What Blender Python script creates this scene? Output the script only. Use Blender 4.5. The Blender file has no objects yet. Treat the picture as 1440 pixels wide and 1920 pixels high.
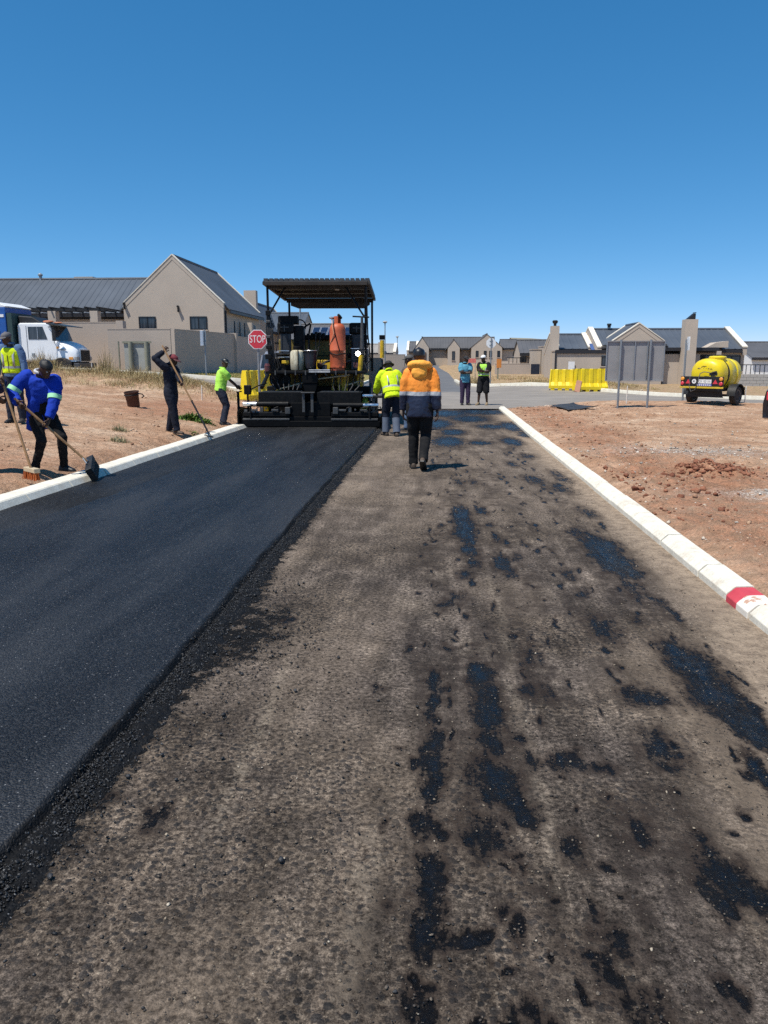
import bpy, bmesh, math, random
import numpy as np
from mathutils import Vector, Matrix, Quaternion
from mathutils.geometry import delaunay_2d_cdt

# ------------------------------------------------------------------ camera, sky, sun, exposure
S = bpy.context.scene
cam_d = bpy.data.cameras.new('camera'); cam = bpy.data.objects.new('camera', cam_d); S.collection.objects.link(cam)
cam.location = (0, 0, 1.6); cam.rotation_euler = (math.radians(90 - 11.12), 0, math.radians(3.678))
cam_d.sensor_fit = 'VERTICAL'; cam_d.sensor_height = 36; cam_d.lens = 36 * 1450 / 1920
cam_d.clip_start = 0.05; cam_d.clip_end = 6000
S.camera = cam
SUN_EL, TO_SUN = math.radians(64), (-0.72, -0.69)
W = bpy.data.worlds.new('World'); S.world = W; W.use_nodes = True
nt = W.node_tree
sky = nt.nodes.new('ShaderNodeTexSky'); sky.sky_type = 'NISHITA'; sky.sun_disc = False
sky.sun_elevation = SUN_EL; sky.sun_rotation = math.atan2(TO_SUN[0], TO_SUN[1])
sky.altitude = 3000; sky.air_density = 0.7; sky.dust_density = 0.0; sky.ozone_density = 6.0
bg = nt.nodes['Background']; bg.inputs['Strength'].default_value = 0.1
sp = nt.nodes.new('ShaderNodeSeparateColor'); nt.links.new(sky.outputs[0], sp.inputs[0])      # deep clear blue: one tone response per channel over the whole dome
cb = nt.nodes.new('ShaderNodeCombineColor')
for i, (a, g) in enumerate(((1.52, 1.27), (0.92, 0.742), (0.965, 0.604))):
    m = nt.nodes.new('ShaderNodeMath'); m.operation = 'MULTIPLY'; m.inputs[1].default_value = 0.085; nt.links.new(sp.outputs[i], m.inputs[0])
    p = nt.nodes.new('ShaderNodeMath'); p.operation = 'POWER'; p.inputs[1].default_value = g; nt.links.new(m.outputs[0], p.inputs[0])
    q = nt.nodes.new('ShaderNodeMath'); q.operation = 'MULTIPLY'; q.inputs[1].default_value = a * 10; nt.links.new(p.outputs[0], q.inputs[0])
    nt.links.new(q.outputs[0], cb.inputs[i])
nt.links.new(cb.outputs[0], bg.inputs[0])
sun_d = bpy.data.lights.new('sun', 'SUN'); sun = bpy.data.objects.new('sun', sun_d); S.collection.objects.link(sun)
sun_d.energy = 4.2; sun_d.angle = math.radians(0.53); sun_d.color = (1.0, 0.955, 0.88)
tsn = Vector((TO_SUN[0] * math.cos(SUN_EL), TO_SUN[1] * math.cos(SUN_EL), math.sin(SUN_EL))).normalized()
sun.rotation_euler = tsn.to_track_quat('Z', 'Y').to_euler(); sun.location = (0, 0, 30)
S.view_settings.view_transform = 'Standard'; S.view_settings.look = 'None'
S.view_settings.exposure = 0.4; S.view_settings.gamma = 1.0
S.cycles.use_denoising = False
S.cycles.max_bounces = 6; S.cycles.diffuse_bounces = 3; S.cycles.glossy_bounces = 3; S.cycles.transmission_bounces = 4

C = S.collection
random.seed(7); RNG = np.random.default_rng(11)

# ------------------------------------------------------------------ numpy noise
def _hash(ix, iy, seed):
    h = (ix.astype(np.int64) * 374761393 + iy.astype(np.int64) * 668265263 + seed * 1442695041) & 0x7fffffff
    h = ((h ^ (h >> 13)) * 1274126177) & 0x7fffffff
    h = (h ^ (h >> 16)) & 0x7fffffff
    return h / 0x7fffffff
def vnoise(x, y, seed=0):
    x = np.asarray(x, float); y = np.asarray(y, float)
    ix = np.floor(x); iy = np.floor(y); fx = x - ix; fy = y - iy
    fx = fx * fx * (3 - 2 * fx); fy = fy * fy * (3 - 2 * fy)
    a = _hash(ix, iy, seed); b = _hash(ix + 1, iy, seed); c = _hash(ix, iy + 1, seed); d = _hash(ix + 1, iy + 1, seed)
    return (a * (1 - fx) + b * fx) * (1 - fy) + (c * (1 - fx) + d * fx) * fy
def fbm(x, y, oct=4, seed=0, gain=0.5):
    s = 0; a = 1; t = 0
    for i in range(oct):
        s = s + a * (vnoise(x, y, seed + i * 17) - 0.5) * 2; t += a; a *= gain; x = np.asarray(x) * 2.03 + 3.1; y = np.asarray(y) * 2.01 - 1.7
    return s / t
def sstep(a, b, x):
    t = np.clip((np.asarray(x, float) - a) / (b - a), 0, 1); return t * t * (3 - 2 * t)

# ------------------------------------------------------------------ mesh building
def link(name, me, mat=None, parent=None, loc=None, rz=0):
    o = bpy.data.objects.new(name, me); C.objects.link(o)
    if mat is not None and me is not None and not me.materials:
        for m in (mat if isinstance(mat, (list, tuple)) else [mat]): me.materials.append(m)
    if parent is not None: o.parent = parent
    if loc is not None: o.location = loc
    if rz: o.rotation_euler = (0, 0, rz)
    return o
def tag(o, label=None, cat=None, group=None, kind=None):
    if label: o['label'] = label
    if cat: o['category'] = cat
    if group: o['group'] = group
    if kind: o['kind'] = kind
    return o
def thing(name, label, cat, loc=(0, 0, 0), rz=0, group=None):
    o = bpy.data.objects.new(name, None); C.objects.link(o); o.empty_display_size = 0.2
    o.location = loc; o.rotation_euler = (0, 0, rz)
    return tag(o, label, cat, group, 'thing')
def mesh_np(name, V, F, smooth=False, mi=None):
    me = bpy.data.meshes.new(name); V = np.asarray(V, np.float32); F = np.asarray(F, np.int32)
    k = F.shape[1]
    me.vertices.add(len(V)); me.vertices.foreach_set('co', V.ravel())
    me.loops.add(F.size); me.loops.foreach_set('vertex_index', F.ravel())
    me.polygons.add(len(F)); me.polygons.foreach_set('loop_start', np.arange(0, F.size, k, dtype=np.int32))
    try: me.polygons.foreach_set('loop_total', np.full(len(F), k, np.int32))
    except Exception: pass
    if smooth: me.polygons.foreach_set('use_smooth', np.ones(len(F), bool))
    if mi is not None: me.polygons.foreach_set('material_index', np.asarray(mi, np.int32))
    me.update(calc_edges=True); me.validate()
    return me
def grid_mesh(name, X, Y, Z, smooth=True):
    r, c = X.shape
    V = np.stack([X.ravel(), Y.ravel(), Z.ravel()], 1)
    i = np.arange((r - 1) * c).reshape(r - 1, c)[:, :-1].ravel()
    F = np.stack([i, i + 1, i + 1 + c, i + c], 1)
    return mesh_np(name, V, F, smooth)
def fattr(me, name, arr):
    a = me.attributes.new(name, 'FLOAT', 'POINT'); a.data.foreach_set('value', np.asarray(arr, np.float32).ravel())

class MB:
    def __init__(s): s.v = []; s.f = []; s.m = []; s.cur = 0
    def mat(s, i): s.cur = i; return s
    def add(s, vs, fs):
        b = len(s.v); s.v += [tuple(v) for v in vs]
        for f in fs: s.f.append([b + i for i in f]); s.m.append(s.cur)
        return s
    def box(s, x0, x1, y0, y1, z0, z1, M=None):
        vs = [Vector((x, y, z)) for z in (z0, z1) for y in (y0, y1) for x in (x0, x1)]
        if M is not None: vs = [M @ v for v in vs]
        return s.add(vs, [(0, 2, 3, 1), (4, 5, 7, 6), (0, 1, 5, 4), (2, 6, 7, 3), (0, 4, 6, 2), (1, 3, 7, 5)])
    def cbox(s, c, size, M=None):
        x, y, z = c; a, b, d = size[0] / 2, size[1] / 2, size[2] / 2
        return s.box(x - a, x + a, y - b, y + b, z - d, z + d, M)
    def prism(s, poly, axis, a, b, M=None):
        # poly: 2-D points in the plane across `axis` ('x': (y,z), 'y': (x,z), 'z': (x,y)), extruded from a to b
        def P(p, t): return {'x': (t, p[0], p[1]), 'y': (p[0], t, p[1]), 'z': (p[0], p[1], t)}[axis]
        n = len(poly); vs = [Vector(P(p, a)) for p in poly] + [Vector(P(p, b)) for p in poly]
        if M is not None: vs = [M @ v for v in vs]
        ar = sum(poly[i][0] * poly[(i + 1) % n][1] - poly[(i + 1) % n][0] * poly[i][1] for i in range(n))
        fs = [list(range(n))[::-1], list(range(n, 2 * n))] + [(i, (i + 1) % n, n + (i + 1) % n, n + i) for i in range(n)]
        flip = (ar < 0) ^ (axis == 'y') ^ (b < a)
        if flip: fs = [list(f)[::-1] for f in fs]
        return s.add(vs, fs)
    def tube(s, pts, r, n=10, cap=True, closed=False):
        pts = [Vector(p) for p in pts]; k = len(pts)
        rs = r if isinstance(r, (list, tuple)) else [r] * k
        up = None; rings = []
        for i, p in enumerate(pts):
            a = pts[i - 1] if i > 0 else (pts[-1] if closed else p); b = pts[i + 1] if i < k - 1 else (pts[0] if closed else p)
            d = (b - a)
            if d.length < 1e-9: d = Vector((0, 0, 1))
            d.normalize()
            if up is None: up = d.orthogonal().normalized()
            else:
                up = up - d * up.dot(d)
                up = up.normalized() if up.length > 1e-6 else d.orthogonal().normalized()
            sd = d.cross(up)
            rings.append([p + (up * math.cos(t) + sd * math.sin(t)) * rs[i] for t in [2 * math.pi * j / n for j in range(n)]])
        b = len(s.v)
        for R in rings: s.v += [tuple(v) for v in R]
        for i in range(k if closed else k - 1):
            i2 = (i + 1) % k
            for j in range(n): s.f.append([b + i * n + j, b + i * n + (j + 1) % n, b + i2 * n + (j + 1) % n, b + i2 * n + j]); s.m.append(s.cur)
        if cap and not closed:
            s.f.append([b + j for j in range(n)][::-1]); s.m.append(s.cur)
            s.f.append([b + (k - 1) * n + j for j in range(n)]); s.m.append(s.cur)
        return s
    def cyl(s, p0, p1, r, r2=None, n=16): return s.tube([p0, p1], [r, r if r2 is None else r2], n)
    def lathe(s, prof, n=24, M=None):
        # prof: (radius, height) about local Z
        b = len(s.v); k = len(prof)
        for (r, h) in prof:
            for j in range(n):
                t = 2 * math.pi * j / n; v = Vector((r * math.cos(t), r * math.sin(t), h))
                s.v.append(tuple(M @ v) if M is not None else tuple(v))
        for i in range(k - 1):
            for j in range(n): s.f.append([b + i * n + j, b + i * n + (j + 1) % n, b + (i + 1) * n + (j + 1) % n, b + (i + 1) * n + j]); s.m.append(s.cur)
        if prof[0][0] > 1e-6: s.f.append([b + j for j in range(n)][::-1]); s.m.append(s.cur)
        if prof[-1][0] > 1e-6: s.f.append([b + (k - 1) * n + j for j in range(n)]); s.m.append(s.cur)
        return s
    def ball(s, c, r, n=12, k=8):
        rx, ry, rz = r if isinstance(r, (list, tuple)) else (r, r, r)
        M = Matrix.Translation(c) @ Matrix.Diagonal((rx, ry, rz, 1))
        return s.lathe([(math.sin(math.pi * i / k) + 1e-7 * (i in (0, k)), -math.cos(math.pi * i / k)) for i in range(k + 1)], n, M)
    def loft(s, rings, cap=True):
        n = len(rings[0]); b = len(s.v)
        for R in rings: s.v += [tuple(v) for v in R]
        for i in range(len(rings) - 1):
            for j in range(n): s.f.append([b + i * n + j, b + i * n + (j + 1) % n, b + (i + 1) * n + (j + 1) % n, b + (i + 1) * n + j]); s.m.append(s.cur)
        if cap:
            s.f.append([b + j for j in range(n)][::-1]); s.m.append(s.cur); e = b + (len(rings) - 1) * n
            s.f.append([e + j for j in range(n)]); s.m.append(s.cur)
        return s
    def mesh(s, name='m', smooth=False, fix=True):
        me = bpy.data.meshes.new(name); me.from_pydata(s.v, [], s.f)
        if any(s.m): me.polygons.foreach_set('material_index', s.m)
        if fix:
            bm = bmesh.new(); bm.from_mesh(me); bmesh.ops.recalc_face_normals(bm, faces=bm.faces[:]); bm.to_mesh(me); bm.free()
        if smooth is True: me.polygons.foreach_set('use_smooth', [True] * len(me.polygons))
        elif smooth:
            me.polygons.foreach_set('use_smooth', [True] * len(me.polygons)); me.set_sharp_from_angle(angle=math.radians(smooth))
        me.update(); return me
    def build(s, name, mat, parent=None, smooth=35, bevel=0, loc=None, rz=0, fix=True):
        o = link(name, s.mesh(name, smooth, fix), mat, parent, loc, rz)
        if bevel:
            m = o.modifiers.new('bevel', 'BEVEL'); m.width = bevel; m.segments = 2; m.limit_method = 'ANGLE'; m.angle_limit = math.radians(40)
            m.use_clamp_overlap = True
        return o
def copy_tree(o, parent=None):
    c = o.copy(); C.objects.link(c)
    if parent is not None: c.parent = parent
    for ch in list(o.children): copy_tree(ch, c)
    return c
def text_mesh(body, size, extrude=0.002, align='CENTER'):
    cu = bpy.data.curves.new('t', 'FONT'); cu.body = body; cu.size = size; cu.extrude = extrude; cu.align_x = align; cu.align_y = 'CENTER'
    o = bpy.data.objects.new('t', cu); C.objects.link(o); bpy.context.view_layer.update()
    me = bpy.data.meshes.new_from_object(o.evaluated_get(bpy.context.evaluated_depsgraph_get()))
    bpy.data.objects.remove(o); bpy.data.curves.remove(cu)
    me.materials.clear()
    return me

# ------------------------------------------------------------------ materials
class NT:
    def __init__(s, name):
        s.m = bpy.data.materials.new(name); s.m.use_nodes = True; s.t = s.m.node_tree; s.n = s.t.nodes; s.l = s.t.links
        s.b = s.n['Principled BSDF']; s._co = None
    def node(s, typ, **kw):
        n = s.n.new(typ)
        for k, v in kw.items():
            if k.startswith('i_'):
                key = k[2:]
                n.inputs[int(key) if key.isdigit() else key.replace('_', ' ')].default_value = v
            else: setattr(n, k, v)
        return n
    def co(s, kind='Object'):
        n = s.node('ShaderNodeTexCoord'); return n.outputs[kind]
    def pos(s): return s.node('ShaderNodeNewGeometry').outputs['Position']
    def lk(s, a, b): s.l.new(a, b); return b
    def map(s, v, scale=(1, 1, 1), loc=(0, 0, 0)):
        n = s.node('ShaderNodeMapping'); n.inputs['Scale'].default_value = scale; n.inputs['Location'].default_value = loc
        s.lk(v, n.inputs[0]); return n.outputs[0]
    def noise(s, v, scale, detail=4, rough=0.55, out=0, dist=0):
        n = s.node('ShaderNodeTexNoise'); n.inputs['Scale'].default_value = scale; n.inputs['Detail'].default_value = detail
        n.inputs['Roughness'].default_value = rough; n.inputs['Distortion'].default_value = dist
        s.lk(v, n.inputs['Vector']); return n.outputs[out]
    def voro(s, v, scale, feature='F1', out=0, rand=1.0):
        n = s.node('ShaderNodeTexVoronoi', feature=feature); n.inputs['Scale'].default_value = scale; n.inputs['Randomness'].default_value = rand
        s.lk(v, n.inputs['Vector']); return n.outputs[out]
    def ramp(s, f, stops, interp='LINEAR'):
        n = s.node('ShaderNodeValToRGB'); n.color_ramp.interpolation = interp; e = n.color_ramp.elements
        while len(e) < len(stops): e.new(0.5)
        for i, (p, c) in enumerate(stops):
            e[i].position = p; e[i].color = (c[0], c[1], c[2], 1) if isinstance(c, (tuple, list)) else (c, c, c, 1)
        s.lk(f, n.inputs[0]); return n.outputs[0]
    def mr(s, f, a, b, c=0, d=1):
        n = s.node('ShaderNodeMapRange'); s.lk(f, n.inputs[0])
        for i, v in enumerate((a, b, c, d)): n.inputs[i + 1].default_value = v
        return n.outputs[0]
    def math(s, op, a, b=None, c=None, clamp=False):
        n = s.node('ShaderNodeMath', operation=op); n.use_clamp = clamp
        for i, v in enumerate((a, b, c)):
            if v is None: continue
            if isinstance(v, (int, float)): n.inputs[i].default_value = v
            else: s.lk(v, n.inputs[i])
        return n.outputs[0]
    def mix(s, f, a, b, typ='MIX'):
        n = s.node('ShaderNodeMix', data_type='RGBA', blend_type=typ)
        for i, v in ((0, f), (6, a), (7, b)):
            if isinstance(v, (int, float)): n.inputs[i].default_value = v if i == 0 else (v, v, v, 1)
            elif isinstance(v, (tuple, list)): n.inputs[i].default_value = (v[0], v[1], v[2], 1)
            else: s.lk(v, n.inputs[i])
        return n.outputs[2]
    def attr(s, name): return s.node('ShaderNodeAttribute', attribute_name=name).outputs['Fac']
    def sep(s, v):
        n = s.node('ShaderNodeSeparateXYZ'); s.lk(v, n.inputs[0]); return n.outputs
    def bump(s, h, strength=0.5, dist=0.01, prev=None):
        n = s.node('ShaderNodeBump'); n.inputs['Strength'].default_value = strength; n.inputs['Distance'].default_value = dist
        s.lk(h, n.inputs['Height'])
        if prev is not None: s.lk(prev, n.inputs['Normal'])
        return n.outputs[0]
    def out(s, col=None, rough=None, normal=None, metal=None, spec=None):
        for v, k in ((col, 'Base Color'), (rough, 'Roughness'), (metal, 'Metallic'), (spec, 'Specular IOR Level')):
            if v is None: continue
            if isinstance(v, (int, float)): s.b.inputs[k].default_value = v
            elif isinstance(v, (tuple, list)): s.b.inputs[k].default_value = (v[0], v[1], v[2], 1)
            else: s.lk(v, s.b.inputs[k])
        if normal is not None: s.lk(normal, s.b.inputs['Normal'])
        return s.m
MATS = {}
def simple(name, col, rough=0.6, metal=0.0, var=0.12, scale=3.0, bump=0.0, bscale=40.0, spec=0.5, dirt=None, dirt_amt=0.35):
    if name in MATS: return MATS[name]
    t = NT(name); co = t.co()
    n = t.noise(co, scale, 5, 0.6)
    lo = tuple(c * (1 - var) for c in col); hi = tuple(min(1, c * (1 + var)) for c in col)
    c = t.ramp(n, [(0.3, lo), (0.7, hi)])
    if dirt:
        f = t.mr(t.noise(co, scale * 2.7, 6, 0.65), 0.5, 0.68, 0, dirt_amt); c = t.mix(f, c, dirt)
    r = t.mr(t.noise(co, scale * 3.1, 3), 0.3, 0.7, max(0.02, rough - 0.08), min(1, rough + 0.08))
    nm = t.bump(t.noise(co, bscale, 4, 0.6), bump, 0.01) if bump else None
    MATS[name] = t.out(c, r, nm, metal, spec); return MATS[name]
# ------------------------------------------------------------------ terrain height
TOE = np.array([(0.5, -1.27), (2, -1.265), (3.4, -1.25), (5.0, -1.255), (6.8, -1.27), (9.2, -1.27), (12.6, -1.25), (18, -1.22), (27, -1.15)])
def toe(y): return np.interp(y, TOE[:, 0], TOE[:, 1])
RK = np.array([(-3, 1.97), (4.2, 1.98), (6.7, 2.0), (10.3, 2.01), (16, 2.03), (25.8, 2.13)])     # right kerb front line
def rk(y): return np.interp(y, RK[:, 0], RK[:, 1])
LK = np.array([(-3, -4.62), (7.7, -4.54), (9.9, -4.49), (13, -4.45), (17, -4.40), (26, -4.3)])
def lk(y): return np.interp(y, LK[:, 0], LK[:, 1])
CROSS = [(2.15, 25.8), (3.2, 27.0), (4.6, 28.3), (6.5, 29.5), (8.5, 30.0), (11, 29.0), (14, 27.0), (20, 23.5), (32, 17.5),
         (34, 22.0), (22, 27.5), (16, 30.9), (12.4, 33.6), (10.2, 36.2), (8.4, 39.2), (6.5, 43.2), (4.2, 46), (2.6, 48), (1.8, 51), (1.6, 60), (1.2, 140),
         (-4.6, 140), (-4.9, 60), (-4.7, 43), (-5.5, 39.6), (-9, 37.3), (-40, 36.5), (-40, 32.5), (-10, 31.0), (-6, 29.2), (-4.3, 25.8)]
def inpoly(x, y, P):
    x = np.asarray(x, float); y = np.asarray(y, float); c = np.zeros(np.broadcast(x, y).shape, bool); n = len(P)
    for i in range(n):
        (x0, y0), (x1, y1) = P[i], P[(i + 1) % n]
        if y0 == y1: continue
        c ^= ((y0 > y) != (y1 > y)) & (x < (x1 - x0) * (y - y0) / (y1 - y0) + x0)
    return c
def Hs(x, y):
    x = np.asarray(x, float); y = np.asarray(y, float)
    u = np.maximum(0, -4.9 - x)
    left = 1.4 * (1 - np.exp(-u / 10))
    shoulder = 0.085 * sstep(0.0, 0.3, x - 2.0) * (1 - sstep(24, 28, y)) + 0.085 * sstep(0, 0.4, u)
    mound = 0.17 * np.exp(-((x - 8.0) / 4.6) ** 2 - ((y - 28.3 + 0.02 * (x - 8) ** 2) / 1.5) ** 2) * sstep(3.4, 6, x)
    far = 0.8 * sstep(58, 115, y) * (1 - sstep(10, 24, x)) * (1 - 0.6 * sstep(0, 12, u)) + 0.25 * sstep(36, 46, y) * sstep(2.5, 6, x) * (1 - sstep(9, 14, x))
    bank = 0.34 * np.exp(-((y - 27.6 - 0.05 * (-6 - x)) / 1.5) ** 2) * sstep(1.3, 4.5, u)
    return left + shoulder + mound + far + bank
def Hz(x, y): return float(Hs(x, y))

def axis(segs):
    out = []
    for a, b, d in segs: out += list(np.arange(a, b, d))
    return np.array(out + [segs[-1][1]])
gx = np.concatenate([-np.geomspace(900, 22, 26), axis([(-20.5, -11, 0.5), (-11, -4.55, 0.07), (-4.55, 1.9, 0.35), (1.9, 8.5, 0.05), (8.5, 15, 0.14), (15, 24, 0.6)]), np.geomspace(26, 900, 26)])
gy = np.concatenate([axis([(-8, 3.5, 0.5), (3.5, 13, 0.05), (13, 24, 0.075), (24, 31, 0.12), (31, 52, 0.5)]), np.geomspace(54, 3500, 50)])
X, Y = np.meshgrid(gx, gy)
Z = Hs(X, Y)
onroad = ((X > lk(Y) - 0.05) & (X < rk(Y) + 0.05) & (Y < 26.2))
near_r = (X > 2.1) & (X < 24) & (Y < 34)
near_l = (X < -4.7) & (X > -22) & (Y < 36)
w = np.where(near_r, 1.0, np.where(near_l, 0.75, 0.25)) * (1 - sstep(30, 60, Y))
rid = 1 - np.abs(fbm(X * 3.1, Y * 2.6, 3, 5))
patch = sstep(-0.05, 0.45, fbm(X * 0.45, Y * 0.45, 3, 9))
strip = np.exp(-((X - rk(Y) - 1.2) / 0.9) ** 2)                    # churned strip behind the right kerb
amp = 0.014 + 0.034 * patch + 0.045 * strip * near_r
Z = Z + w * amp * (fbm(X * 4.2, Y * 4.2, 4, 3, 0.6) + 0.7 * (rid ** 4 - 0.4)) + w * 0.05 * fbm(X * 0.5, Y * 0.5, 3, 21)
Z += 0.16 * near_r * np.exp(-((X - 3.75) / 0.42) ** 2 - ((Y - 10.7) / 0.32) ** 2) * (0.75 + 0.5 * fbm(X * 7, Y * 7, 3, 40))    # dug red soil heap
Z += 0.09 * near_r * np.exp(-((X - 4.9) / 0.35) ** 2 - ((Y - 9.6) / 0.25) ** 2)
rut = fbm(X * 0.6 + 2, Y * 0.12, 3, 33)
Z -= near_l * 0.035 * np.exp(-(np.sin((X + 0.2 * rut) * 2.9) / 0.35) ** 2) * sstep(-7, -9, X) * 0.6
edge_r = sstep(0.02, 0.30, X - rk(Y) - 0.17); edge_l = sstep(0.02, 0.3, lk(Y) - 0.33 - X)
flat = np.where((Y < 26), np.where(X > 0, edge_r, edge_l), 1.0)
Z = np.where(Y < 26, Hs(X, Y) + (Z - Hs(X, Y)) * flat - 0.03 * (1 - flat), Z)
Z = np.where(onroad, -0.06, Z)
inx = inpoly(X, Y, CROSS); Z = np.where(inx, Hs(X, Y) - 0.10, Z)
ZG = Z.copy()
me = grid_mesh('ground', X, Y, Z)
red = sstep(0.0, 0.6, 0.55 * strip * near_r + 0.9 * np.exp(-((X - 3.75) / 0.8) ** 2 - ((Y - 10.7) / 0.6) ** 2) + 0.25 * fbm(X * 0.7, Y * 0.5, 4, 51) + 0.9 * np.exp(-((X + 6.6) / 1.4) ** 2 - ((Y - 21) / 3) ** 2) + 0.5 * np.exp(-((X + 6.4) / 1.2) ** 2 - ((Y - 9.6) / 1.5) ** 2))
gravel = np.clip(np.exp(-((X - 4.4) / 1.2) ** 2 - ((Y - 13.2) / 0.6) ** 2) + np.exp(-((X - 3.9) / 0.8) ** 2 - ((Y - 8.9) / 0.25) ** 2) + 1.3 * np.exp(-((X - 3.3) / 1.0) ** 2 - ((Y - 27.0) / 0.7) ** 2) + np.exp(-((X - 6.0) / 0.6) ** 2 - ((Y - 11) / 1.2) ** 2), 0, 1)
d_left = np.maximum(0, -4.9 - X)
grassy = np.clip(sstep(25, 30, Y + 0.5 * fbm(X * 0.3, Y * 0.3, 3, 8) * 6 + 0.12 * d_left) * (X < -4.5) + sstep(33, 38, Y) * (X > 1.5) * 0.9 + sstep(45, 55, Y), 0, 1)
lawn = np.clip(sstep(34, 37, Y) * (1 - sstep(46, 49, Y)) * sstep(-15, -13, X) * (1 - sstep(-7, -5.5, X)) * (0.55 + 0.6 * fbm(X * 0.5, Y * 0.5, 3, 77)) + sstep(48, 52, Y) * (1 - sstep(75, 95, Y)) * sstep(-9.5, -8.0, X) * (1 - sstep(-5.0, -4.8, X)) * 1.0, 0, 1)
fattr(me, 'red', red); fattr(me, 'gravel', gravel); fattr(me, 'grassy', grassy); fattr(me, 'lawn', lawn)
t = NT('bare_earth'); P = t.pos()
n1 = t.noise(P, 0.9, 8, 0.66); n2 = t.noise(P, 7, 7, 0.72); n3 = t.noise(P, 48, 5, 0.7); n0 = t.noise(t.map(P, (0.35, 1.0, 1)), 1.1, 6, 0.65)
c = t.ramp(n1, [(0.36, (0.36, 0.205, 0.122)), (0.5, (0.47, 0.295, 0.187)), (0.64, (0.58, 0.41, 0.28))])
c = t.mix(t.mr(n0, 0.44, 0.62, 0, 0.6), c, (0.385, 0.235, 0.145))
redm = t.math('MULTIPLY', t.attr('red'), t.mr(n2, 0.38, 0.56, 0.2, 1), clamp=True)
c = t.mix(t.math('MULTIPLY', redm, 0.75), c, t.ramp(n2, [(0.38, (0.21, 0.082, 0.045)), (0.62, (0.37, 0.175, 0.10))]))
grv = t.math('MULTIPLY', t.attr('gravel'), t.mr(t.noise(P, 14, 5, 0.75), 0.44, 0.54), clamp=True)
vr, vg, vb = t.sep(t.voro(P, 50, 'F1', 1))
c = t.mix(t.math('MULTIPLY', grv, 0.85), c, t.ramp(vr, [(0.1, (0.24, 0.22, 0.20)), (0.9, (0.60, 0.56, 0.49))]))
c = t.mix(0.85, c, t.ramp(n2, [(0.36, 0.62), (0.5, 0.98), (0.64, 1.28)]), 'MULTIPLY')
c = t.mix(0.8, c, t.ramp(n3, [(0.36, 0.66), (0.5, 1.0), (0.64, 1.3)]), 'MULTIPLY')
speck = t.math('MULTIPLY', t.mr(t.voro(P, 26, 'F1', 0), 0.30, 0.18), t.mr(t.sep(t.voro(P, 26, 'F1', 1))[0], 0.80, 0.82), clamp=True)
c = t.mix(t.math('MULTIPLY', t.math('MULTIPLY', speck, t.mr(t.noise(P, 1.6, 5, 0.7), 0.45, 0.58)), 0.8), c, (0.60, 0.53, 0.44))
gr = t.math('MULTIPLY', t.attr('grassy'), t.mr(t.noise(P, 2.6, 6, 0.7), 0.40, 0.56), clamp=True)
c = t.mix(gr, c, t.ramp(n2, [(0.38, (0.185, 0.135, 0.068)), (0.62, (0.42, 0.325, 0.175))]))
lw = t.math('MULTIPLY', t.attr('lawn'), t.mr(t.noise(P, 1.6, 6, 0.7), 0.36, 0.52, 0.3, 1), clamp=True)
c = t.mix(lw, c, t.ramp(t.noise(P, 3.4, 6, 0.7), [(0.38, (0.15, 0.165, 0.035)), (0.62, (0.36, 0.28, 0.11))]))
h = t.math('ADD', t.math('MULTIPLY', n2, 1.0), t.math('ADD', t.math('MULTIPLY', n3, 0.45), t.math('MULTIPLY', t.voro(P, 19, 'SMOOTH_F1'), -0.25)))
M_earth = t.out(c, 0.95, t.bump(h, 0.9, 0.06), spec=0.15)
tag(link('ground', me, M_earth), kind='structure')

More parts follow.
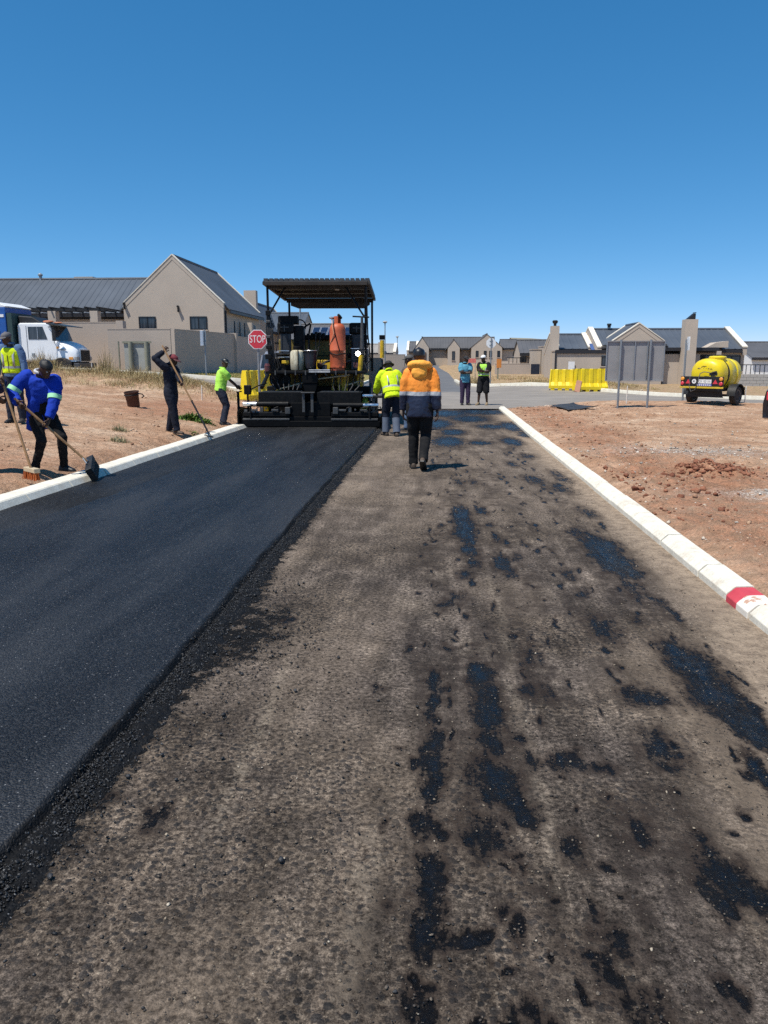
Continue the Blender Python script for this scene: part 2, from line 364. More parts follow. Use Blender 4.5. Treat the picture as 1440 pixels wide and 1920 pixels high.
# ------------------------------------------------------------------ old stripped road surface
TAR = [(0.01,3.65,0.048,0.13),(0.01,3.38,0.035,0.141),(0.01,3.07,0.05,0.095),(0.02,2.85,0.053,0.165),(0.01,2.65,0.04,0.091),(-0.01,2.42,0.051,0.093),(0.0,2.17,0.053,0.102),(0.0,2.0,0.055,0.089),(-0.0,1.89,0.03,0.05),(0.01,1.76,0.042,0.032),(0.0,1.67,0.051,0.057),(0.27,3.76,0.077,0.137),(0.26,3.41,0.084,0.284),(0.25,3.08,0.057,0.095),(0.25,2.78,0.093,0.138),(0.26,2.67,0.08,0.073),(0.18,2.4,0.082,0.106),(0.34,2.55,0.073,0.067),(0.33,2.63,0.039,0.043),(0.14,1.97,0.058,0.043),(0.23,2.08,0.04,0.071),(0.26,1.96,0.03,0.085),(0.29,2.34,0.025,0.029),(0.39,3.11,0.05,0.068),(0.42,2.96,0.044,0.11),(0.56,2.96,0.098,0.088),(0.68,2.93,0.086,0.06),(0.5,3.58,0.065,0.094),(0.58,3.59,0.047,0.156),(0.55,4.08,0.073,0.158),(1.05,3.56,0.141,0.122),(0.98,3.64,0.052,0.077),(0.97,3.04,0.1,0.183),(0.71,2.46,0.064,0.11),(0.48,2.36,0.053,0.088),(0.57,2.28,0.021,0.022),(1.38,4.14,0.103,0.241),(1.4,3.93,0.153,0.326),(1.38,3.59,0.128,0.246),(1.43,3.39,0.109,0.221),(1.42,3.21,0.092,0.15),(1.31,2.89,0.042,0.166),(1.01,2.11,0.048,0.095),(0.92,2.43,0.051,0.049),(0.93,2.3,0.052,0.083),(0.95,2.2,0.074,0.102),(0.88,2.12,0.048,0.072),(0.53,1.98,0.076,0.043),(0.45,1.88,0.058,0.043),(0.48,1.81,0.056,0.055),(0.54,1.73,0.108,0.068),(0.54,1.93,0.059,0.061),(0.31,7.94,0.11,0.615),(0.31,7.28,0.112,0.475),(0.32,6.51,0.083,0.231),(0.53,8.2,0.08,0.239),(0.56,6.09,0.086,0.303),(0.61,5.76,0.073,0.152),(0.24,5.67,0.072,0.148),(0.11,5.0,0.089,0.117),(0.19,5.13,0.091,0.098),(0.82,6.74,0.047,0.164),(0.7,6.26,0.062,0.213),(0.07,7.48,0.052,0.126),(0.07,7.12,0.05,0.091),(0.34,5.98,0.085,0.164),(1.48,6.7,0.163,0.361),(1.47,6.25,0.174,0.437),(1.52,5.98,0.104,0.226),(1.37,7.21,0.125,0.278),(1.42,5.34,0.075,0.234),(1.52,5.1,0.05,0.238),(1.54,4.88,0.041,0.219),(1.04,5.72,0.08,0.119),(1.05,5.31,0.067,0.155),(1.03,5.87,0.091,0.125),(1.04,4.54,0.113,0.241),(1.31,4.75,0.05,0.104),(1.45,5.6,0.059,0.114),(1.36,10.53,0.181,0.482),(1.61,9.87,0.17,0.509),(1.79,10.55,0.13,0.386),(1.23,12.16,0.117,0.384),(1.76,11.04,0.114,0.423),(0.55,10.23,0.099,0.275),(0.34,10.35,0.086,0.282),(1.6,13.22,0.181,0.451),(1.65,8.27,0.114,0.301),(0.58,6.93,0.058,0.173),(0.57,7.51,0.073,0.151),(0.29,15.54,0.362,0.933),(0.09,19.9,0.407,1.348),(1.56,15.6,0.213,0.728),(0.26,23.94,0.976,1.455),(1.45,24.74,1.007,1.291),(0.98,21.76,0.592,1.204),(1.91,19.2,0.325,1.249),(0.91,15.33,0.252,0.404),(0.44,17.62,0.301,0.664),(2.05,17.09,0.232,0.621),(1.39,19.11,0.391,0.622),(-0.97,2.42,0.053,0.069),(-1.16,2.54,0.049,0.035),(-0.14,2.94,0.031,0.026),(-0.16,2.42,0.022,0.047),(-0.13,2.08,0.026,0.029),(-0.89,4.56,0.05,0.08),(0.19,4.21,0.076,0.042),(-0.28,3.59,0.053,0.038)]
ys = np.concatenate([np.arange(-2, 1.3, 0.15), np.geomspace(1.3, 26.05, 640)])
us = np.linspace(0, 1, 380)
YY = np.repeat(ys[:, None], len(us), 1)
x0 = toe(YY) - 0.35; x1 = rk(YY) + 0.02
XX = x0 + (x1 - x0) * us[None, :]
wx = XX + 0.035 * fbm(XX * 7, YY * 4.5, 3, 60) + 0.02 * fbm(XX * 22, YY * 18, 2, 61)
wy = YY + 0.05 * np.sqrt(np.maximum(YY, 1)) * (1.3 * fbm(XX * 6 + 5, YY * 3, 3, 62) + 0.5 * fbm(XX * 22, YY * 12, 2, 63))
field = np.full(XX.shape, -1.6)
STR = [1] * 11 + [1] * 9 + [.5, .5, .6, .55, .5] + [.7, .6, .4, .4, .4, .8, .6, .7, .5, .7, .6] + [1] * 7 + [.7, .8, 1, 1, .6, .6, .5, .5, .5] + [1, 1, .9, .7, .8, .6, .6, .5, .5, .5, .5, .5, .5, .5] + [1, 1, .9] + [.55] * 10 + [.45] * 11 + [.95] * 11 + [.5] * 8
flecks = []
rf = random.Random(21)
for k in range(330):                                                # small spatter along the spray-bar lines
    col_ = rf.choice([0.0, 0.02, 0.26, 0.28, 0.42, 0.56, 0.7, 0.95, 1.05, 1.3, 1.42, 1.5]); yy_ = 1.5 + 13 * rf.random() ** 1.6
    flecks.append((col_ + rf.gauss(0, 0.07), yy_, rf.uniform(0.008, 0.028), rf.uniform(0.012, 0.05) * (0.6 + yy_ * 0.25)))
for q, (cx, cy, rx, ry) in enumerate(list(TAR) + flecks):
    stg = STR[q] if q < len(TAR) else 0.8
    rx *= 1.02; ry *= 1.18
    r0 = np.searchsorted(ys, cy - 1.8 * ry - 0.15); r1 = np.searchsorted(ys, cy + 1.8 * ry + 0.15)
    sub = np.maximum(1 - ((wx[r0:r1] - cx) / rx) ** 2 - ((wy[r0:r1] - cy) / ry) ** 2 - (1 - stg) * 1.1, -2)
    field[r0:r1] = np.maximum(field[r0:r1], sub)
kd = np.exp(-np.maximum(0, (x1 - XX - 0.12 - 0.10 * fbm(XX * 1.5, YY * 0.7, 3, 79)) / 0.24) ** 2) * (1 - 0.55 * sstep(0.2, 0.6, field))
kd = np.clip(kd + 0.75 * sstep(0.75, 1.5, XX + 0.25 * fbm(XX * 1.7, YY * 1.3, 4, 78)) * (1 - sstep(3.2, 5, YY)) * (1 - sstep(-0.3, 0.2, field)), 0, 1)
drip = fbm(XX * 5.5, YY * 1.6, 4, 70) + 0.35 * np.exp(-((XX - 0.05) / 0.12) ** 2) + 0.35 * np.exp(-((XX - 0.3) / 0.16) ** 2) + 0.2 * np.exp(-((XX - 0.75) / 0.35) ** 2) + 0.25 * np.exp(-((XX - 1.4) / 0.25) ** 2)
stain = np.clip(sstep(0.12, 0.5, drip) * sstep(-0.4, -0.05, XX) + 0.5 * sstep(0.4, 0.75, fbm(XX * 3.2, YY * 1.2, 4, 71)), 0, 1) * (1 - 0.7 * kd)            # thin old binder drips
crumb_zone = np.exp(-((XX + 1.05) / 0.28) ** 2 - ((YY - 4.35) / 0.75) ** 2)
fresh = np.clip(0.9 * np.exp(-((XX - toe(YY)) / 0.10) ** 2) + crumb_zone * 1.0, 0, 1)
dust = np.clip(0.5 * sstep(0.0, 0.6, fbm(XX * 1.6, YY * 0.8, 4, 80)) + 0.50 * sstep(4, 11, YY), 0, 1)
tracks = 0.8 * np.exp(-((XX + 0.75 + 0.05 * fbm(XX * 0, YY * 0.9, 3, 83)) / 0.035) ** 2) * sstep(2.0, 2.6, YY) * (1 - sstep(3.7, 4.1, YY)) + 0.6 * np.exp(-((XX - 0.43 + 0.04 * fbm(XX * 0, YY * 1.2, 3, 84)) / 0.03) ** 2) * sstep(2.0, 2.4, YY) * (1 - sstep(5, 6.5, YY)) + 0.7 * np.exp(-((XX + 0.2) / 0.05) ** 2) * sstep(1.4, 1.7, YY) * (1 - sstep(2.2, 2.6, YY))
stony = np.clip(sstep(-0.25, 0.25, fbm(XX * 1.3, YY * 1.1, 3, 90) + 1.1 * np.exp(-((XX + 0.45) / 0.55) ** 2 - ((YY - 1.9) / 0.75) ** 2) + 0.3 * (1 - sstep(2.5, 5, YY)) - 0.45 * dust), 0, 1)
ZZ = 0.006 * fbm(XX * 2.2, YY * 1.3, 3, 91) + 0.0045 * stony * fbm(XX * 26, YY * 26, 3, 92, 0.6) - 0.004 * sstep(-0.1, 0.4, field)
ZZ += 0.012 * np.clip(fresh - 0.3, 0, 1) * sstep(0.0, 0.5, fbm(XX * 30, YY * 30, 2, 93))
me = grid_mesh('old_road', XX, YY, ZZ)
for k, v in (('kdust', kd), ('tar', field), ('stain', stain), ('fresh', fresh), ('dust', dust), ('tracks', tracks), ('stony', stony)): fattr(me, k, v)
t = NT('stripped_chip_seal'); P = t.map(t.pos(), (1, 1, 0.0))
def warp(v, scale, amt):
    a_ = t.node('ShaderNodeVectorMath', operation='ADD'); s_ = t.node('ShaderNodeVectorMath', operation='SCALE'); t.lk(t.noise(v, scale, 3, 0.6, 1), s_.inputs[0]); s_.inputs['Scale'].default_value = amt
    t.lk(v, a_.inputs[0]); t.lk(s_.outputs[0], a_.inputs[1]); return a_.outputs[0]
PV = warp(P, 40, 0.018)
n1 = t.noise(t.map(P, (2.0, 0.8, 1)), 1.7, 8, 0.68); n2 = t.noise(P, 9, 8, 0.72); n3 = t.noise(P, 46, 6, 0.75); n4 = t.noise(P, 170, 3, 0.7)
base = t.ramp(n1, [(0.36, (0.080, 0.063, 0.052)), (0.5, (0.145, 0.115, 0.093)), (0.64, (0.245, 0.196, 0.153))])
base = t.mix(t.mr(n2, 0.42, 0.60, 0, 0.75), base, t.ramp(n1, [(0.4, (0.055, 0.045, 0.040)), (0.62, (0.140, 0.110, 0.089))]))
def stones(scale, share, r0, r1):
    d = t.voro(PV, scale, 'F1', 0); r, g, b = t.sep(t.voro(PV, scale, 'F1', 1))
    thr = t.math('MULTIPLY_ADD', r, r1 - r0, r0); dd = t.math('SUBTRACT', thr, d)
    m = t.math('MULTIPLY', t.mr(dd, 0.0, 0.10), t.mr(g, 1 - share, 1 - share + 0.02), clamp=True)
    return m, t.math('MULTIPLY', t.math('MAXIMUM', dd, 0.0), t.mr(g, 1 - share, 1 - share + 0.02)), b
mA, hA_, bA = stones(38, 0.8, 0.30, 0.60); mB, hB_, bB = stones(78, 0.55, 0.2, 0.5); mC, hC_, bC = stones(150, 0.5, 0.2, 0.5)
grit = t.ramp(n3, [(0.38, 0.22), (0.5, 0.92), (0.62, 2.1)]); fine = t.ramp(n4, [(0.36, 0.45), (0.64, 1.6)])
c = t.mix(1.0, base, grit, 'MULTIPLY')
streak = t.noise(t.map(P, (5.0, 0.45, 1)), 1.5, 6, 0.68)
stc = t.ramp(bA, [(0.0, (0.026, 0.025, 0.025)), (0.6, (0.058, 0.050, 0.045)), (0.9, (0.11, 0.085, 0.066)), (1.0, (0.22, 0.17, 0.12))])
stB = t.ramp(bB, [(0.0, (0.028, 0.026, 0.026)), (0.7, (0.085, 0.070, 0.058)), (0.92, (0.17, 0.13, 0.095)), (1.0, (0.46, 0.38, 0.28))])
stC = t.ramp(bC, [(0.0, (0.022, 0.021, 0.021)), (0.75, (0.11, 0.088, 0.07)), (1.0, (0.42, 0.35, 0.26))])
sy_ = t.attr('stony'); cov = t.mr(t.noise(P, 6, 5, 0.7), 0.34, 0.50)
sA = t.math('MULTIPLY', mA, t.math('MULTIPLY', sy_, cov), clamp=True); sB = t.math('MULTIPLY', mB, t.math('MULTIPLY_ADD', sy_, 0.5, 0.4), clamp=True); sC = t.math('MULTIPLY', mC, 0.75)
c = t.mix(t.math('MULTIPLY', t.math('MULTIPLY', sy_, cov), 0.55), c, t.ramp(n3, [(0.40, (0.042, 0.031, 0.024)), (0.5, (0.125, 0.094, 0.067)), (0.60, (0.29, 0.222, 0.153))])); c = t.mix(sC, c, stC); c = t.mix(t.math('MULTIPLY', sB, 0.85), c, stB); c = t.mix(t.math('MULTIPLY', sA, 0.97), c, stc)
c = t.mix(0.7, c, fine, 'MULTIPLY')
c = t.mix(1.0, c, t.ramp(streak, [(0.36, 0.62), (0.5, 0.90), (0.64, 1.25)]), 'MULTIPLY')
c = t.mix(1.0, c, t.ramp(t.noise(P, 3.0, 7, 0.7), [(0.38, 0.48), (0.5, 0.77), (0.62, 1.06)]), 'MULTIPLY')
dm = t.math('MULTIPLY', t.attr('dust'), t.mr(t.math('ADD', t.math('MULTIPLY', n2, 0.5), t.math('MULTIPLY', n3, 0.5)), 0.38, 0.56), clamp=True)
c = t.mix(t.math('MULTIPLY', dm, 0.85), c, t.ramp(n3, [(0.35, (0.19, 0.145, 0.105)), (0.65, (0.37, 0.285, 0.21))]))
c = t.mix(t.math('MULTIPLY', t.attr('kdust'), t.mr(n2, 0.34, 0.54, 0.55, 0.95), clamp=True), c, t.mix(0.7, t.ramp(n2, [(0.38, (0.26, 0.195, 0.14)), (0.62, (0.37, 0.285, 0.205))]), t.ramp(n3, [(0.38, 0.72), (0.62, 1.22)]), 'MULTIPLY'))
tk = t.math('MULTIPLY', t.attr('tracks'), t.mr(t.math('ADD', t.math('MULTIPLY', n2, 0.6), t.math('MULTIPLY', n3, 0.4)), 0.45, 0.56), clamp=True)
c = t.mix(t.math('MULTIPLY', tk, 0.6), c, t.ramp(n3, [(0.35, (0.26, 0.205, 0.15)), (0.65, (0.44, 0.36, 0.27))]))
st = t.math('MULTIPLY', t.attr('stain'), t.mr(t.math('ADD', t.math('MULTIPLY', n2, 0.5), t.math('MULTIPLY', n3, 0.5)), 0.46, 0.56), clamp=True)
c = t.mix(t.math('MULTIPLY', st, 0.85), c, t.mix(n4, (0.012, 0.010, 0.009), (0.050, 0.036, 0.029)))
frs = t.math('ADD', t.math('MULTIPLY_ADD', n2, 0.7, t.math('MULTIPLY', n3, 0.5)), t.math('MULTIPLY_ADD', t.attr('fresh'), 0.22, -0.11))
fr = t.mr(frs, 0.645, 0.675)
c = t.mix(t.math('MULTIPLY', fr, t.mr(t.attr('fresh'), 0.05, 0.3)), c, (0.007, 0.007, 0.0075))
jit = t.math('ADD', t.math('MULTIPLY', t.math('SUBTRACT', t.noise(P, 7, 7, 0.75), 0.5), 2.4), t.math('ADD', t.math('MULTIPLY', t.math('SUBTRACT', n3, 0.5), 3.0), t.math('MULTIPLY', t.math('SUBTRACT', t.noise(t.map(P, (4.0, 0.8, 1)), 6, 5, 0.65), 0.5), 3.0)))
tf = t.math('ADD', t.attr('tar'), jit)
halo = t.math('MULTIPLY', t.mr(tf, -1.25, 0.05, 0, 0.85), t.mr(t.math('ADD', t.math('MULTIPLY', n2, 0.5), t.math('MULTIPLY', n3, 0.5)), 0.40, 0.53), clamp=True)
tm = t.mr(tf, 0.02, 0.34); core = t.mr(tf, 0.35, 1.05)
pore = t.math('SUBTRACT', 1.0, t.math('MULTIPLY', t.math('MULTIPLY', mB, t.mr(bB, 0.55, 0.6)), t.math('SUBTRACT', 1.0, t.math('MULTIPLY', core, 0.75))), clamp=True)
tm = t.math('MULTIPLY', tm, pore, clamp=True)
c = t.mix(halo, c, (0.034, 0.024, 0.019))
c = t.mix(t.math('MULTIPLY', tm, 0.95), c, t.mix(core, (0.009, 0.0075, 0.007), (0.003, 0.003, 0.0035)))
rough = t.mix(tm, 0.9, t.mix(core, 0.45, 0.26))
h = t.math('ADD', t.math('MULTIPLY', t.math('MULTIPLY', hA_, t.math('MULTIPLY', sy_, cov)), 2.2), t.math('ADD', t.math('MULTIPLY', hB_, 1.0), t.math('ADD', t.math('MULTIPLY', n3, 1.1), t.math('ADD', t.math('MULTIPLY', hC_, 0.5), t.math('MULTIPLY', n4, 0.35)))))
h = t.math('ADD', h, t.math('MULTIPLY', n2, 1.2))
h = t.math('MULTIPLY', h, t.math('SUBTRACT', 1.0, t.math('MULTIPLY', t.math('MULTIPLY', core, tm), 0.65)))
M_old = t.out(c, rough, t.bump(h, 0.75, 0.013), spec=t.mix(tm, 0.12, t.mix(core, 0.09, 0.2)))
tag(link('old_road', me, M_old), kind='structure')

# ------------------------------------------------------------------ fresh asphalt mat
ys = np.concatenate([np.arange(-2, 1.6, 0.2), np.geomspace(1.6, 19.0, 420)])
prof = np.array([(-3.30, .058), (-2.9, .06), (-2.4, .06), (-2.0, .06), (-1.5, .06), (-1.0, .06), (-0.7, .06), (-0.5, .06), (-0.35, .06)])
dn = np.arange(-0.30, 0.081, 0.008)
def pz(u): return np.interp(u, [-0.30, -0.118, -0.108, -0.088, -0.06, -0.02, 0.03, 0.08], [0.06, 0.062, 0.050, 0.018, 0.027, 0.018, 0.003, -0.012])
uu = np.concatenate([np.linspace(-3.32, -0.31, 60), dn])
YY = np.repeat(ys[:, None], len(uu), 1); UU = np.repeat(uu[None, :], len(ys), 0)
XX = toe(YY) + UU + 0.02 * fbm(YY * 2.2, YY * 0 + 3.3, 3, 5) * sstep(-0.3, -0.1, UU)
lx = lk(YY) + 0.02
XX = np.where(UU < -0.31, lx + (toe(YY) - 0.31 - lx) * (UU + 3.32) / 3.01, XX)
rag = sstep(-0.122, -0.10, UU)
ZZ = pz(UU + 0.03 * fbm(XX * 0 + YY * 3, UU * 4, 3, 6) * sstep(-0.25, -0.15, UU))
ZZ = ZZ + rag * (0.013 * fbm(XX * 34, YY * 34, 3, 8, 0.65) + 0.008 * fbm(XX * 9, YY * 6, 2, 9))
ZZ += 0.0035 * fbm(XX * 1.1, YY * 0.5, 3, 12) * (1 - rag)
jx = np.interp(YY, [5, 7.8, 8.8, 11.1, 15, 19], [-4.1, -3.86, -3.72, -3.63, -3.49, -3.4])
handlaid = sstep(0.02, -0.02, XX - jx)
lump = fbm(XX * 12, YY * 10, 4, 14)
ZZ += handlaid * (-0.010 + 0.006 * np.abs(lump)) + 0.004 * np.exp(-((XX - jx - 0.03) / 0.02) ** 2)
me = grid_mesh('fresh_asphalt', XX, YY, ZZ)
fattr(me, 'rag', rag); fattr(me, 'hand', handlaid * (0.4 + 0.6 * sstep(-0.1, 0.4, fbm(XX * 0.7, YY * 0.6, 3, 15))))
fattr(me, 'joint', np.exp(-((XX - jx + 0.015) / 0.022) ** 2) * sstep(7.2, 8, YY))
t = NT('hot_asphalt'); P = t.pos()
nS = t.noise(t.map(P, (1.6, 0.22, 1)), 1.0, 6, 0.65); nM = t.noise(P, 5, 6, 0.7); nB = t.noise(P, 150, 3, 0.75)
v = t.voro(P, 105, 'F1', 0); vr, vg, vb = t.sep(t.voro(P, 105, 'F1', 1))
c = t.ramp(vr, [(0.0, (0.003, 0.003, 0.0035)), (0.6, (0.0075, 0.0077, 0.0085)), (1.0, (0.026, 0.0265, 0.028))])
c = t.mix(0.8, c, t.ramp(nB, [(0.35, 0.35), (0.65, 1.6)]), 'MULTIPLY')
c = t.mix(0.5, c, t.ramp(nM, [(0.35, 0.7), (0.65, 1.3)]), 'MULTIPLY')
rg = t.attr('rag'); c = t.mix(t.math('MULTIPLY', rg, 0.7), c, (0.0035, 0.0035, 0.004))
gl = t.math('MULTIPLY', t.mr(vg, 0.975, 0.98), t.mr(v, 0.42, 0.25), clamp=True)
c = t.mix(t.math('MULTIPLY', gl, 0.55), c, (0.38, 0.38, 0.38))
hd = t.attr('hand')
r = t.math('ADD', t.mr(nS, 0.38, 0.62, 0.44, 0.58), t.math('MULTIPLY', t.math('MAXIMUM', hd, rg), 0.2))
c = t.mix(t.attr('joint'), c, (0.003, 0.003, 0.003))
h = t.math('ADD', t.math('MULTIPLY', v, -1.0), t.math('ADD', t.math('MULTIPLY', nB, 0.8), t.math('MULTIPLY', t.math('MULTIPLY', t.math('MAXIMUM', hd, rg), t.noise(P, 38, 4, 0.7)), 2.5)))
M_mat = t.out(c, r, t.bump(h, 0.7, 0.008), spec=t.mix(t.math('MAXIMUM', rg, t.math('MULTIPLY', hd, 0.85)), t.mix(t.mr(nS, 0.4, 0.6), 0.24, 0.58), 0.18))
tag(link('fresh_asphalt', me, M_mat), kind='structure')

# ------------------------------------------------------------------ crossing road
pts = [Vector(p) for p in CROSS]; n0 = len(pts)
for yy in np.concatenate([np.arange(18, 60, 1.4), np.arange(61, 140, 8)]):
    for xx in np.arange(-39, 33, 1.4):
        if inpoly(xx, yy, CROSS): pts.append(Vector((xx + 0.02, yy + 0.03)))
vv, ee, ff, *_ = delaunay_2d_cdt(pts, [(i, (i + 1) % n0) for i in range(n0)], [list(range(n0))], 1, 1e-4)
tri = np.array([list(f) for f in ff if len(f) == 3])
VV = np.array([(p.x, p.y, Hz(p.x, p.y) * 0.985 + 0.004) for p in vv])
me = mesh_np('crossing_road', VV, tri, True)
t = NT('worn_grey_road'); P = t.pos()
sx, sy, sz = t.sep(P)
n = t.noise(P, 0.6, 6, 0.6)
c = t.ramp(n, [(0.3, (0.20, 0.175, 0.148)), (0.7, (0.30, 0.265, 0.225))])
c = t.mix(t.mr(t.noise(P, 30, 4, 0.7), 0.4, 0.7, 0, 0.5), c, (0.15, 0.135, 0.12))
bl = t.mr(t.math('ADD', sy, t.math('MULTIPLY', t.noise(P, 0.9, 4), 3.0)), 40.5, 42.0)      # newer darker seal further up the street
c = t.mix(t.math('MULTIPLY', bl, t.mr(sx, 2.2, 1.4), clamp=True), c, t.ramp(n, [(0.3, (0.105, 0.105, 0.108)), (0.7, (0.14, 0.138, 0.138))]))
tag(link('crossing_road', me, t.out(c, 0.85, t.bump(t.noise(P, 60, 4, 0.7), 0.4, 0.02))), kind='structure')

# ------------------------------------------------------------------ kerbs
t = NT('kerb_concrete'); P = t.pos(); n = t.noise(P, 6, 5, 0.65)
c = t.ramp(n, [(0.25, (0.60, 0.56, 0.465)), (0.6, (0.74, 0.70, 0.595))])
c = t.mix(t.mr(t.noise(P, 4, 8, 0.75), 0.52, 0.68, 0, 0.45), c, (0.45, 0.34, 0.24))
c = t.mix(0.6, c, t.ramp(t.noise(P, 45, 5, 0.7), [(0.36, 0.78), (0.62, 1.12)]), 'MULTIPLY')
c = t.mix(t.mr(t.noise(P, 60, 4, 0.7), 0.6, 0.75, 0, 0.35), c, (0.40, 0.36, 0.30))
M_kerb = t.out(c, 0.9, t.bump(t.noise(P, 70, 4, 0.6), 0.3, 0.006), spec=0.3)
t = NT('kerb_red_paint'); P = t.pos()
sx, sy, sz = t.sep(P)
f = t.mr(t.math('ADD', sy, t.math('MULTIPLY', t.math('SUBTRACT', t.noise(P, 30, 4), 0.5), 0.02)), 4.97, 4.975)
f2 = t.mr(t.noise(P, 14, 3, 0.6), 0.58, 0.60)
c = t.mix(f, t.mix(t.math('MULTIPLY', f2, 0.8), (0.74, 0.69, 0.6), (0.45, 0.22, 0.13)), t.ramp(t.noise(P, 9, 5), [(0.3, (0.48, 0.05, 0.07)), (0.7, (0.60, 0.08, 0.10))]))
M_kred = t.out(c, 0.75, spec=0.3)
def kerb_block(side, y0, y1, fn, zt, wid):
    # side +1: road on the -x side of the block (right kerb); -1: mirrored
    m = MB(); rings = []
    dz = random.uniform(-0.004, 0.004); dx = random.uniform(-0.005, 0.005)
    for y in (y0 + 0.010, y1 - 0.010):
        f = float(fn(y)) + dx
        pr = [(0.0, -0.12), (0.0, 0.045), (0.045, zt - 0.012), (0.062, zt), (wid - 0.012, zt + 0.004), (wid, zt - 0.008), (wid, -0.12)]
        rings.append([(f + side * a, y, b + dz) for a, b in pr])
    m.loft(rings)
    return m
kr = MB(); kr.loft([[(float(rk(y)) + 0.01, y, -0.2), (float(rk(y)) + 0.01, y, -0.02), (float(rk(y)) + 0.16, y, -0.02), (float(rk(y)) + 0.16, y, -0.2)] for y in np.arange(-3, 26, 1.0)])
kerb_r = tag(kr.build('kerb', M_kerb), kind='structure')
y = -2.05
ks = list(np.arange(-2.03, 4.8, 0.99)) + [4.905, 5.17]
yb = [-2.1, -1.1, -0.1, 0.9, 1.9, 2.9, 3.83, 4.78, 5.17, 5.75, 6.75, 7.75, 8.75, 9.75] + list(np.arange(10.75, 25.8, 1.0)) + [25.9]
for a, b in zip(yb[:-1], yb[1:]):
    kerb_block(1, a, b, rk, 0.10, 0.185).build('kerb_block', M_kred if abs(a - 4.78) < 0.01 else M_kerb, kerb_r, smooth=False, bevel=0.006)
kl = MB(); kl.loft([[(float(lk(y)) - 0.01, y, -0.2), (float(lk(y)) - 0.01, y, -0.02), (float(lk(y)) - 0.28, y, -0.02), (float(lk(y)) - 0.28, y, -0.2)] for y in np.arange(-3, 26, 1.0)])
kerb_l = tag(kl.build('kerb', M_kerb), kind='structure')
for a in np.arange(4.3, 25.2, 1.0):
    kerb_block(-1, a, a + 1, lk, 0.125, 0.30).build('kerb_block', M_kerb, kerb_l, smooth=False, bevel=0.006)
def kerb_line(pts, hgt=0.13, wid=0.16):
    m = MB(); rings = []
    P2 = [];
    for (a, b) in zip(pts[:-1], pts[1:]):
        k = max(1, int(math.dist(a, b) / 1.5))
        P2 += [(a[0] + (b[0] - a[0]) * i / k, a[1] + (b[1] - a[1]) * i / k) for i in range(k)]
    P2.append(pts[-1])
    for i, p in enumerate(P2):
        a = Vector(P2[max(0, i - 1)]); b = Vector(P2[min(len(P2) - 1, i + 1)]); d = (b - a).normalized(); nrm = Vector((-d.y, d.x))
        z = Hz(*p)
        rings.append([(p[0] + nrm.x * s * wid / 2, p[1] + nrm.y * s * wid / 2, z + q) for s, q in ((-1, -0.15), (-1, hgt - 0.02), (-0.7, hgt), (0.9, hgt), (1, hgt - 0.02), (1, -0.15))])
    m.loft(rings)
    return tag(m.build('kerb', M_kerb), kind='structure')
kerb_line(CROSS[9:20], 0.16, 0.2)
kerb_line([(-4.8, 62), (-4.9, 60), (-4.7, 43), (-5.5, 39.6), (-9, 37.4), (-20, 37.1)], 0.14, 0.2)
kerb_line([(-30, 32.0), (-10, 30.9), (-6.1, 29.1), (-4.5, 26.0)], 0.12, 0.2)
# ------------------------------------------------------------------ building materials
def plaster(name, col):
    t = NT(name); P = t.pos(); n = t.noise(P, 0.7, 6, 0.6)
    c = t.ramp(n, [(0.3, tuple(v * 0.93 for v in col)), (0.7, tuple(v * 1.05 for v in col))])
    st = t.noise(t.map(P, (1.6, 1.6, 0.12)), 1.3, 5, 0.7)
    c = t.mix(t.mr(st, 0.55, 0.75, 0, 0.22), c, tuple(v * 0.72 for v in col))
    return t.out(c, 0.92, t.bump(t.noise(P, 25, 4, 0.6), 0.25, 0.02), spec=0.2)
M_wall = plaster('taupe_plaster', (0.475, 0.405, 0.335))
M_wall2 = plaster('taupe_boundary_plaster', (0.44, 0.37, 0.31))
M_cope = plaster('pale_coping', (0.74, 0.68, 0.57))
M_block = plaster('grey_block', (0.40, 0.38, 0.35))
def roofing(name, col, rough=0.5):
    t = NT(name); P = t.pos(); n = t.noise(t.map(P, (0.5, 0.5, 0.25)), 1.0, 5, 0.6)
    c = t.ramp(n, [(0.3, tuple(v * 0.82 for v in col)), (0.7, tuple(v * 1.15 for v in col))])
    return t.out(c, rough, spec=0.4)
M_roof = roofing('charcoal_metal_roof', (0.078, 0.090, 0.108), 0.5)
M_roof2 = roofing('grey_metal_roof', (0.10, 0.098, 0.10), 0.55)
M_roof3 = roofing('pale_roof', (0.30, 0.28, 0.255), 0.7)
M_dark = simple('charcoal_trim', (0.020, 0.020, 0.024), 0.5)
M_frame = simple('dark_window_frame', (0.012, 0.013, 0.016), 0.4)
t = NT('window_glass'); P = t.pos()
M_glass = t.out(t.ramp(t.noise(t.map(P, (4, 4, 0.3)), 2, 3), [(0.35, (0.012, 0.016, 0.022)), (0.65, (0.055, 0.065, 0.08))]), 0.08, spec=0.6)
M_solar = simple('solar_cell', (0.010, 0.014, 0.035), 0.15)
M_alu = simple('aluminium', (0.62, 0.63, 0.65), 0.35, 0.8)
M_galv = simple('galvanised_steel', (0.30, 0.32, 0.34), 0.5, 0.55)
M_black = simple('black_metal', (0.012, 0.012, 0.013), 0.5)
M_brown = simple('brown_garage_door', (0.10, 0.055, 0.035), 0.6)
M_white = simple('white_paint', (0.78, 0.78, 0.77), 0.4, var=0.03)

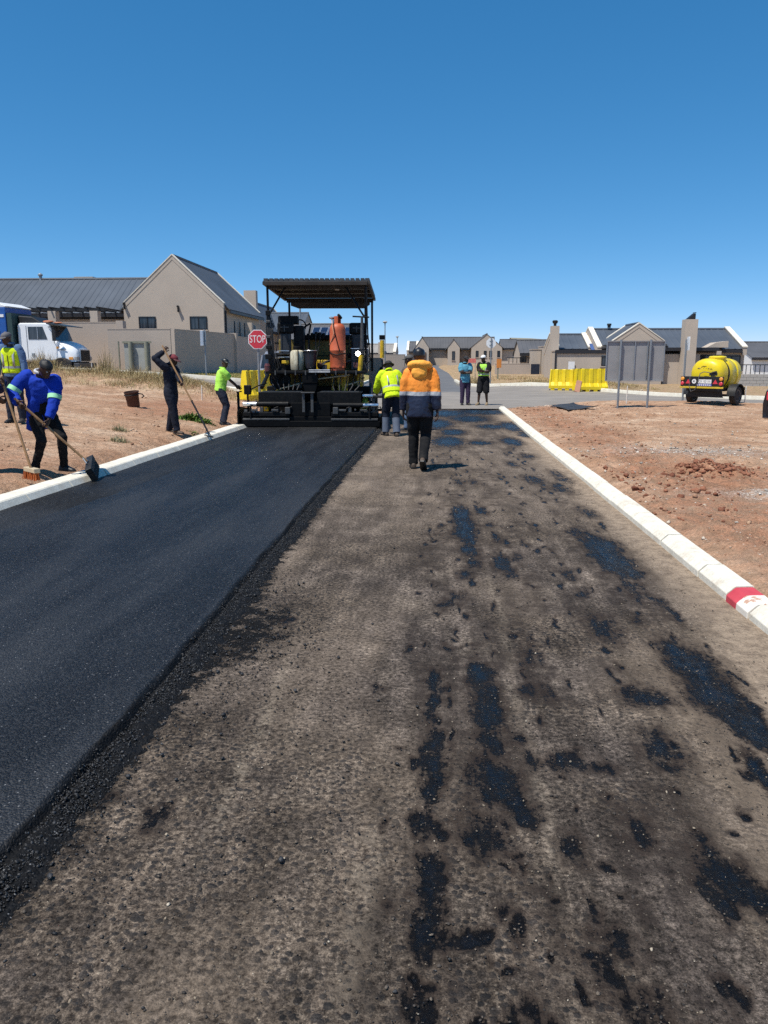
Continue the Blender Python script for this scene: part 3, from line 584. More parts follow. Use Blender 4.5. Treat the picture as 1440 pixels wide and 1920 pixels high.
def sheet(m, e0, e1, r0, r1, pitch=0.42, hgt=0.02):
    """corrugated sheet between the eave e0-e1 and the ridge r0-r1"""
    e0, e1, r0, r1 = map(Vector, (e0, e1, r0, r1)); L = (e1 - e0).length; k = max(2, int(L / pitch))
    nrm = (e1 - e0).cross(r0 - e0).normalized()
    if nrm.z < 0: nrm = -nrm
    us = []
    for i in range(k):
        for f, h in ((0, 0), (0.62, 0), (0.70, 1), (0.88, 1), (0.96, 0)): us.append(((i + f) / k, h))
    us.append((1, 0))
    b = len(m.v)
    for u, h in us:
        for s, (p, q) in enumerate(((e0, e1), (r0, r1))): m.v.append(tuple(p.lerp(q, u) + nrm * h * hgt))
    for u, h in us:
        for s, (p, q) in enumerate(((e0, e1), (r0, r1))): m.v.append(tuple(p.lerp(q, u) - nrm * 0.05))
    n = len(us)
    for i in range(n - 1):
        a = b + 2 * i; c = a + 2 * n
        m.f.append([a, a + 2, a + 3, a + 1]); m.f.append([c, c + 1, c + 3, c + 2])
        m.f.append([a, c, c + 2, a + 2]); m.f.append([a + 1, a + 3, c + 3, c + 1]); m.m += [m.cur] * 4
    a = b; c = b + 2 * n; m.f.append([a, a + 1, c + 1, c]); m.m.append(m.cur)
    a = b + 2 * (n - 1); c = a + 2 * n; m.f.append([a, c, c + 1, a + 1]); m.m.append(m.cur)
def window(parent, x0, x1, z0, z1, y, lights=2, M=None, fm=None):
    """window in a wall facing -y at depth y"""
    fr = MB(); w = 0.07
    for a, b, c, d in ((x0, x1, z0, z0 + w), (x0, x1, z1 - w, z1), (x0, x0 + w, z0 + w, z1 - w), (x1 - w, x1, z0 + w, z1 - w)): fr.box(a, b, y - 0.05, y + 0.02, c, d)
    o = fr.build('window', fm or M_frame, parent, smooth=False)
    pw = (x1 - x0 - w) / lights
    for i in range(lights):
        a = x0 + w + i * pw
        MB().box(a + 0.001, a + pw - w - 0.001, y - 0.02, y + 0.015, z0 + w + 0.001, z1 - w - 0.001).build('pane', M_glass, o, smooth=False)
        if i < lights - 1: MB().box(a + pw - w, a + pw, y - 0.045, y + 0.015, z0 + w + 0.001, z1 - w - 0.001).build('mullion', fm or M_frame, o, smooth=False)
    MB().box(x0 - 0.06, x1 + 0.06, y - 0.09, y + 0.02, z0 - 0.07, z0 - 0.004).build('sill', M_wall2, o, smooth=False)
    return o
def gable_y(parent, x0, x1, y0, y1, zb, ze, za, wall=None, roof=None, cope=0.14, over=0.12, fascia=True, xm=None):
    """block with its ridge along y: gable walls face the camera and away"""
    wall = wall or M_wall; roof = roof or M_roof; xm = (x0 + x1) / 2 if xm is None else xm
    m = MB(); m.prism([(x0, zb), (x1, zb), (x1, ze), (xm, za), (x0, ze)], 'y', y0, y1); m.build('wall', wall, parent, smooth=False)
    if cope:
        for k, (ya, yb) in enumerate(((y0 - 0.02, y0 + 0.28), (y1 - 0.28, y1 + 0.02))):
            c = MB(); c.prism([(x0 - 0.02, ze - 0.25), (x0 - 0.02, ze + cope), (xm, za + cope), (x1 + 0.02, ze + cope), (x1 + 0.02, ze - 0.25), (xm, za - 0.2)], 'y', ya, yb); c.build('gable_parapet', wall, parent, smooth=False)
            c = MB()
            for (xa, xb) in ((x0 - 0.05, xm), (x1 + 0.05, xm)):
                c.prism([(xa, ze + cope + 0.003), (xb, za + cope + 0.003), (xb, za + cope + 0.075), (xa, ze + cope + 0.06)], 'y', ya - 0.03, yb + 0.03)
            c.build('coping', M_cope, parent, smooth=False)
        a, b = y0 + 0.29, y1 - 0.29
    else: a, b = y0 - over, y1 + over
    for s, xe in ((0, x0), (1, x1)):
        dx = (-1 if s == 0 else 1) * 0.35; dz = -0.35 * (za - ze) / abs(xm - xe)
        m = MB(); sheet(m, (xe + dx, a, ze + dz + 0.06), (xe + dx, b, ze + dz + 0.06), (xm, a, za + 0.06), (xm, b, za + 0.06)); m.build('roof_sheet', roof, parent, smooth=False)
        if fascia:
            MB().box(xe + dx - 0.06, xe + dx + 0.06, a, b, ze + dz - 0.17, ze + dz - 0.0).build('gutter', M_dark, parent, smooth=False)
    MB().tube([(xm, a, za + 0.08), (xm, b, za + 0.08)], 0.09, 8).build('ridge_cap', roof, parent)
def gable_x(parent, x0, x1, y0, y1, zb, ze, za, wall=None, roof=None, cope=0.14, fascia=True):
    """block with its ridge along x: the long roof slope faces the camera"""
    wall = wall or M_wall; roof = roof or M_roof; ym = (y0 + y1) / 2
    m = MB(); m.prism([(y0, zb), (y1, zb), (y1, ze), (ym, za), (y0, ze)], 'x', x0, x1); m.build('wall', wall, parent, smooth=False)
    a, b = x0 - 0.1, x1 + 0.1
    if cope:
        for k, (xa, xb) in enumerate(((x0 - 0.02, x0 + 0.28), (x1 - 0.28, x1 + 0.02))):
            c = MB(); c.prism([(y0 - 0.32, ze - 0.5), (y0 - 0.32, ze + 0.02), (ym, za + cope), (y1 + 0.3, ze), (y1 + 0.3, ze - 0.5), (ym, za - 0.2)], 'x', xa, xb); c.build('gable_parapet', wall, parent, smooth=False)
            c = MB()
            for (ya, ze_) in ((y0 - 0.36, ze), (y1 + 0.36, ze)): c.prism([(ya, ze_ + 0.025), (ym, za + cope + 0.003), (ym, za + cope + 0.08), (ya, ze_ + 0.10)], 'x', xa - 0.03, xb + 0.03)
            c.build('coping', M_cope, parent, smooth=False)
        a, b = x0 + 0.29, x1 - 0.29
    for s, (ye, sg) in enumerate(((y0, -1), (y1, 1))):
        dz = -0.35 * (za - ze) / abs(ym - ye)
        m = MB(); sheet(m, (a, ye + sg * 0.35, ze + dz + 0.06), (b, ye + sg * 0.35, ze + dz + 0.06), (a, ym, za + 0.06), (b, ym, za + 0.06)); m.build('roof_sheet', roof, parent, smooth=False)
        if fascia:
            MB().box(a, b, ye + sg * 0.35 - 0.06, ye + sg * 0.35 + 0.06, ze + dz - 0.2, ze + dz).build('gutter', M_dark, parent, smooth=False)
    MB().tube([(a, ym, za + 0.08), (b, ym, za + 0.08)], 0.09, 8).build('ridge_cap', roof, parent)
def flat_block(parent, x0, x1, y0, y1, z0, z1, name='wall', mat=None, cap=True):
    MB().box(x0, x1, y0, y1, z0, z1).build(name, mat or M_wall, parent, smooth=False)
    if cap: MB().box(x0 - 0.04, x1 + 0.04, y0 - 0.04, y1 + 0.04, z1 + 0.002, z1 + 0.07).build('coping', M_wall2, parent, smooth=False)
def chimney(parent, x0, x1, y0, y1, z0, z1, cowl=0):
    c = MB().box(x0, x1, y0, y1, z0, z1).build('chimney', M_wall, parent, smooth=False)
    xm, ym = (x0 + x1) / 2, (y0 + y1) / 2
    if cowl == 1:
        m = MB(); m.lathe([(0.10, z1), (0.10, z1 + 0.16), (0.17, z1 + 0.20), (0.20, z1 + 0.34), (0.12, z1 + 0.40)], 12, Matrix.Translation((xm, ym, 0))); m.build('cowl', M_black, c)
    elif cowl == 2:
        m = MB(); m.prism([(x0 + 0.14, z1), (x1 - 0.16, z1), (x1 - 0.16, z1 + 0.36), (x1 - 0.22, z1 + 0.38)], 'y', y0 + 0.1, y1 - 0.1); m.tube([(x1 - 0.25, ym, z1 + 0.3), (x1 - 0.25, ym, z1 + 0.42), (x1 - 0.05, ym, z1 + 0.44)], 0.03, 6); m.build('cowl', M_black, c, smooth=False)
    return c

# ------------------------------------------------------------------ house on the left with the big gable
hA = thing('house', 'taupe gabled house with charcoal roof behind the boundary wall, left of the paving machine', 'house', (0, 0, 0))
gable_y(hA, -19.95, -13.45, 50, 60.5, 0.6, 5.05, 8.02, cope=0.07, xm=-16.62)
gable_x(hA, -36, -19.97, 52.4, 59.8, 0.6, 4.85, 7.22, cope=0)
for a, b in ((-18.99, -17.88), (-15.65, -14.54)): window(hA, a, b, 3.5, 4.33, 50.0)
MB().box(-36, -19.98, 52.36, 52.42, 4.3, 4.6).build('soffit_board', M_dark, hA, smooth=False)
for x in (-26.1, -23.55, -20.9):
    MB().box(x - 0.25, x + 0.25, 47.6, 48.1, 0.9, 4.55).build('pergola_pillar', M_wall, hA, smooth=False, bevel=0.01)
MB().box(-30, -20.3, 47.75, 47.95, 4.553, 4.70).build('pergola_beam', M_black, hA, smooth=False)
for x in np.arange(-29.6, -20.4, 0.75): MB().box(x - 0.04, x + 0.04, 47.4, 52.3, 4.704, 4.80).build('pergola_slat', M_black, hA, smooth=False)
MB().prism([(-38, 0.6), (-29.2, 0.6), (-29.2, 4.9), (-33.6, 7.6), (-38, 4.9)], 'y', 50.8, 52.2).build('wall', M_wall, hA, smooth=False)
MB().prism([(-33.6, 7.6), (-29.1, 4.85), (-29.1, 4.97), (-33.6, 7.72)], 'y', 50.7, 52.25).build('coping', M_cope, hA, smooth=False)
m = MB(); m.cyl((-28.35, 56.1, 7.1), (-28.35, 56.1, 7.55), 0.1); m.lathe([(0.15, 7.52), (0.17, 7.62), (0.05, 7.72)], 12, Matrix.Translation((-28.35, 56.1, 0))); m.build('roof_vent', M_galv, hA)
m = MB(); m.box(-26.3, -24.9, 57, 58.2, 6.2, 7.55); m.build('chimney', M_wall, hA, smooth=False)
for (x, z) in ((-19.85, 5.15), (-16.35, 4.95)):
    m = MB(); m.box(x - 0.03, x + 0.03, 49.8, 49.99, z - 0.35, z + 0.05); m.ball((x, 49.78, z), 0.07, 8, 6); m.build('wall_light', M_black, hA)
for y in (52.5, 54.0, 55.3): MB().box(-13.44, -13.40, y, y + 0.16, 2.0, 4.15).build('window', M_frame, hA, smooth=False)
MB().box(-13.44, -13.38, 56.2, 58.6, 2.3, 4.1).build('window', M_frame, hA, smooth=False)
MB().cyl((-13.38, 50.25, 1), (-13.38, 50.25, 4.7), 0.06).build('downpipe', M_dark, hA)

bw = thing('boundary_wall', 'high taupe plastered wall around the gabled house on the left, shaded on its right side', 'wall')
def wall_run(parent, a, b, zt, th=0.22, zb=-0.3, name='wall_panel', mat=None, cap=0.05):
    a = Vector((*a, 0)); b = Vector((*b, 0)); d = (b - a).normalized(); n = Vector((-d.y, d.x, 0)) * th / 2
    def P(z0, z1, e): 
        q = [a - n * e, b - n * e, b + n * e, a + n * e]; vs = [(p.x, p.y, z0) for p in q] + [(p.x, p.y, z1) for p in q]
        return MB().add(vs, [(0, 3, 2, 1), (4, 5, 6, 7), (0, 1, 5, 4), (1, 2, 6, 5), (2, 3, 7, 6), (3, 0, 4, 7)])
    P(zb, zt, 1).build(name, mat or M_wall2, parent, smooth=False)
    if cap: P(zt + 0.002, zt + cap, 1.12).build('coping', mat or M_wall2, parent, smooth=False)
for a, b in ((-30.5, -26), (-25.98, -21.6), (-21.58, -17.45)): wall_run(bw, (a, 43), (b, 43), 3.62)
for x in (-26, -21.6, -17.35): MB().box(x - 0.2, x + 0.2, 42.75, 43.2, -0.3, 3.72).build('pilaster', M_wall2, bw, smooth=False, bevel=0.01)
wall_run(bw, (-17.1, 40.6), (-13.75, 40.6), 3.16); wall_run(bw, (-17.1, 40.75), (-17.1, 42.7), 3.16)
wall_run(bw, (-13.64, 40.5), (-12.45, 48.2), 3.14); wall_run(bw, (-12.4, 48.25), (-12.7, 60.5), 3.02)
MB().box(-12.62, -12.2, 48.1, 48.5, -0.3, 3.22).build('pilaster', M_wall2, bw, smooth=False, bevel=0.01)
MB().box(-12.95, -12.5, 53.6, 54.05, -0.3, 4.1).build('gate_pillar', M_wall, bw, smooth=False, bevel=0.01)

# ------------------------------------------------------------------ houses behind the paver
hB = thing('house', 'taupe house with square chimney and white gable edge behind the left end of the paver', 'house')
gable_y(hB, -21, -15.4, 72, 84, 0.4, 4.6, 6.9, xm=-17.2)
gable_x(hB, -16.5, -12.85, 76, 84, 0.4, 4.55, 6.2, cope=0)
chimney(hB, -17.25, -16.15, 71.2, 71.95, 0.4, 7.75)
hS = thing('house', 'low house with solar panels on a grey roof, seen under the paver canopy', 'house')
gable_x(hS, -13, -6.6, 68.5, 76.5, 0.2, 3.1, 4.75, roof=M_roof2, cope=0)
for i in range(5):
    xa = -11.0 + i * 0.72; p = MB(); zz = lambda y: 3.1 + (y - 68.5) / 4 * 1.65 + 0.14
    ya, yb = 69.3, 71.6
    p.add([(xa, ya, zz(ya)), (xa + 0.68, ya, zz(ya)), (xa + 0.68, yb, zz(yb)), (xa, yb, zz(yb)), (xa, ya, zz(ya) - 0.05), (xa + 0.68, ya, zz(ya) - 0.05), (xa + 0.68, yb, zz(yb) - 0.05), (xa, yb, zz(yb) - 0.05)], [(0, 1, 2, 3), (4, 7, 6, 5), (0, 4, 5, 1), (1, 5, 6, 2), (2, 6, 7, 3), (3, 7, 4, 0)])
    o = p.build('solar_panel', M_alu, hS, smooth=False)
    for j in range(2):
        a2 = ya + 0.06 + j * 1.12; b2 = a2 + 1.06
        MB().add([(xa + 0.05, a2, zz(a2) + 0.012), (xa + 0.63, a2, zz(a2) + 0.012), (xa + 0.63, b2, zz(b2) + 0.012), (xa + 0.05, b2, zz(b2) + 0.012), (xa + 0.05, a2, zz(a2) + 0.003), (xa + 0.63, a2, zz(a2) + 0.003), (xa + 0.63, b2, zz(b2) + 0.003), (xa + 0.05, b2, zz(b2) + 0.003)], [(0, 1, 2, 3), (0, 4, 5, 1), (1, 5, 6, 2), (2, 6, 7, 3), (3, 7, 4, 0)]).build('solar_cell', M_solar, o, smooth=False)
hC = thing('house', 'pale roofed house with white parapet beside the far street lamps, right of the paver', 'house')
gable_x(hC, -8.6, -4.7, 95, 101, 0.4, 2.5, 3.45, roof=M_roof3)
chimney(hC, -6.75, -6.2, 94.2, 94.9, 0.3, 3.68)
for x in (-6.0, -5.5, -5.05): window(hC, x, x + 0.38, 1.7, 2.35, 94.95, 1)
wc = thing('boundary_wall', 'low taupe wall below the far street lamps, right of the paver', 'wall')
wall_run(wc, (-7.6, 90), (-3.5, 91), 2.2); wall_run(wc, (-3.48, 91.0), (-4.2, 108), 2.2)
for x in (-8.2, -7.75): MB().box(x - 0.2, x + 0.2, 79.8, 80.2, 0, 2.7).build('gate_pillar', M_wall, wc, smooth=False)

# ------------------------------------------------------------------ long gabled house at the end of the street
hD = thing('house', 'long taupe house with three gables and grey roofs at the end of the street', 'house')
gable_x(hD, -2.0, 9.3, 123, 129, 0.5, 3.5, 5.05, roof=M_roof2, cope=0)
gable_y(hD, -2.95, -0.9, 119.8, 126, 0.5, 3.5, 4.95, roof=M_roof2, cope=0, over=0.05)
gable_y(hD, 1.95, 3.75, 119.6, 126, 0.5, 3.5, 4.6, roof=M_roof2, cope=0, over=0.05)
gable_y(hD, 5.45, 10.0, 118.6, 129, 0.5, 3.5, 5.35, roof=M_roof2, cope=0, over=0.05)
gable_x(hD, 10.0, 12.4, 119.5, 125, 0.5, 3.45, 4.6, roof=M_roof2, cope=0)
gable_x(hD, -4.3, -2.6, 122, 128, 0.5, 3.0, 4.35, roof=M_roof2)
MB().box(-2.5, -1.3, 119.7, 119.79, 0.5, 2.75).build('garage_door', M_brown, hD, smooth=False)
window(hD, 2.6, 3.05, 1.55, 2.9, 119.6, 1)
for x in (6.1, 7.3, 8.1, 9.3): window(hD, x, x + 0.42, 2.0, 2.95, 118.6, 1)
for (xa, xb, y) in ((-0.9, 1.9, 122.96), (3.8, 5.4, 122.96)): MB().box(xa, xb, y - 0.1, y, 3.1, 3.5).build('soffit_board', M_dark, hD, smooth=False)
wD = thing('boundary_wall', 'low taupe garden wall right of the street, behind the orange board', 'wall')
wall_run(wD, (7.2, 100), (12.0, 92), 1.45); wall_run(wD, (12.05, 91.9), (8.62, 77.8), 1.35)
for x, y in ((7.3, 99.6), (12.05, 92)): MB().box(x - 0.2, x + 0.2, y - 0.2, y + 0.2, -0.2, 1.6).build('pilaster', M_wall2, wD, smooth=False)

# ------------------------------------------------------------------ house with the blue gate, right of centre
hE = thing('house', 'taupe house with dark roof and navy gate, left of the yellow barriers across the road', 'house')
gable_x(hE, 7.95, 11.6, 74, 80, -0.1, 2.3, 3.4, roof=M_roof2, cope=0)
flat_block(hE, 9.55, 10.95, 70.5, 73.9, -0.1, 2.75); flat_block(hE, 8.75, 9.5, 71.5, 73.9, -0.1, 2.5)
MB().box(10.0, 10.55, 70.44, 70.49, 0.05, 1.75).build('garage_door', M_block, hE, smooth=False)
MB().box(7.9, 8.5, 73.9, 73.98, 1.4, 1.9).build('window', M_frame, hE, smooth=False)
MB().box(8.55, 9.32, 70.6, 70.68, -0.1, 1.25).build('gate', simple('navy_gate', (0.012, 0.018, 0.035), 0.5), hE, smooth=False)
wE = thing('boundary_wall', 'low wall with open metal rails joining the navy gate', 'wall')
wall_run(wE, (5.4, 71), (8.5, 71), 1.25, zb=-0.2)
for x in np.arange(6.6, 8.4, 0.35): MB().box(x, x + 0.05, 70.98, 71.02, 1.3, 1.75).build('rail', M_black, wE, smooth=False)
MB().box(6.4, 8.5, 70.97, 71.03, 1.755, 1.82).build('top_rail', M_black, wE, smooth=False)

# ------------------------------------------------------------------ right-hand house
hG = thing('house', 'long charcoal roofed house with tall chimney behind the water tanker trailer', 'house')
gable_x(hG, 11.2, 21.2, 55.6, 62.2, -0.6, 2.42, 3.72, cope=0.18)
gable_y(hG, 11.85, 15.15, 53.6, 57.5, -0.6, 2.78, 3.92, cope=0.05)
gable_x(hG, 8.55, 11.15, 57.2, 62.2, -0.6, 2.45, 3.38)
flat_block(hG, 8.22, 11.83, 53.9, 57.15, -0.6, 2.18)
MB().box(8.16, 11.84, 53.82, 53.9, 2.02, 2.27).build('fascia', M_dark, hG, smooth=False)
MB().box(8.1, 8.2, 53.84, 53.94, 0.2, 2.25).build('downpipe', M_dark, hG, smooth=False)
chimney(hG, 8.1, 8.66, 56.0, 56.6, -0.4, 3.93, 1)
chimney(hG, 16.4, 17.2, 53.3, 54.1, -0.6, 4.22, 2)
m = MB(); m.box(15.4, 17.75, 54.15, 55.55, -0.6, 1.98); m.build('wall', M_wall, hG, smooth=False)
m = MB(); m.box(15.2, 18.9, 53.9, 55.6, 2.2, 2.42); m.build('veranda_roof', M_dark, hG, smooth=False)
MB().box(18.75, 19.05, 53.9, 54.2, -0.6, 2.19).build('veranda_post', M_wall, hG, smooth=False)
MB().prism([(18.2, 2.425), (19.6, 2.425), (19.6, 2.85), (18.8, 2.75)], 'y', 54.3, 55.5).build('wall', M_wall, hG, smooth=False)
window(hG, 17.8, 19.2, 0.9, 1.92, 55.58, 2); window(hG, 19.75, 20.95, 0.55, 1.9, 55.58, 2); window(hG, 11.2, 11.8, 1.2, 1.85, 53.9, 1)
m = MB(); m.lathe([(0.12, 3.9), (0.12, 4.05), (0.17, 4.09), (0.15, 4.2)], 12, Matrix.Translation((12.65, 58.8, 0))); m.build('cowl', M_black, hG)
p = MB(); p.add([(10.95, 56.2, 2.3), (11.75, 56.2, 2.3), (11.75, 57.1, 2.75), (10.95, 57.1, 2.75), (10.95, 56.2, 2.26), (11.75, 56.2, 2.26), (11.75, 57.1, 2.71), (10.95, 57.1, 2.71)], [(0, 1, 2, 3), (4, 7, 6, 5), (0, 4, 5, 1), (1, 5, 6, 2), (2, 6, 7, 3), (3, 7, 4, 0)]); p.build('solar_panel', simple('blue_panel', (0.05, 0.10, 0.26), 0.25), hG, smooth=False)
MB().box(9.0, 9.42, 53.78, 53.82, 0.98, 1.5).build('notice', M_white, hG, smooth=False)
bl = thing('block_wall', 'low unplastered grey block wall behind the water tanker trailer', 'wall')
r0 = 0
for iz, z in enumerate(np.arange(-0.25, 0.75, 0.2)):
    for ix, x in enumerate(np.arange(17.9 + (0.2 if iz % 2 else 0), 24, 0.41)):
        if r0 == 0: base_block = MB().box(0, 0.395, 0, 0.14, 0, 0.185).build('block', M_block, bl, smooth=False, bevel=0.006); o = base_block; r0 = 1
        else: o = base_block.copy(); C.objects.link(o)
        o.location = (x, 50 + random.uniform(-.006, .006), z)
MB().box(17.9, 24.2, 50.03, 50.12, -0.3, 0.73).build('mortar', M_block, bl, smooth=False)
bal = thing('balustrade', 'thin black balustrade above the grey block wall at the right', 'fence')
for x in np.arange(18.9, 24, 0.28): MB().box(x, x + 0.035, 50.6, 50.635, 0.55, 1.28).build('baluster', M_black, bal, smooth=False)
MB().box(18.8, 24.1, 50.59, 50.645, 1.283, 1.33).build('handrail', M_black, bal, smooth=False); MB().box(18.8, 24.1, 50.595, 50.64, 0.5, 0.548).build('bottom_rail', M_black, bal, smooth=False)
hH = thing('house', 'distant grey roofed white house at the right edge beyond the balustrade', 'house')
gable_x(hH, 32, 46, 82, 92, -1, 1.9, 3.4, wall=M_white, roof=M_roof2, cope=0)
# low hill far right, distant low rise
m = MB(); n = 40; rings = []
xs = np.linspace(60, 700, n)
for y, hh in ((500, -1), (560, 0.6), (640, 1.0), (760, -1)):
    rings.append([(x, y, -2 + max(0, hh) * 26 * (0.45 + 0.4 * math.sin(x * 0.011) + 0.15 * math.sin(x * 0.037))) for x in xs])
V = np.array(rings).reshape(-1, 3); i = np.arange(3 * n).reshape(3, n)[:, :-1].ravel()
tag(link('hills', mesh_np('hills', V, np.stack([i, i + 1, i + 1 + n, i + n], 1), True), simple('hill_scrub', (0.26, 0.23, 0.15), 0.95, scale=0.05)), kind='structure')
# ------------------------------------------------------------------ street furniture
M_red = simple('sign_red', (0.55, 0.035, 0.055), 0.45, var=0.06)
M_post = simple('grey_post', (0.24, 0.26, 0.28), 0.5, 0.35)
M_orange = simple('orange_board', (0.55, 0.20, 0.04), 0.7)
M_yplast = None
def octagon(r): return [(r * math.cos(math.pi / 8 + k * math.pi / 4), r * math.sin(math.pi / 8 + k * math.pi / 4)) for k in range(8)]
def stop_sign(name, label, x, y, zc, r, rz, ztop, back=False):
    zb = Hz(x, y) - 0.05
    s = thing(name, label, 'sign', (x, y, 0), rz, None)
    MB().cyl((0, 0.06, zb), (0, 0.06, ztop), 0.035, n=12).build('post', M_post, s)
    p = MB().prism([(a, b + zc) for a, b in octagon(r)], 'y', 0, 0.012).build('plate', M_alu if not back else M_white, s, smooth=False)
    MB().prism([(a, b + zc) for a, b in octagon(r * 0.985)], 'y', -0.004, -0.001).build('border', M_white, p, smooth=False)
    MB().prism([(a, b + zc) for a, b in octagon(r * 0.91)], 'y', -0.008, -0.0045).build('face', M_red, p, smooth=False)
    tm = text_mesh('STOP', r * 0.80, 0.0015); tm.transform(Matrix.Diagonal((0.82, 1.25, 1, 1)))
    o = link('lettering', tm, M_white, p); o.rotation_euler = (math.pi / 2, 0, 0); o.location = (0, -0.011, zc)
    for dz in (-0.12, 0.12): MB().box(-0.10, 0.10, 0.014, 0.03, zc + dz - 0.015, zc + dz + 0.015).build('bracket', M_galv, s, smooth=False)
    return s
stop_sign('stop_sign', 'red octagonal stop sign on grey post beside the left end of the paver', -5.43, 24.0, 2.22, 0.315, 0, 2.45)
stop_sign('stop_sign', 'pale back of an octagonal sign on grey post behind the two standing men', 3.38, 48, 2.60, 0.31, math.pi + 0.1, 2.95, True)
# large board seen from behind
sb = thing('signboard', 'back of a large grey panelled signboard on two tall posts', 'sign', (0, 0, 0))
for x in (6.03, 6.98): MB().cyl((x, 26.1, Hz(x, 26.1) - 0.1), (x, 26.1, 2.25), 0.035, n=12).build('post', M_post, sb)
M_board = simple('board_back', (0.31, 0.305, 0.30), 0.55, 0.3, var=0.08)
for a, b in ((5.62, 6.02), (6.025, 6.50), (6.505, 6.95), (6.955, 7.44)): MB().box(a, b, 26.19, 26.205, 0.95, 2.19).build('panel', M_board, sb, smooth=False)
for x in (5.60, 6.50, 6.90, 7.44): MB().box(x - 0.014, x + 0.014, 26.15, 26.188, 0.93, 2.21).build('rib', M_galv, sb, smooth=False)
for z in (0.93, 2.2): MB().box(5.6, 7.46, 26.145, 26.187, z - 0.015, z + 0.015).build('edge_rail', M_board, sb, smooth=False)
# sign seen almost edge-on
es = thing('road_sign', 'road sign seen nearly edge-on on grey post left of the water tanker', 'sign', (9.32, 30, 0))
MB().cyl((0, 0, Hz(9.3, 30) - 0.1), (-0.02, 0, 2.35), 0.035, n=12).build('post', M_post, es)
m = MB(); m.prism([(-0.25, 1.95), (0.25, 1.95), (0.25, 2.35), (0.2, 2.45), (-0.2, 2.45), (-0.25, 2.35)], 'x', 0.05, 0.062, Matrix.Rotation(math.radians(-6), 4, 'Z')); m.build('plate', M_white, es, smooth=False)
m = MB(); m.prism([(-0.21, 2.0), (0.21, 2.0), (0.21, 2.33), (0.17, 2.41), (-0.17, 2.41), (-0.21, 2.33)], 'x', 0.064, 0.066, Matrix.Rotation(math.radians(-6), 4, 'Z')); m.build('face', M_post, es, smooth=False)
# narrow sign on a thin post in front of the shaded wall
ns = thing('road_sign', 'thin grey post with narrow edge-on sign in front of the shaded wall', 'sign', (-11.2, 38, 0))
MB().cyl((0, 0, Hz(-11.2, 38) - 0.1), (0, 0, 3.06), 0.035, n=12).build('post', M_post, ns)
MB().box(-0.16, -0.02, -0.25, 0.25, 2.28, 3.0).build('plate', M_alu, ns, smooth=False, bevel=0.01)
# board on thick timber posts by the corner of the wall
nb = thing('notice_board', 'grey board on two thick timber posts at the corner of the left wall', 'notice board', (0, 0, 0))
M_timber = simple('weathered_timber', (0.22, 0.22, 0.17), 0.9, scale=6)
for x in (-15.45, -14.62): MB().cyl((x, 39.3, 0.6), (x, 39.3, 2.5), 0.11, n=12).build('post', M_timber, nb)
MB().box(-15.85, -14.5, 39.46, 39.5, 1.05, 2.5).build('panel', simple('board_grey', (0.32, 0.33, 0.31), 0.6), nb, smooth=False)
MB().box(-15.9, -14.4, 39.38, 39.44, 2.44, 2.54).build('top_rail', M_timber, nb, smooth=False); MB().box(-16.15, -16.1, 39.42, 39.5, 0.8, 2.54).build('edge_post', M_timber, nb, smooth=False)
# orange board and small red banner
ob = thing('orange_board', 'small orange board on timber post by the far garden wall', 'sign', (4.8, 60, 0))
MB().box(-0.05, 0.05, 0, 0.1, Hz(4.8, 60) - 0.1, 1.6).build('post', M_timber, ob, smooth=False)
MB().box(-0.12, 0.24, -0.03, -0.004, 1.02, 1.68).build('plate', M_orange, ob, smooth=False)
rb = thing('banner', 'small red and white banner board behind the two standing men', 'sign', (2.65, 56, 0))
for x in (-0.22, 0.22): MB().cyl((x, 0.03, -0.05), (x, 0.03, 1.62), 0.02, n=8).build('post', M_galv, rb)
MB().box(-0.27, 0.27, -0.01, 0.005, 1.40, 1.70).build('plate', simple('banner_red', (0.62, 0.16, 0.13), 0.6, var=0.2, scale=9), rb, smooth=False)
def street_lamp(label, x, y, top):
    s = thing('street_lamp', label, 'street lamp', (x, y, 0), 0, 'street lamps'); zb = Hz(x, y)
    MB().tube([(0, 0, zb - 0.2), (0, 0, top - 0.1)], [0.07, 0.045], 12).build('pole', M_post, s)
    m = MB(); m.lathe([(0.05, top - 0.25), (0.06, top - 0.1), (0.22, top + 0.02), (0.25, top + 0.07), (0.18, top + 0.14), (0.02, top + 0.18)], 16); m.build('lamp_head', simple('lamp_grey', (0.35, 0.36, 0.36), 0.5), s)
street_lamp('nearer and taller of two street lamps right of the paver', -5.04, 80, 5.30)
street_lamp('farther and shorter of two street lamps right of the paver', -5.69, 120, 5.0)
street_lamp('street lamp pole rising behind the paver canopy', -7.85, 46, 5.5)

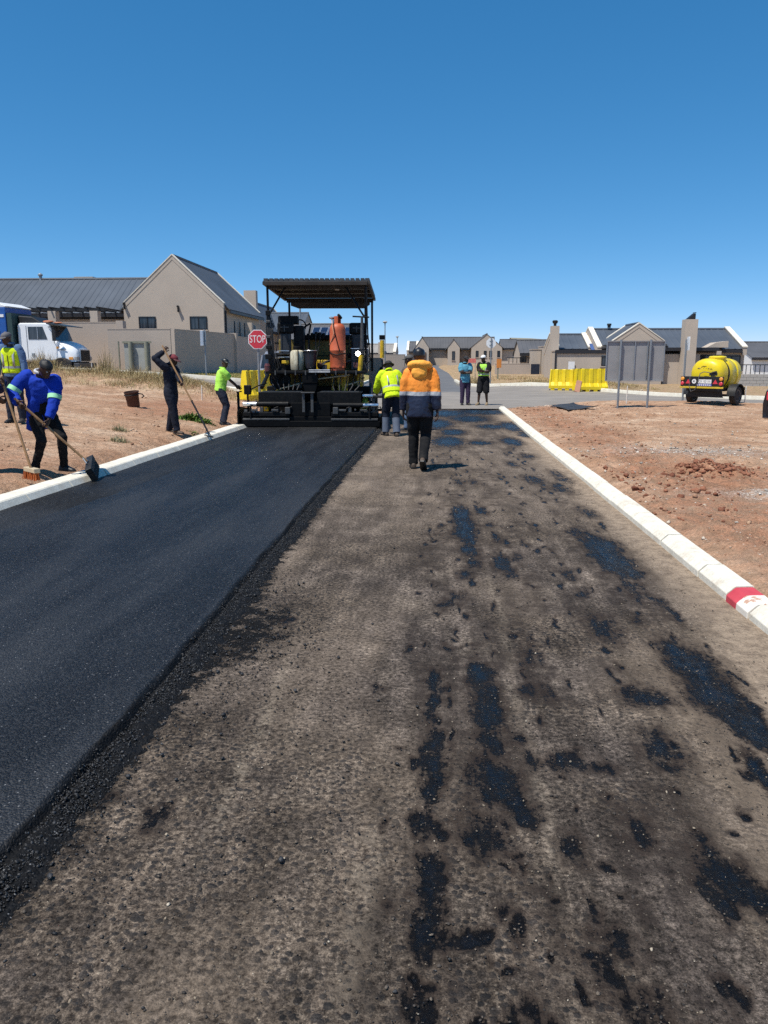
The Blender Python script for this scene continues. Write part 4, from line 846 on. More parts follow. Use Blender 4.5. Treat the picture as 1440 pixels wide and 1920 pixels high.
# ------------------------------------------------------------------ yellow plastic barriers
t = NT('yellow_plastic'); co = t.co()
c = t.ramp(t.noise(co, 3, 5), [(0.3, (0.72, 0.50, 0.004)), (0.7, (0.82, 0.62, 0.012))])
c = t.mix(t.mr(t.noise(co, 7, 6, 0.7), 0.55, 0.75, 0, 0.4), c, (0.42, 0.27, 0.06))
M_yplast = t.out(c, 0.45)
def barrier(label, x, y, rz, L=1.5, Ht=1.0, group='yellow water-filled barriers', taper=0.10):
    b = thing('plastic_barrier', label, 'barrier', (x, y, Hz(x, y) - 0.01), rz, group)
    hp = [(-0.26, 0.10), (-0.26, 0.24), (-0.17, 0.42), (-0.10, Ht - 0.03), (-0.08, Ht), (0.08, Ht), (0.10, Ht - 0.03), (0.17, 0.42), (0.26, 0.24), (0.26, 0.10)]
    m = MB(); st = []
    k = 4; pw = L / k
    # body with recessed bays: the profile alternates between full and pinched depth along the length
    xs = [(-L / 2, 1)]
    for i in range(k):
        a = -L / 2 + i * pw
        xs += [(a + 0.07, 1), (a + 0.10, 0), (a + pw - 0.10, 0), (a + pw - 0.07, 1)]
    xs.append((L / 2, 1))
    rings = []
    for xx, full in xs:
        R = []
        for (yy, zz) in hp:
            q = 1 - 0.30 * (1 - full) * (0.3 < zz < Ht - 0.02)
            tx = xx * (1 - taper * zz / Ht * (abs(xx) > L * 0.4))
            R.append((tx, yy * q, zz if not (0.3 < zz < Ht - 0.01 and not full and zz > 0.5) else zz - 0.06))
        rings.append(R)
    m.loft(rings); m.build('body', M_yplast, b, smooth=20)
    for xx in (-L * 0.36, -L * 0.12, L * 0.12, L * 0.36): MB().box(xx - 0.10, xx + 0.10, -0.25, 0.25, 0.0, 0.11).build('foot', M_yplast, b, smooth=False, bevel=0.01)
    for xx in (-L * 0.3, L * 0.3): MB().cyl((xx, 0, Ht - 0.005), (xx, 0, Ht + 0.025), 0.05).build('filler_cap', M_black, b)
    return b
barrier('yellow plastic barrier between the green shirted worker and the paver', -5.95, 26.0, math.radians(58), 1.3, 1.05)
barrier('left one of the two yellow barriers across the junction', 6.55, 40.3, math.radians(-8), 1.5, 1.05)
barrier('right one of the two yellow barriers across the junction', 7.72, 39.5, math.radians(10), 1.7, 1.12)
pl = thing('leaning_plank', 'short orange brown plank leaning on the yellow barriers', 'plank', (7.0, 39.0, Hz(7.0, 39) + 0.0))
m = MB(); m.box(-0.13, 0.13, -0.025, 0.025, 0, 0.62, Matrix.Rotation(math.radians(14), 4, 'Y') @ Matrix.Rotation(math.radians(-25), 4, 'X')); m.build('board', simple('terracotta_board', (0.48, 0.24, 0.15), 0.8), pl, smooth=False)

# ------------------------------------------------------------------ small things lying about
t = NT('black_rubber_sheet'); co = t.co()
M_rub = t.out(t.ramp(t.noise(co, 4, 5), [(0.3, (0.016, 0.016, 0.017)), (0.7, (0.05, 0.045, 0.04))]), 0.6)
zg = Hz(4.2, 24.5)
cm = MB(); nx = 10; pts = np.array([(3.76, 25.55), (4.75, 27.0), (5.05, 24.4), (3.95, 23.3)])
vs = []; fs = []
for i in range(nx + 1):
    for j in range(nx + 1):
        u, v = i / nx, j / nx; p = (pts[0] * (1 - u) + pts[1] * u) * (1 - v) + (pts[3] * (1 - u) + pts[2] * u) * v
        vs.append((p[0], p[1], float(Hs(p[0], p[1])) + 0.055 + 0.02 * math.sin(u * 5 + v * 3) + 0.05 * (abs(v - 0.5) * 2) ** 6 * u + 0.03 * (1 - v) * u))
for i in range(nx):
    for j in range(nx): a = i * (nx + 1) + j; fs.append((a, a + nx + 1, a + nx + 2, a + 1))
o = cm.add(vs, fs).build('rubber_sheet', M_rub, smooth=True); md = o.modifiers.new('solid', 'SOLIDIFY'); md.thickness = 0.02
tag(o, 'flat black rubber sheet lying on the dirt past the right kerb', 'sheet', kind='thing')
bk = thing('bucket', 'rusty brown bucket standing on the left dirt bank', 'bucket', (-7.55, 19.2, Hz(-7.55, 19.2) + 0.02))
bk.rotation_euler = (math.radians(6), math.radians(-7), 0.4)
M_rust = simple('rusty_tin', (0.10, 0.045, 0.028), 0.7, 0.3, var=0.35, scale=7, dirt=(0.02, 0.016, 0.014), dirt_amt=0.7)
m = MB(); m.lathe([(0.145, 0), (0.148, 0.01), (0.165, 0.30), (0.172, 0.31), (0.174, 0.37), (0.186, 0.38), (0.186, 0.40), (0.172, 0.40), (0.16, 0.36), (0.13, 0.03), (0.0, 0.02)], 24); m.build('body', M_rust, bk)
m = MB(); m.tube([(0.18, 0, 0.32), (0.25, 0.0, 0.30), (0.29, 0.02, 0.24), (0.22, 0.03, 0.2)], 0.014, 8); m.build('handle', M_black, bk)
m = MB(); m.lathe([(0.178, 0.31), (0.186, 0.315), (0.186, 0.335), (0.178, 0.34)], 24); m.build('band', M_black, bk)
M_stake = simple('white_stake', (0.72, 0.68, 0.62), 0.7)
for lab, x, y, h in (('thin white survey stake between the signboard posts', 6.62, 27.4, 0.62), ('thin white survey stake right of the water tanker', 10.9, 28.2, 0.6), ('short white stake on the left bank near the maroon capped worker', -7.25, 24.0, 0.45), ('short white stake in the grass in front of the truck', -13.4, 30, 0.55)):
    z = Hz(x, y); o = MB().tube([(x, y, z - 0.1), (x + 0.01, y, z + h * 0.9), (x + 0.01, y, z + h)], [0.018, 0.018, 0.012], 6).build('survey_stake', M_stake); tag(o, lab, 'stake', 'survey stakes', 'thing')

# ------------------------------------------------------------------ wheels
M_tyre = simple('tyre_rubber', (0.018, 0.017, 0.017), 0.85, dirt=(0.12, 0.08, 0.055), dirt_amt=0.5)
M_rim = simple('steel_rim', (0.28, 0.28, 0.28), 0.5, 0.5)
def wheel(parent, x, y, z, r, w, rim=None):
    M = Matrix.Translation((x, y, z)) @ Matrix.Rotation(math.pi / 2, 4, 'Y')
    wo = MB().lathe([(r * 0.6, -w * 0.4), (r * 0.62, -w * 0.46), (r * 0.9, -w * 0.5), (r * 0.985, -w * 0.40), (r, -w * 0.2), (r, w * 0.2), (r * 0.985, w * 0.40), (r * 0.9, w * 0.5), (r * 0.62, w * 0.46), (r * 0.6, w * 0.4)], 28, M).build('wheel', M_tyre, parent)
    m = MB(); m.lathe([(0.001, w * 0.25), (r * 0.18, w * 0.28), (r * 0.2, w * 0.2), (r * 0.45, w * 0.18), (r * 0.58, w * 0.42), (r * 0.61, w * 0.42), (r * 0.6, -w * 0.42), (r * 0.45, -w * 0.2), (0.001, -w * 0.2)], 20, M); m.build('rim', rim or M_rim, wo)
    g = MB()
    for k in range(-1, 2):
        g.lathe([(r * 1.0005, k * w * 0.16 - 0.006), (r * 1.004, k * w * 0.16 - 0.004), (r * 1.004, k * w * 0.16 + 0.03), (r * 1.0005, k * w * 0.16 + 0.032)], 28, M)
    g.build('tread', M_tyre, wo)
    return wo

# ------------------------------------------------------------------ water tanker trailer (rear faces the camera)
tr = thing('water_tanker_trailer', 'yellow plastic water tank trailer with black light board parked on the dirt', 'trailer', (9.08, 27.1, Hz(9.08, 27.1) + 0.01), math.radians(-44))
t = NT('tank_yellow'); co = t.co()
c = t.ramp(t.noise(co, 2, 4), [(0.3, (0.70, 0.52, 0.006)), (0.7, (0.78, 0.61, 0.010))])
c = t.mix(t.mr(t.noise(co, 5, 7, 0.72), 0.5, 0.68, 0, 0.5), c, (0.48, 0.34, 0.10))
M_tank = t.out(c, t.mr(t.noise(co, 6, 5), 0.4, 0.6, 0.25, 0.45))
m = MB(); rings = []
for (y, s, cz) in ((-0.02, 0.30, 1.02), (0.0, 0.55, 1.02), (0.03, 0.78, 1.02), (0.10, 0.92, 1.02), (0.22, 1.0, 1.02), (0.50, 1.03, 1.02), (0.53, 0.97, 1.02), (0.60, 0.97, 1.02), (0.63, 1.03, 1.02), (1.15, 1.03, 1.02), (1.18, 0.97, 1.02), (1.25, 0.97, 1.02), (1.28, 1.03, 1.02), (1.55, 1.0, 1.02), (1.68, 0.9, 1.02), (1.75, 0.7, 1.02), (1.78, 0.4, 1.02)):
    rings.append([(0.56 * s * (abs(math.cos(a)) ** 0.85) * math.copysign(1, math.cos(a)), y, cz + 0.52 * s * (abs(math.sin(a)) ** 0.85) * math.copysign(1, math.sin(a))) for a in [2 * math.pi * k / 36 for k in range(36)]])
m.loft(rings); m.build('tank', M_tank, tr, smooth=50)
m = MB(); m.lathe([(0.27, 1.44), (0.27, 1.545), (0.285, 1.55), (0.285, 1.59), (0.25, 1.62), (0.10, 1.635), (0.001, 1.635)], 24, Matrix.Translation((0.12, 0.62, 0))); m.build('filler_collar', M_tank, tr)
m = MB(); m.lathe([(0.13, 1.63), (0.13, 1.665), (0.001, 1.672)], 18, Matrix.Translation((0.12, 0.62, 0))); m.build('filler_cap', M_black, tr)
lb = MB().box(-0.74, 0.74, -0.17, -0.13, 0.62, 0.95).build('light_board', M_black, tr, smooth=False, bevel=0.01)
MB().box(-0.75, 0.75, -0.185, -0.14, 0.555, 0.615).build('bumper_bar', simple('bar_yellow', (0.55, 0.40, 0.03), 0.5), lb, smooth=False, bevel=0.006)
M_lamp_r = simple('red_lens', (0.60, 0.05, 0.07), 0.25); M_lamp_o = simple('amber_lens', (0.75, 0.32, 0.05), 0.25)
for sx in (-1, 1):
    for z, mm in ((0.87, M_lamp_o), (0.715, M_lamp_r)):
        m = MB(); m.lathe([(0.062, 0), (0.062, 0.03), (0.045, 0.045), (0.001, 0.05)], 18, Matrix.Translation((sx * 0.665, -0.171, z)) @ Matrix.Rotation(math.pi / 2, 4, 'X')); m.build('tail_lamp', mm, lb)
    a = sx * 0.47; MB().prism([(a - 0.085, 0.71), (a + 0.085, 0.71), (a, 0.855)], 'y', -0.182, -0.172).build('reflector', M_lamp_r, lb, smooth=False)
m = MB(); m.lathe([(0.075, 0), (0.075, 0.008)], 20, Matrix.Translation((-0.26, -0.172, 0.785)) @ Matrix.Rotation(math.pi / 2, 4, 'X')); m.build('speed_disc', M_white, lb)
o = link('lettering', text_mesh('80', 0.075, 0.001), M_black, lb); o.rotation_euler = (math.pi / 2, 0, 0); o.location = (-0.26, -0.183, 0.785)
np_ = MB().box(-0.12, 0.34, -0.182, -0.172, 0.72, 0.85).build('number_plate', M_white, lb, smooth=False)
o = link('lettering', text_mesh('CX 132 101', 0.10, 0.001), M_black, np_); o.rotation_euler = (math.pi / 2, 0, 0); o.location = (0.11, -0.1835, 0.785); o.scale = (0.86, 1.05, 1)
ps = MB().box(-0.17, 0.36, -0.1835, -0.1725, 0.635, 0.705).build('plate_strip', simple('strip_blue', (0.08, 0.10, 0.38), 0.5), lb, smooth=False)
for x in np.linspace(-0.12, 0.30, 7): MB().box(x - 0.02, x + 0.02, -0.187, -0.184, 0.65, 0.69).build('strip_letter', M_white, ps, smooth=False)
# faded script on the tank's rear face
m = MB()
for q in ([(-0.25, 0, 1.20), (-0.20, 0, 1.235), (-0.15, 0, 1.21)], [(-0.25, 0, 1.23), (-0.18, 0, 1.195)], [(-0.13, 0, 1.25), (-0.06, 0, 1.29), (0.05, 0, 1.285)], [(-0.02, 0, 1.28), (-0.05, 0, 1.17)], [(0.03, 0, 1.18), (0.045, 0, 1.225), (0.07, 0, 1.225)], [(0.10, 0, 1.19), (0.12, 0, 1.225), (0.15, 0, 1.21), (0.13, 0, 1.185), (0.10, 0, 1.19)], [(0.18, 0, 1.22), (0.19, 0, 1.185), (0.22, 0, 1.21), (0.25, 0, 1.185)]):
    m.tube([(x, -0.005 - 0.004 + 0.9 * max(0, (x * x + (z - 1.02) ** 2) - 0.08) * 0.28, z) for x, _, z in q], 0.009, 6)
m.build('faded_script', simple('script_grey', (0.16, 0.13, 0.03), 0.5), tr)
fr = MB()
for sx in (-0.5, 0.5): fr.box(sx - 0.05, sx + 0.05, -0.12, 2.0, 0.46, 0.56)
for y in (-0.1, 0.5, 1.1, 1.75): fr.box(-0.449, 0.449, y, y + 0.08, 0.465, 0.555)
fr.build('chassis', M_black, tr, smooth=False)
m = MB(); m.tube([(-0.45, 1.95, 0.5), (0, 2.9, 0.48)], 0.05, 8); m.tube([(0.45, 1.95, 0.5), (0, 2.9, 0.48)], 0.05, 8); m.build('drawbar', M_black, tr)
m = MB(); m.prism([(-0.62, 0.12), (0.62, 0.12), (0.55, 0.45), (-0.55, 0.45)], 'y', 0.1, 0.16, Matrix.Translation((0, 0, 0.13))); m.build('mud_flap', M_black, tr, smooth=False)
for sx in (-1, 1):
    wheel(tr, sx * 0.76, 0.78, 0.31, 0.31, 0.2)
    m = MB(); m.loft([[(sx * 0.62, 0.78 + 0.38 * math.cos(a) * q, 0.31 + 0.38 * math.sin(a) * q) for q in (1, 1.03)] + [(sx * 0.9, 0.78 + 0.38 * math.cos(a) * q, 0.31 + 0.38 * math.sin(a) * q) for q in (1.03, 1)] for a in [math.pi * k / 10 for k in range(11)]]); m.build('mudguard', M_black, tr, smooth=30)
m = MB(); m.cyl((-0.76, 0.78, 0.31), (0.76, 0.78, 0.31), 0.04); m.build('axle', M_black, tr)
m = MB(); m.tube([(-0.10, -0.16, 0.95), (-0.09, -0.13, 1.05), (0.02, -0.10, 1.10), (0.15, -0.10, 1.09), (0.26, -0.1, 1.06)], 0.014, 8); m.tube([(-0.10, -0.17, 0.95), (-0.12, -0.2, 0.75), (-0.2, -0.2, 0.5), (-0.35, -0.19, 0.45), (-0.42, -0.18, 0.62), (-0.42, -0.16, 0.95)], 0.012, 8); m.build('hose', simple('hose_grey', (0.10, 0.10, 0.10), 0.6), tr)
m = MB(); m.box(0.22, 0.46, -0.12, -0.04, 0.98, 1.08); m.cyl((0.30, -0.1, 1.06), (0.45, -0.1, 1.10), 0.04); m.build('pump', M_black, tr)
m = MB(); m.loft([[(0.60 * math.cos(a), y, 1.02 + 0.565 * math.sin(a)) for a in [2 * math.pi * k / 36 for k in range(36)]] for y in (0.54, 0.59)]); m.build('tank_strap', M_black, tr, smooth=40)

# ------------------------------------------------------------------ bonneted tipper truck on the left
tk = thing('tipper_truck', 'white bonneted truck with blue tipper body parked before the left wall', 'truck', (-16.95, 38.2, 0.72))
M_tw = simple('truck_white', (0.80, 0.81, 0.82), 0.28, var=0.03); M_tb = simple('truck_blue', (0.012, 0.085, 0.32), 0.45)
def side_prism(name, pr, ya, yb, mat, parent, bevel=0.03, sm=False): return MB().prism(pr, 'y', ya, yb).build(name, mat, parent, smooth=sm, bevel=bevel)
# truck points to +x (right); its near side faces the camera
side_prism('cab', [(-3.25, 0.85), (-1.35, 0.85), (-1.3, 1.75), (-1.42, 1.78), (-1.66, 2.58), (-1.85, 2.64), (-3.12, 2.64), (-3.25, 2.55)], -0.95, 0.95, M_tw, tk, 0.06)
m = MB(); rings = []
for x, zt, zl, w in ((-1.4, 1.80, 0.85, 0.92), (-1.15, 1.77, 0.80, 0.92), (-0.9, 1.70, 0.80, 0.90), (-0.68, 1.60, 0.80, 0.88), (-0.52, 1.48, 0.80, 0.84), (-0.45, 1.38, 0.82, 0.80)):
    rings.append([(x, -w, zl), (x, -w, zt - 0.42), (x, -w * 0.86, zt - 0.16), (x, -w * 0.55, zt), (x, 0, zt + 0.03), (x, w * 0.55, zt), (x, w * 0.86, zt - 0.16), (x, w, zt - 0.42), (x, w, zl)])
bonnet = m.loft(rings).build('bonnet', M_tw, tk, smooth=40)
side_prism('window', [(-2.72, 1.86), (-1.78, 1.86), (-1.98, 2.46), (-2.72, 2.46)], -0.965, -0.953, M_glass, tk, 0)
side_prism('door_seam', [(-2.82, 0.95), (-2.795, 0.95), (-2.795, 2.5), (-2.82, 2.5)], -0.962, -0.953, simple('seam_grey', (0.25, 0.26, 0.27), 0.5), tk, 0)
MB().box(-2.26, -2.24, -0.975, -0.967, 1.87, 2.45).build('quarter_bar', M_alu, tk, smooth=False)
MB().box(-2.62, -2.48, -0.98, -0.953, 1.05, 1.2).build('door_handle', M_galv, tk, smooth=False)
m = MB(); m.add([(-1.40, -0.86, 1.82), (-1.40, 0.86, 1.82), (-1.64, 0.82, 2.5), (-1.64, -0.82, 2.5), (-1.37, -0.86, 1.83), (-1.37, 0.86, 1.83), (-1.61, 0.82, 2.51), (-1.61, -0.82, 2.51)], [(0, 1, 2, 3), (4, 7, 6, 5), (0, 4, 5, 1), (1, 5, 6, 2), (2, 6, 7, 3), (3, 7, 4, 0)]); m.build('windscreen', M_glass, tk, smooth=False)
m = MB(); m.prism([(-1.8, 2.60), (-0.85, 2.46), (-0.85, 2.50), (-1.8, 2.66)], 'y', -0.95, 0.95); m.build('sun_visor', simple('visor_dark', (0.03, 0.04, 0.045), 0.4), tk, smooth=False)
m = MB(); m.tube([(-1.45, -0.95, 1.7), (-1.35, -1.15, 1.75), (-1.35, -1.15, 2.4), (-1.7, -0.97, 2.45)], 0.018, 6); m.box(-1.42, -1.28, -1.2, -1.12, 1.78, 2.32); m.build('mirror', M_black, tk)
m = MB(); m.box(-0.445, -0.39, -0.52, 0.52, 0.78, 1.40); gr = m.build('grille', M_alu, tk, smooth=False, bevel=0.02)
for y in np.linspace(-0.46, 0.46, 9): MB().box(-0.388, -0.37, y - 0.035, y + 0.035, 0.83, 1.35).build('grille_slot', M_black, gr, smooth=False)
for s in (-1, 1):
    MB().box(-0.59, -0.43, s * 0.70 - 0.15, s * 0.70 + 0.15, 0.86, 1.04).build('headlight', simple('lens_grey', (0.3, 0.3, 0.3), 0.1), tk, smooth=False, bevel=0.02)
    MB().box(-0.8, -0.598, s * 0.90 - 0.02, s * 0.90 + 0.02, 0.9, 1.02).build('indicator', M_lamp_o, tk, smooth=False)
MB().box(-0.55, -0.27, -1.0, 1.0, 0.48, 0.74).build('bumper', simple('bumper_dark', (0.05, 0.05, 0.055), 0.4), tk, smooth=False, bevel=0.03)
MB().box(-1.2, -0.9, -0.945, -0.925, 1.35, 1.41).build('badge_strip', M_galv, tk, smooth=False)
MB().box(-1.37, -1.27, -0.96, -0.93, 1.42, 1.52).build('marker_lamp', M_lamp_o, tk, smooth=False)
side_prism('chassis', [(-8.6, 0.55), (-0.56, 0.55), (-0.56, 0.80), (-8.6, 0.80)], -0.4, 0.4, M_black, tk, 0)
body = MB().box(-8.5, -3.62, -1.25, 1.25, 0.95, 3.35).build('tipper_body', M_tb, tk, smooth=False, bevel=0.03)
for z in (1.3, 1.75, 2.2, 2.62): MB().box(-8.4, -3.95, -1.285, -1.252, z, z + 0.07).build('body_rib', M_tb if z > 2.3 else simple('rib_pale', (0.45, 0.55, 0.68), 0.4), body, smooth=False, bevel=0.01)
MB().box(-4.55, -4.2, -1.275, -1.252, 2.72, 3.02).build('sticker', simple('sticker_white', (0.70, 0.70, 0.72), 0.5, var=0.2, scale=14), body, smooth=False)
MB().box(-4.0, -3.7, -1.27, -1.252, 2.9, 3.03).build('sticker', M_white, body, smooth=False)
m = MB(); m.box(-3.60, -3.35, -1.2, 1.2, 0.95, 3.1); m.build('body_guard', simple('guard_teal', (0.02, 0.05, 0.05), 0.6), tk, smooth=False)
m = MB(); m.prism([(-8.5, 3.36), (-3.65, 3.36), (-3.55, 3.42), (-4.1, 3.62), (-8.5, 3.72)], 'y', -1.2, 1.2); m.build('load_cover', M_white, tk, smooth=False, bevel=0.03)
m = MB(); m.prism([(-3.3, 2.645), (-2.1, 2.645), (-2.6, 2.95), (-3.3, 3.0)], 'y', -0.7, 0.7); m.build('roof_load', M_black, tk, smooth=False, bevel=0.05)
m = MB(); m.ball((-1.9, -0.5, 2.72), (0.28, 0.14, 0.06)); m.ball((-1.45, -0.4, 2.66), (0.22, 0.14, 0.05)); m.build('roof_lights', simple('dull_orange', (0.42, 0.14, 0.06), 0.6), tk)
for x in (-1.12, -5.6, -6.9): 
    for s in (-1, 1):
        M = Matrix.Translation((x, s * 0.98, 0.5))
        wo = MB().lathe([(0.3, -0.13), (0.45, -0.15), (0.5, -0.1), (0.5, 0.1), (0.45, 0.15), (0.3, 0.13)], 24, M @ Matrix.Rotation(math.pi / 2, 4, 'X')).build('wheel', M_tyre, tk)
        MB().lathe([(0.001, 0.05), (0.12, 0.08), (0.29, 0.10), (0.29, -0.1), (0.12, -0.08), (0.001, -0.05)], 18, M @ Matrix.Rotation(math.pi / 2, 4, 'X')).build('rim', M_rim, wo)

# ------------------------------------------------------------------ cars
def car(label, x, y, rz, paint, kind='hatch'):
    c = thing('car' if kind == 'hatch' else 'pickup', label, 'car' if kind == 'hatch' else 'pickup', (x, y, Hz(x, y) + 0.01), rz)
    # length along local y, front at +y
    prof = [(-2.05, 0.35, 0.80, 0.78), (-2.10, 0.32, 0.92, 0.82), (-1.95, 0.28, 1.0, 0.86), (-1.2, 0.25, 1.02, 0.88), (0.2, 0.25, 1.0, 0.88), (1.2, 0.25, 0.96, 0.87), (1.85, 0.28, 0.84, 0.83), (2.08, 0.35, 0.72, 0.74)]
    m = MB(); m.loft([[(-w, yy, zl), (-w * 1.02, yy, (zl + zt) / 2), (-w * 0.96, yy, zt - 0.06), (-w * 0.85, yy, zt), (w * 0.85, yy, zt), (w * 0.96, yy, zt - 0.06), (w * 1.02, yy, (zl + zt) / 2), (w, yy, zl)] for yy, zl, zt, w in prof])
    m.build('body', paint, c, smooth=40)
    cab = [(-1.75, 0.98, 0.76), (-1.45, 1.45, 0.66), (-0.9, 1.52, 0.64), (0.1, 1.52, 0.64), (0.45, 1.44, 0.66), (1.05, 0.97, 0.74)] if kind == 'hatch' else [(-0.45, 0.98, 0.78), (-0.35, 1.55, 0.68), (0.0, 1.66, 0.66), (0.6, 1.66, 0.66), (0.85, 1.58, 0.68), (1.25, 0.97, 0.76)]
    m = MB(); m.loft([[(-0.82, yy, 0.95), (-w, yy, zt - 0.05), (-w * 0.9, yy, zt), (w * 0.9, yy, zt), (w, yy, zt - 0.05), (0.82, yy, 0.95)] for yy, zt, w in cab]); m.build('cabin', M_glass, c, smooth=30)
    rf = cab[1:-1]
    m = MB(); m.loft([[(-w * 0.93, yy, zt - 0.02), (-w * 0.88, yy, zt + 0.015), (w * 0.88, yy, zt + 0.015), (w * 0.93, yy, zt - 0.02)] for yy, zt, w in rf]); m.build('roof', paint, c, smooth=40)
    for s in (-1, 1):
        m = MB(); m.tube([(s * 0.80, cab[0][0], 0.97), (s * (rf[0][2] + 0.01), rf[0][0], rf[0][1] - 0.03)], 0.035, 6); m.tube([(s * 0.79, cab[-1][0], 0.97), (s * (rf[-1][2] + 0.01), rf[-1][0], rf[-1][1] - 0.03)], 0.03, 6); m.build('pillar', paint, c)
        MB().box(s * 0.62 - 0.14, s * 0.62 + 0.14, -2.125, -2.02, 0.68, 0.86).build('tail_lamp', M_lamp_r, c, smooth=False, bevel=0.02)
        MB().box(s * 0.62 - 0.14, s * 0.62 + 0.14, 1.98, 2.09, 0.62, 0.74).build('headlight', simple('lens_clear', (0.6, 0.62, 0.65), 0.08), c, smooth=False, bevel=0.02)
        for yy in (-1.3, 1.35): wheel(c, s * 0.80, yy, 0.31, 0.31, 0.2)
    MB().box(-0.26, 0.26, -2.115, -2.09, 0.56, 0.67).build('number_plate', M_white, c, smooth=False)
    return c
car('dark car cut off by the right edge of the photograph', 9.06, 17.3, math.radians(-55), simple('car_dark', (0.012, 0.013, 0.02), 0.15))
car('silver pickup standing beyond the stop sign, mostly hidden by the paver', -6.15, 31.2, math.radians(8), simple('car_silver', (0.42, 0.40, 0.40), 0.3, 0.5), 'pickup')
# ------------------------------------------------------------------ asphalt paver, seen from behind its screed
pv = thing('asphalt_paver', 'yellow and black asphalt paving machine with corrugated canopy laying the fresh mat', 'paving machine', (-2.85, 18.0, 0.0), math.radians(2.0))
M_pb = simple('paver_black', (0.0055, 0.006, 0.007), 0.5, var=0.4, scale=6, dirt=(0.03, 0.025, 0.02), dirt_amt=0.35, spec=0.16)
M_pbt = simple('paver_tarred', (0.004, 0.004, 0.0045), 0.5, var=0.4, scale=9, spec=0.14)
M_pg = simple('paver_grey', (0.085, 0.085, 0.085), 0.5, 0.4, var=0.3, scale=8, dirt=(0.02, 0.018, 0.016), dirt_amt=0.6)
M_py = simple('paver_yellow', (0.68, 0.44, 0.02), 0.5, var=0.2, scale=5, dirt=(0.08, 0.055, 0.02), dirt_amt=0.55)
M_po = simple('paver_olive', (0.17, 0.125, 0.022), 0.6, var=0.35, scale=4, dirt=(0.03, 0.022, 0.010), dirt_amt=0.7)
M_chrome = simple('chrome_rod', (0.75, 0.76, 0.78), 0.18, 1.0, var=0.05)
M_pole = simple('bare_timber_pole', (0.42, 0.34, 0.22), 0.8, scale=8)
M_beige = simple('hopper_beige', (0.40, 0.34, 0.27), 0.6, var=0.15, dirt=(0.10, 0.08, 0.06))
M_rub2 = simple('hydraulic_hose', (0.014, 0.014, 0.015), 0.55)
def pb(name, x0, x1, y0, y1, z0, z1, mat=None, parent=None, bevel=0.012, M=None):
    return MB().box(x0, x1, y0, y1, z0, z1, M).build(name, mat or M_pb, parent or pv, smooth=False, bevel=bevel)
def pt(name, pts, r, mat=None, parent=None, n=10): return MB().tube(pts, r, n).build(name, mat or M_pb, parent or pv)
# screed
sc = pb('screed', -1.68, 1.62, 0.06, 0.62, 0.062, 0.30, M_pbt)
pb('screed_heel', -1.66, 1.60, 0.0, 0.055, 0.063, 0.20, M_pbt, sc)
for s, (a, b) in ((-1, (-1.62, -0.52)), (1, (0.45, 1.55))):
    e = pb('extension_box', a, b, 0.02, 0.50, 0.303, 0.40, M_pb, sc)
    pb('extension_rail', a, b, -0.01, 0.06, 0.215, 0.262, M_pg, sc, 0.008)
    for k in range(9):
        x = a + (b - a) * (k + 0.5) / 9 + random.uniform(-.03, .03); z = random.uniform(0.42, 0.52)
        if k % 3 == 0: pb('bracket', x - 0.04, x + 0.04, 0.05, 0.14, 0.402, z, M_pg, sc, 0.006)
        elif k % 3 == 1: pt('bolt', [(x, 0.02, z - 0.03), (x, 0.10, z - 0.03)], 0.022, M_pg, sc, 8)
        else: pt('hose', [(x, 0.06, 0.40), (x + 0.05, 0.03, 0.50), (x + 0.12, 0.06, 0.53), (x + 0.16, 0.12, 0.41)], 0.014, M_rub2, sc, 8)
    pt('jack_screw', [((a + b) / 2 + s * 0.36, 0.0, 0.27), ((a + b) / 2 + s * 0.36, 0.0, 0.56)], 0.024, M_pb, sc)
    for q in (0.18, 0.62): pb('tie_plate', a + (b - a) * q, a + (b - a) * q + 0.16, -0.015, 0.02, 0.43, 0.475, M_pg, sc, 0.006)
    pb('guide_block', (-0.62 if s < 0 else 0.50), (-0.50 if s < 0 else 0.62), -0.02, 0.1, 0.36, 0.52, M_pg, sc)
pb('screed_centre', -0.50, 0.43, 0.08, 0.60, 0.303, 0.62, M_pbt, sc)
pt('extension_rod', [(-1.62, 0.10, 0.585), (-1.30, 0.10, 0.585)], 0.058, M_chrome, sc, 16); pt('extension_cylinder', [(-1.30, 0.10, 0.585), (-0.55, 0.10, 0.585)], 0.062, M_pb, sc, 16)
pt('extension_rod', [(1.20, 0.10, 0.56), (1.56, 0.10, 0.56)], 0.05, M_chrome, sc, 16); pt('extension_cylinder', [(0.50, 0.10, 0.56), (1.20, 0.10, 0.56)], 0.058, M_pb, sc, 16)
pt('extension_rod', [(1.18, 0.30, 0.77), (1.42, 0.30, 0.77)], 0.045, M_chrome, sc, 16); pt('extension_cylinder', [(1.42, 0.30, 0.77), (1.75, 0.30, 0.77)], 0.05, M_pg, sc, 16)
pt('extension_rod', [(-1.2, 0.32, 0.70), (-0.7, 0.32, 0.70)], 0.03, M_chrome, sc, 12)
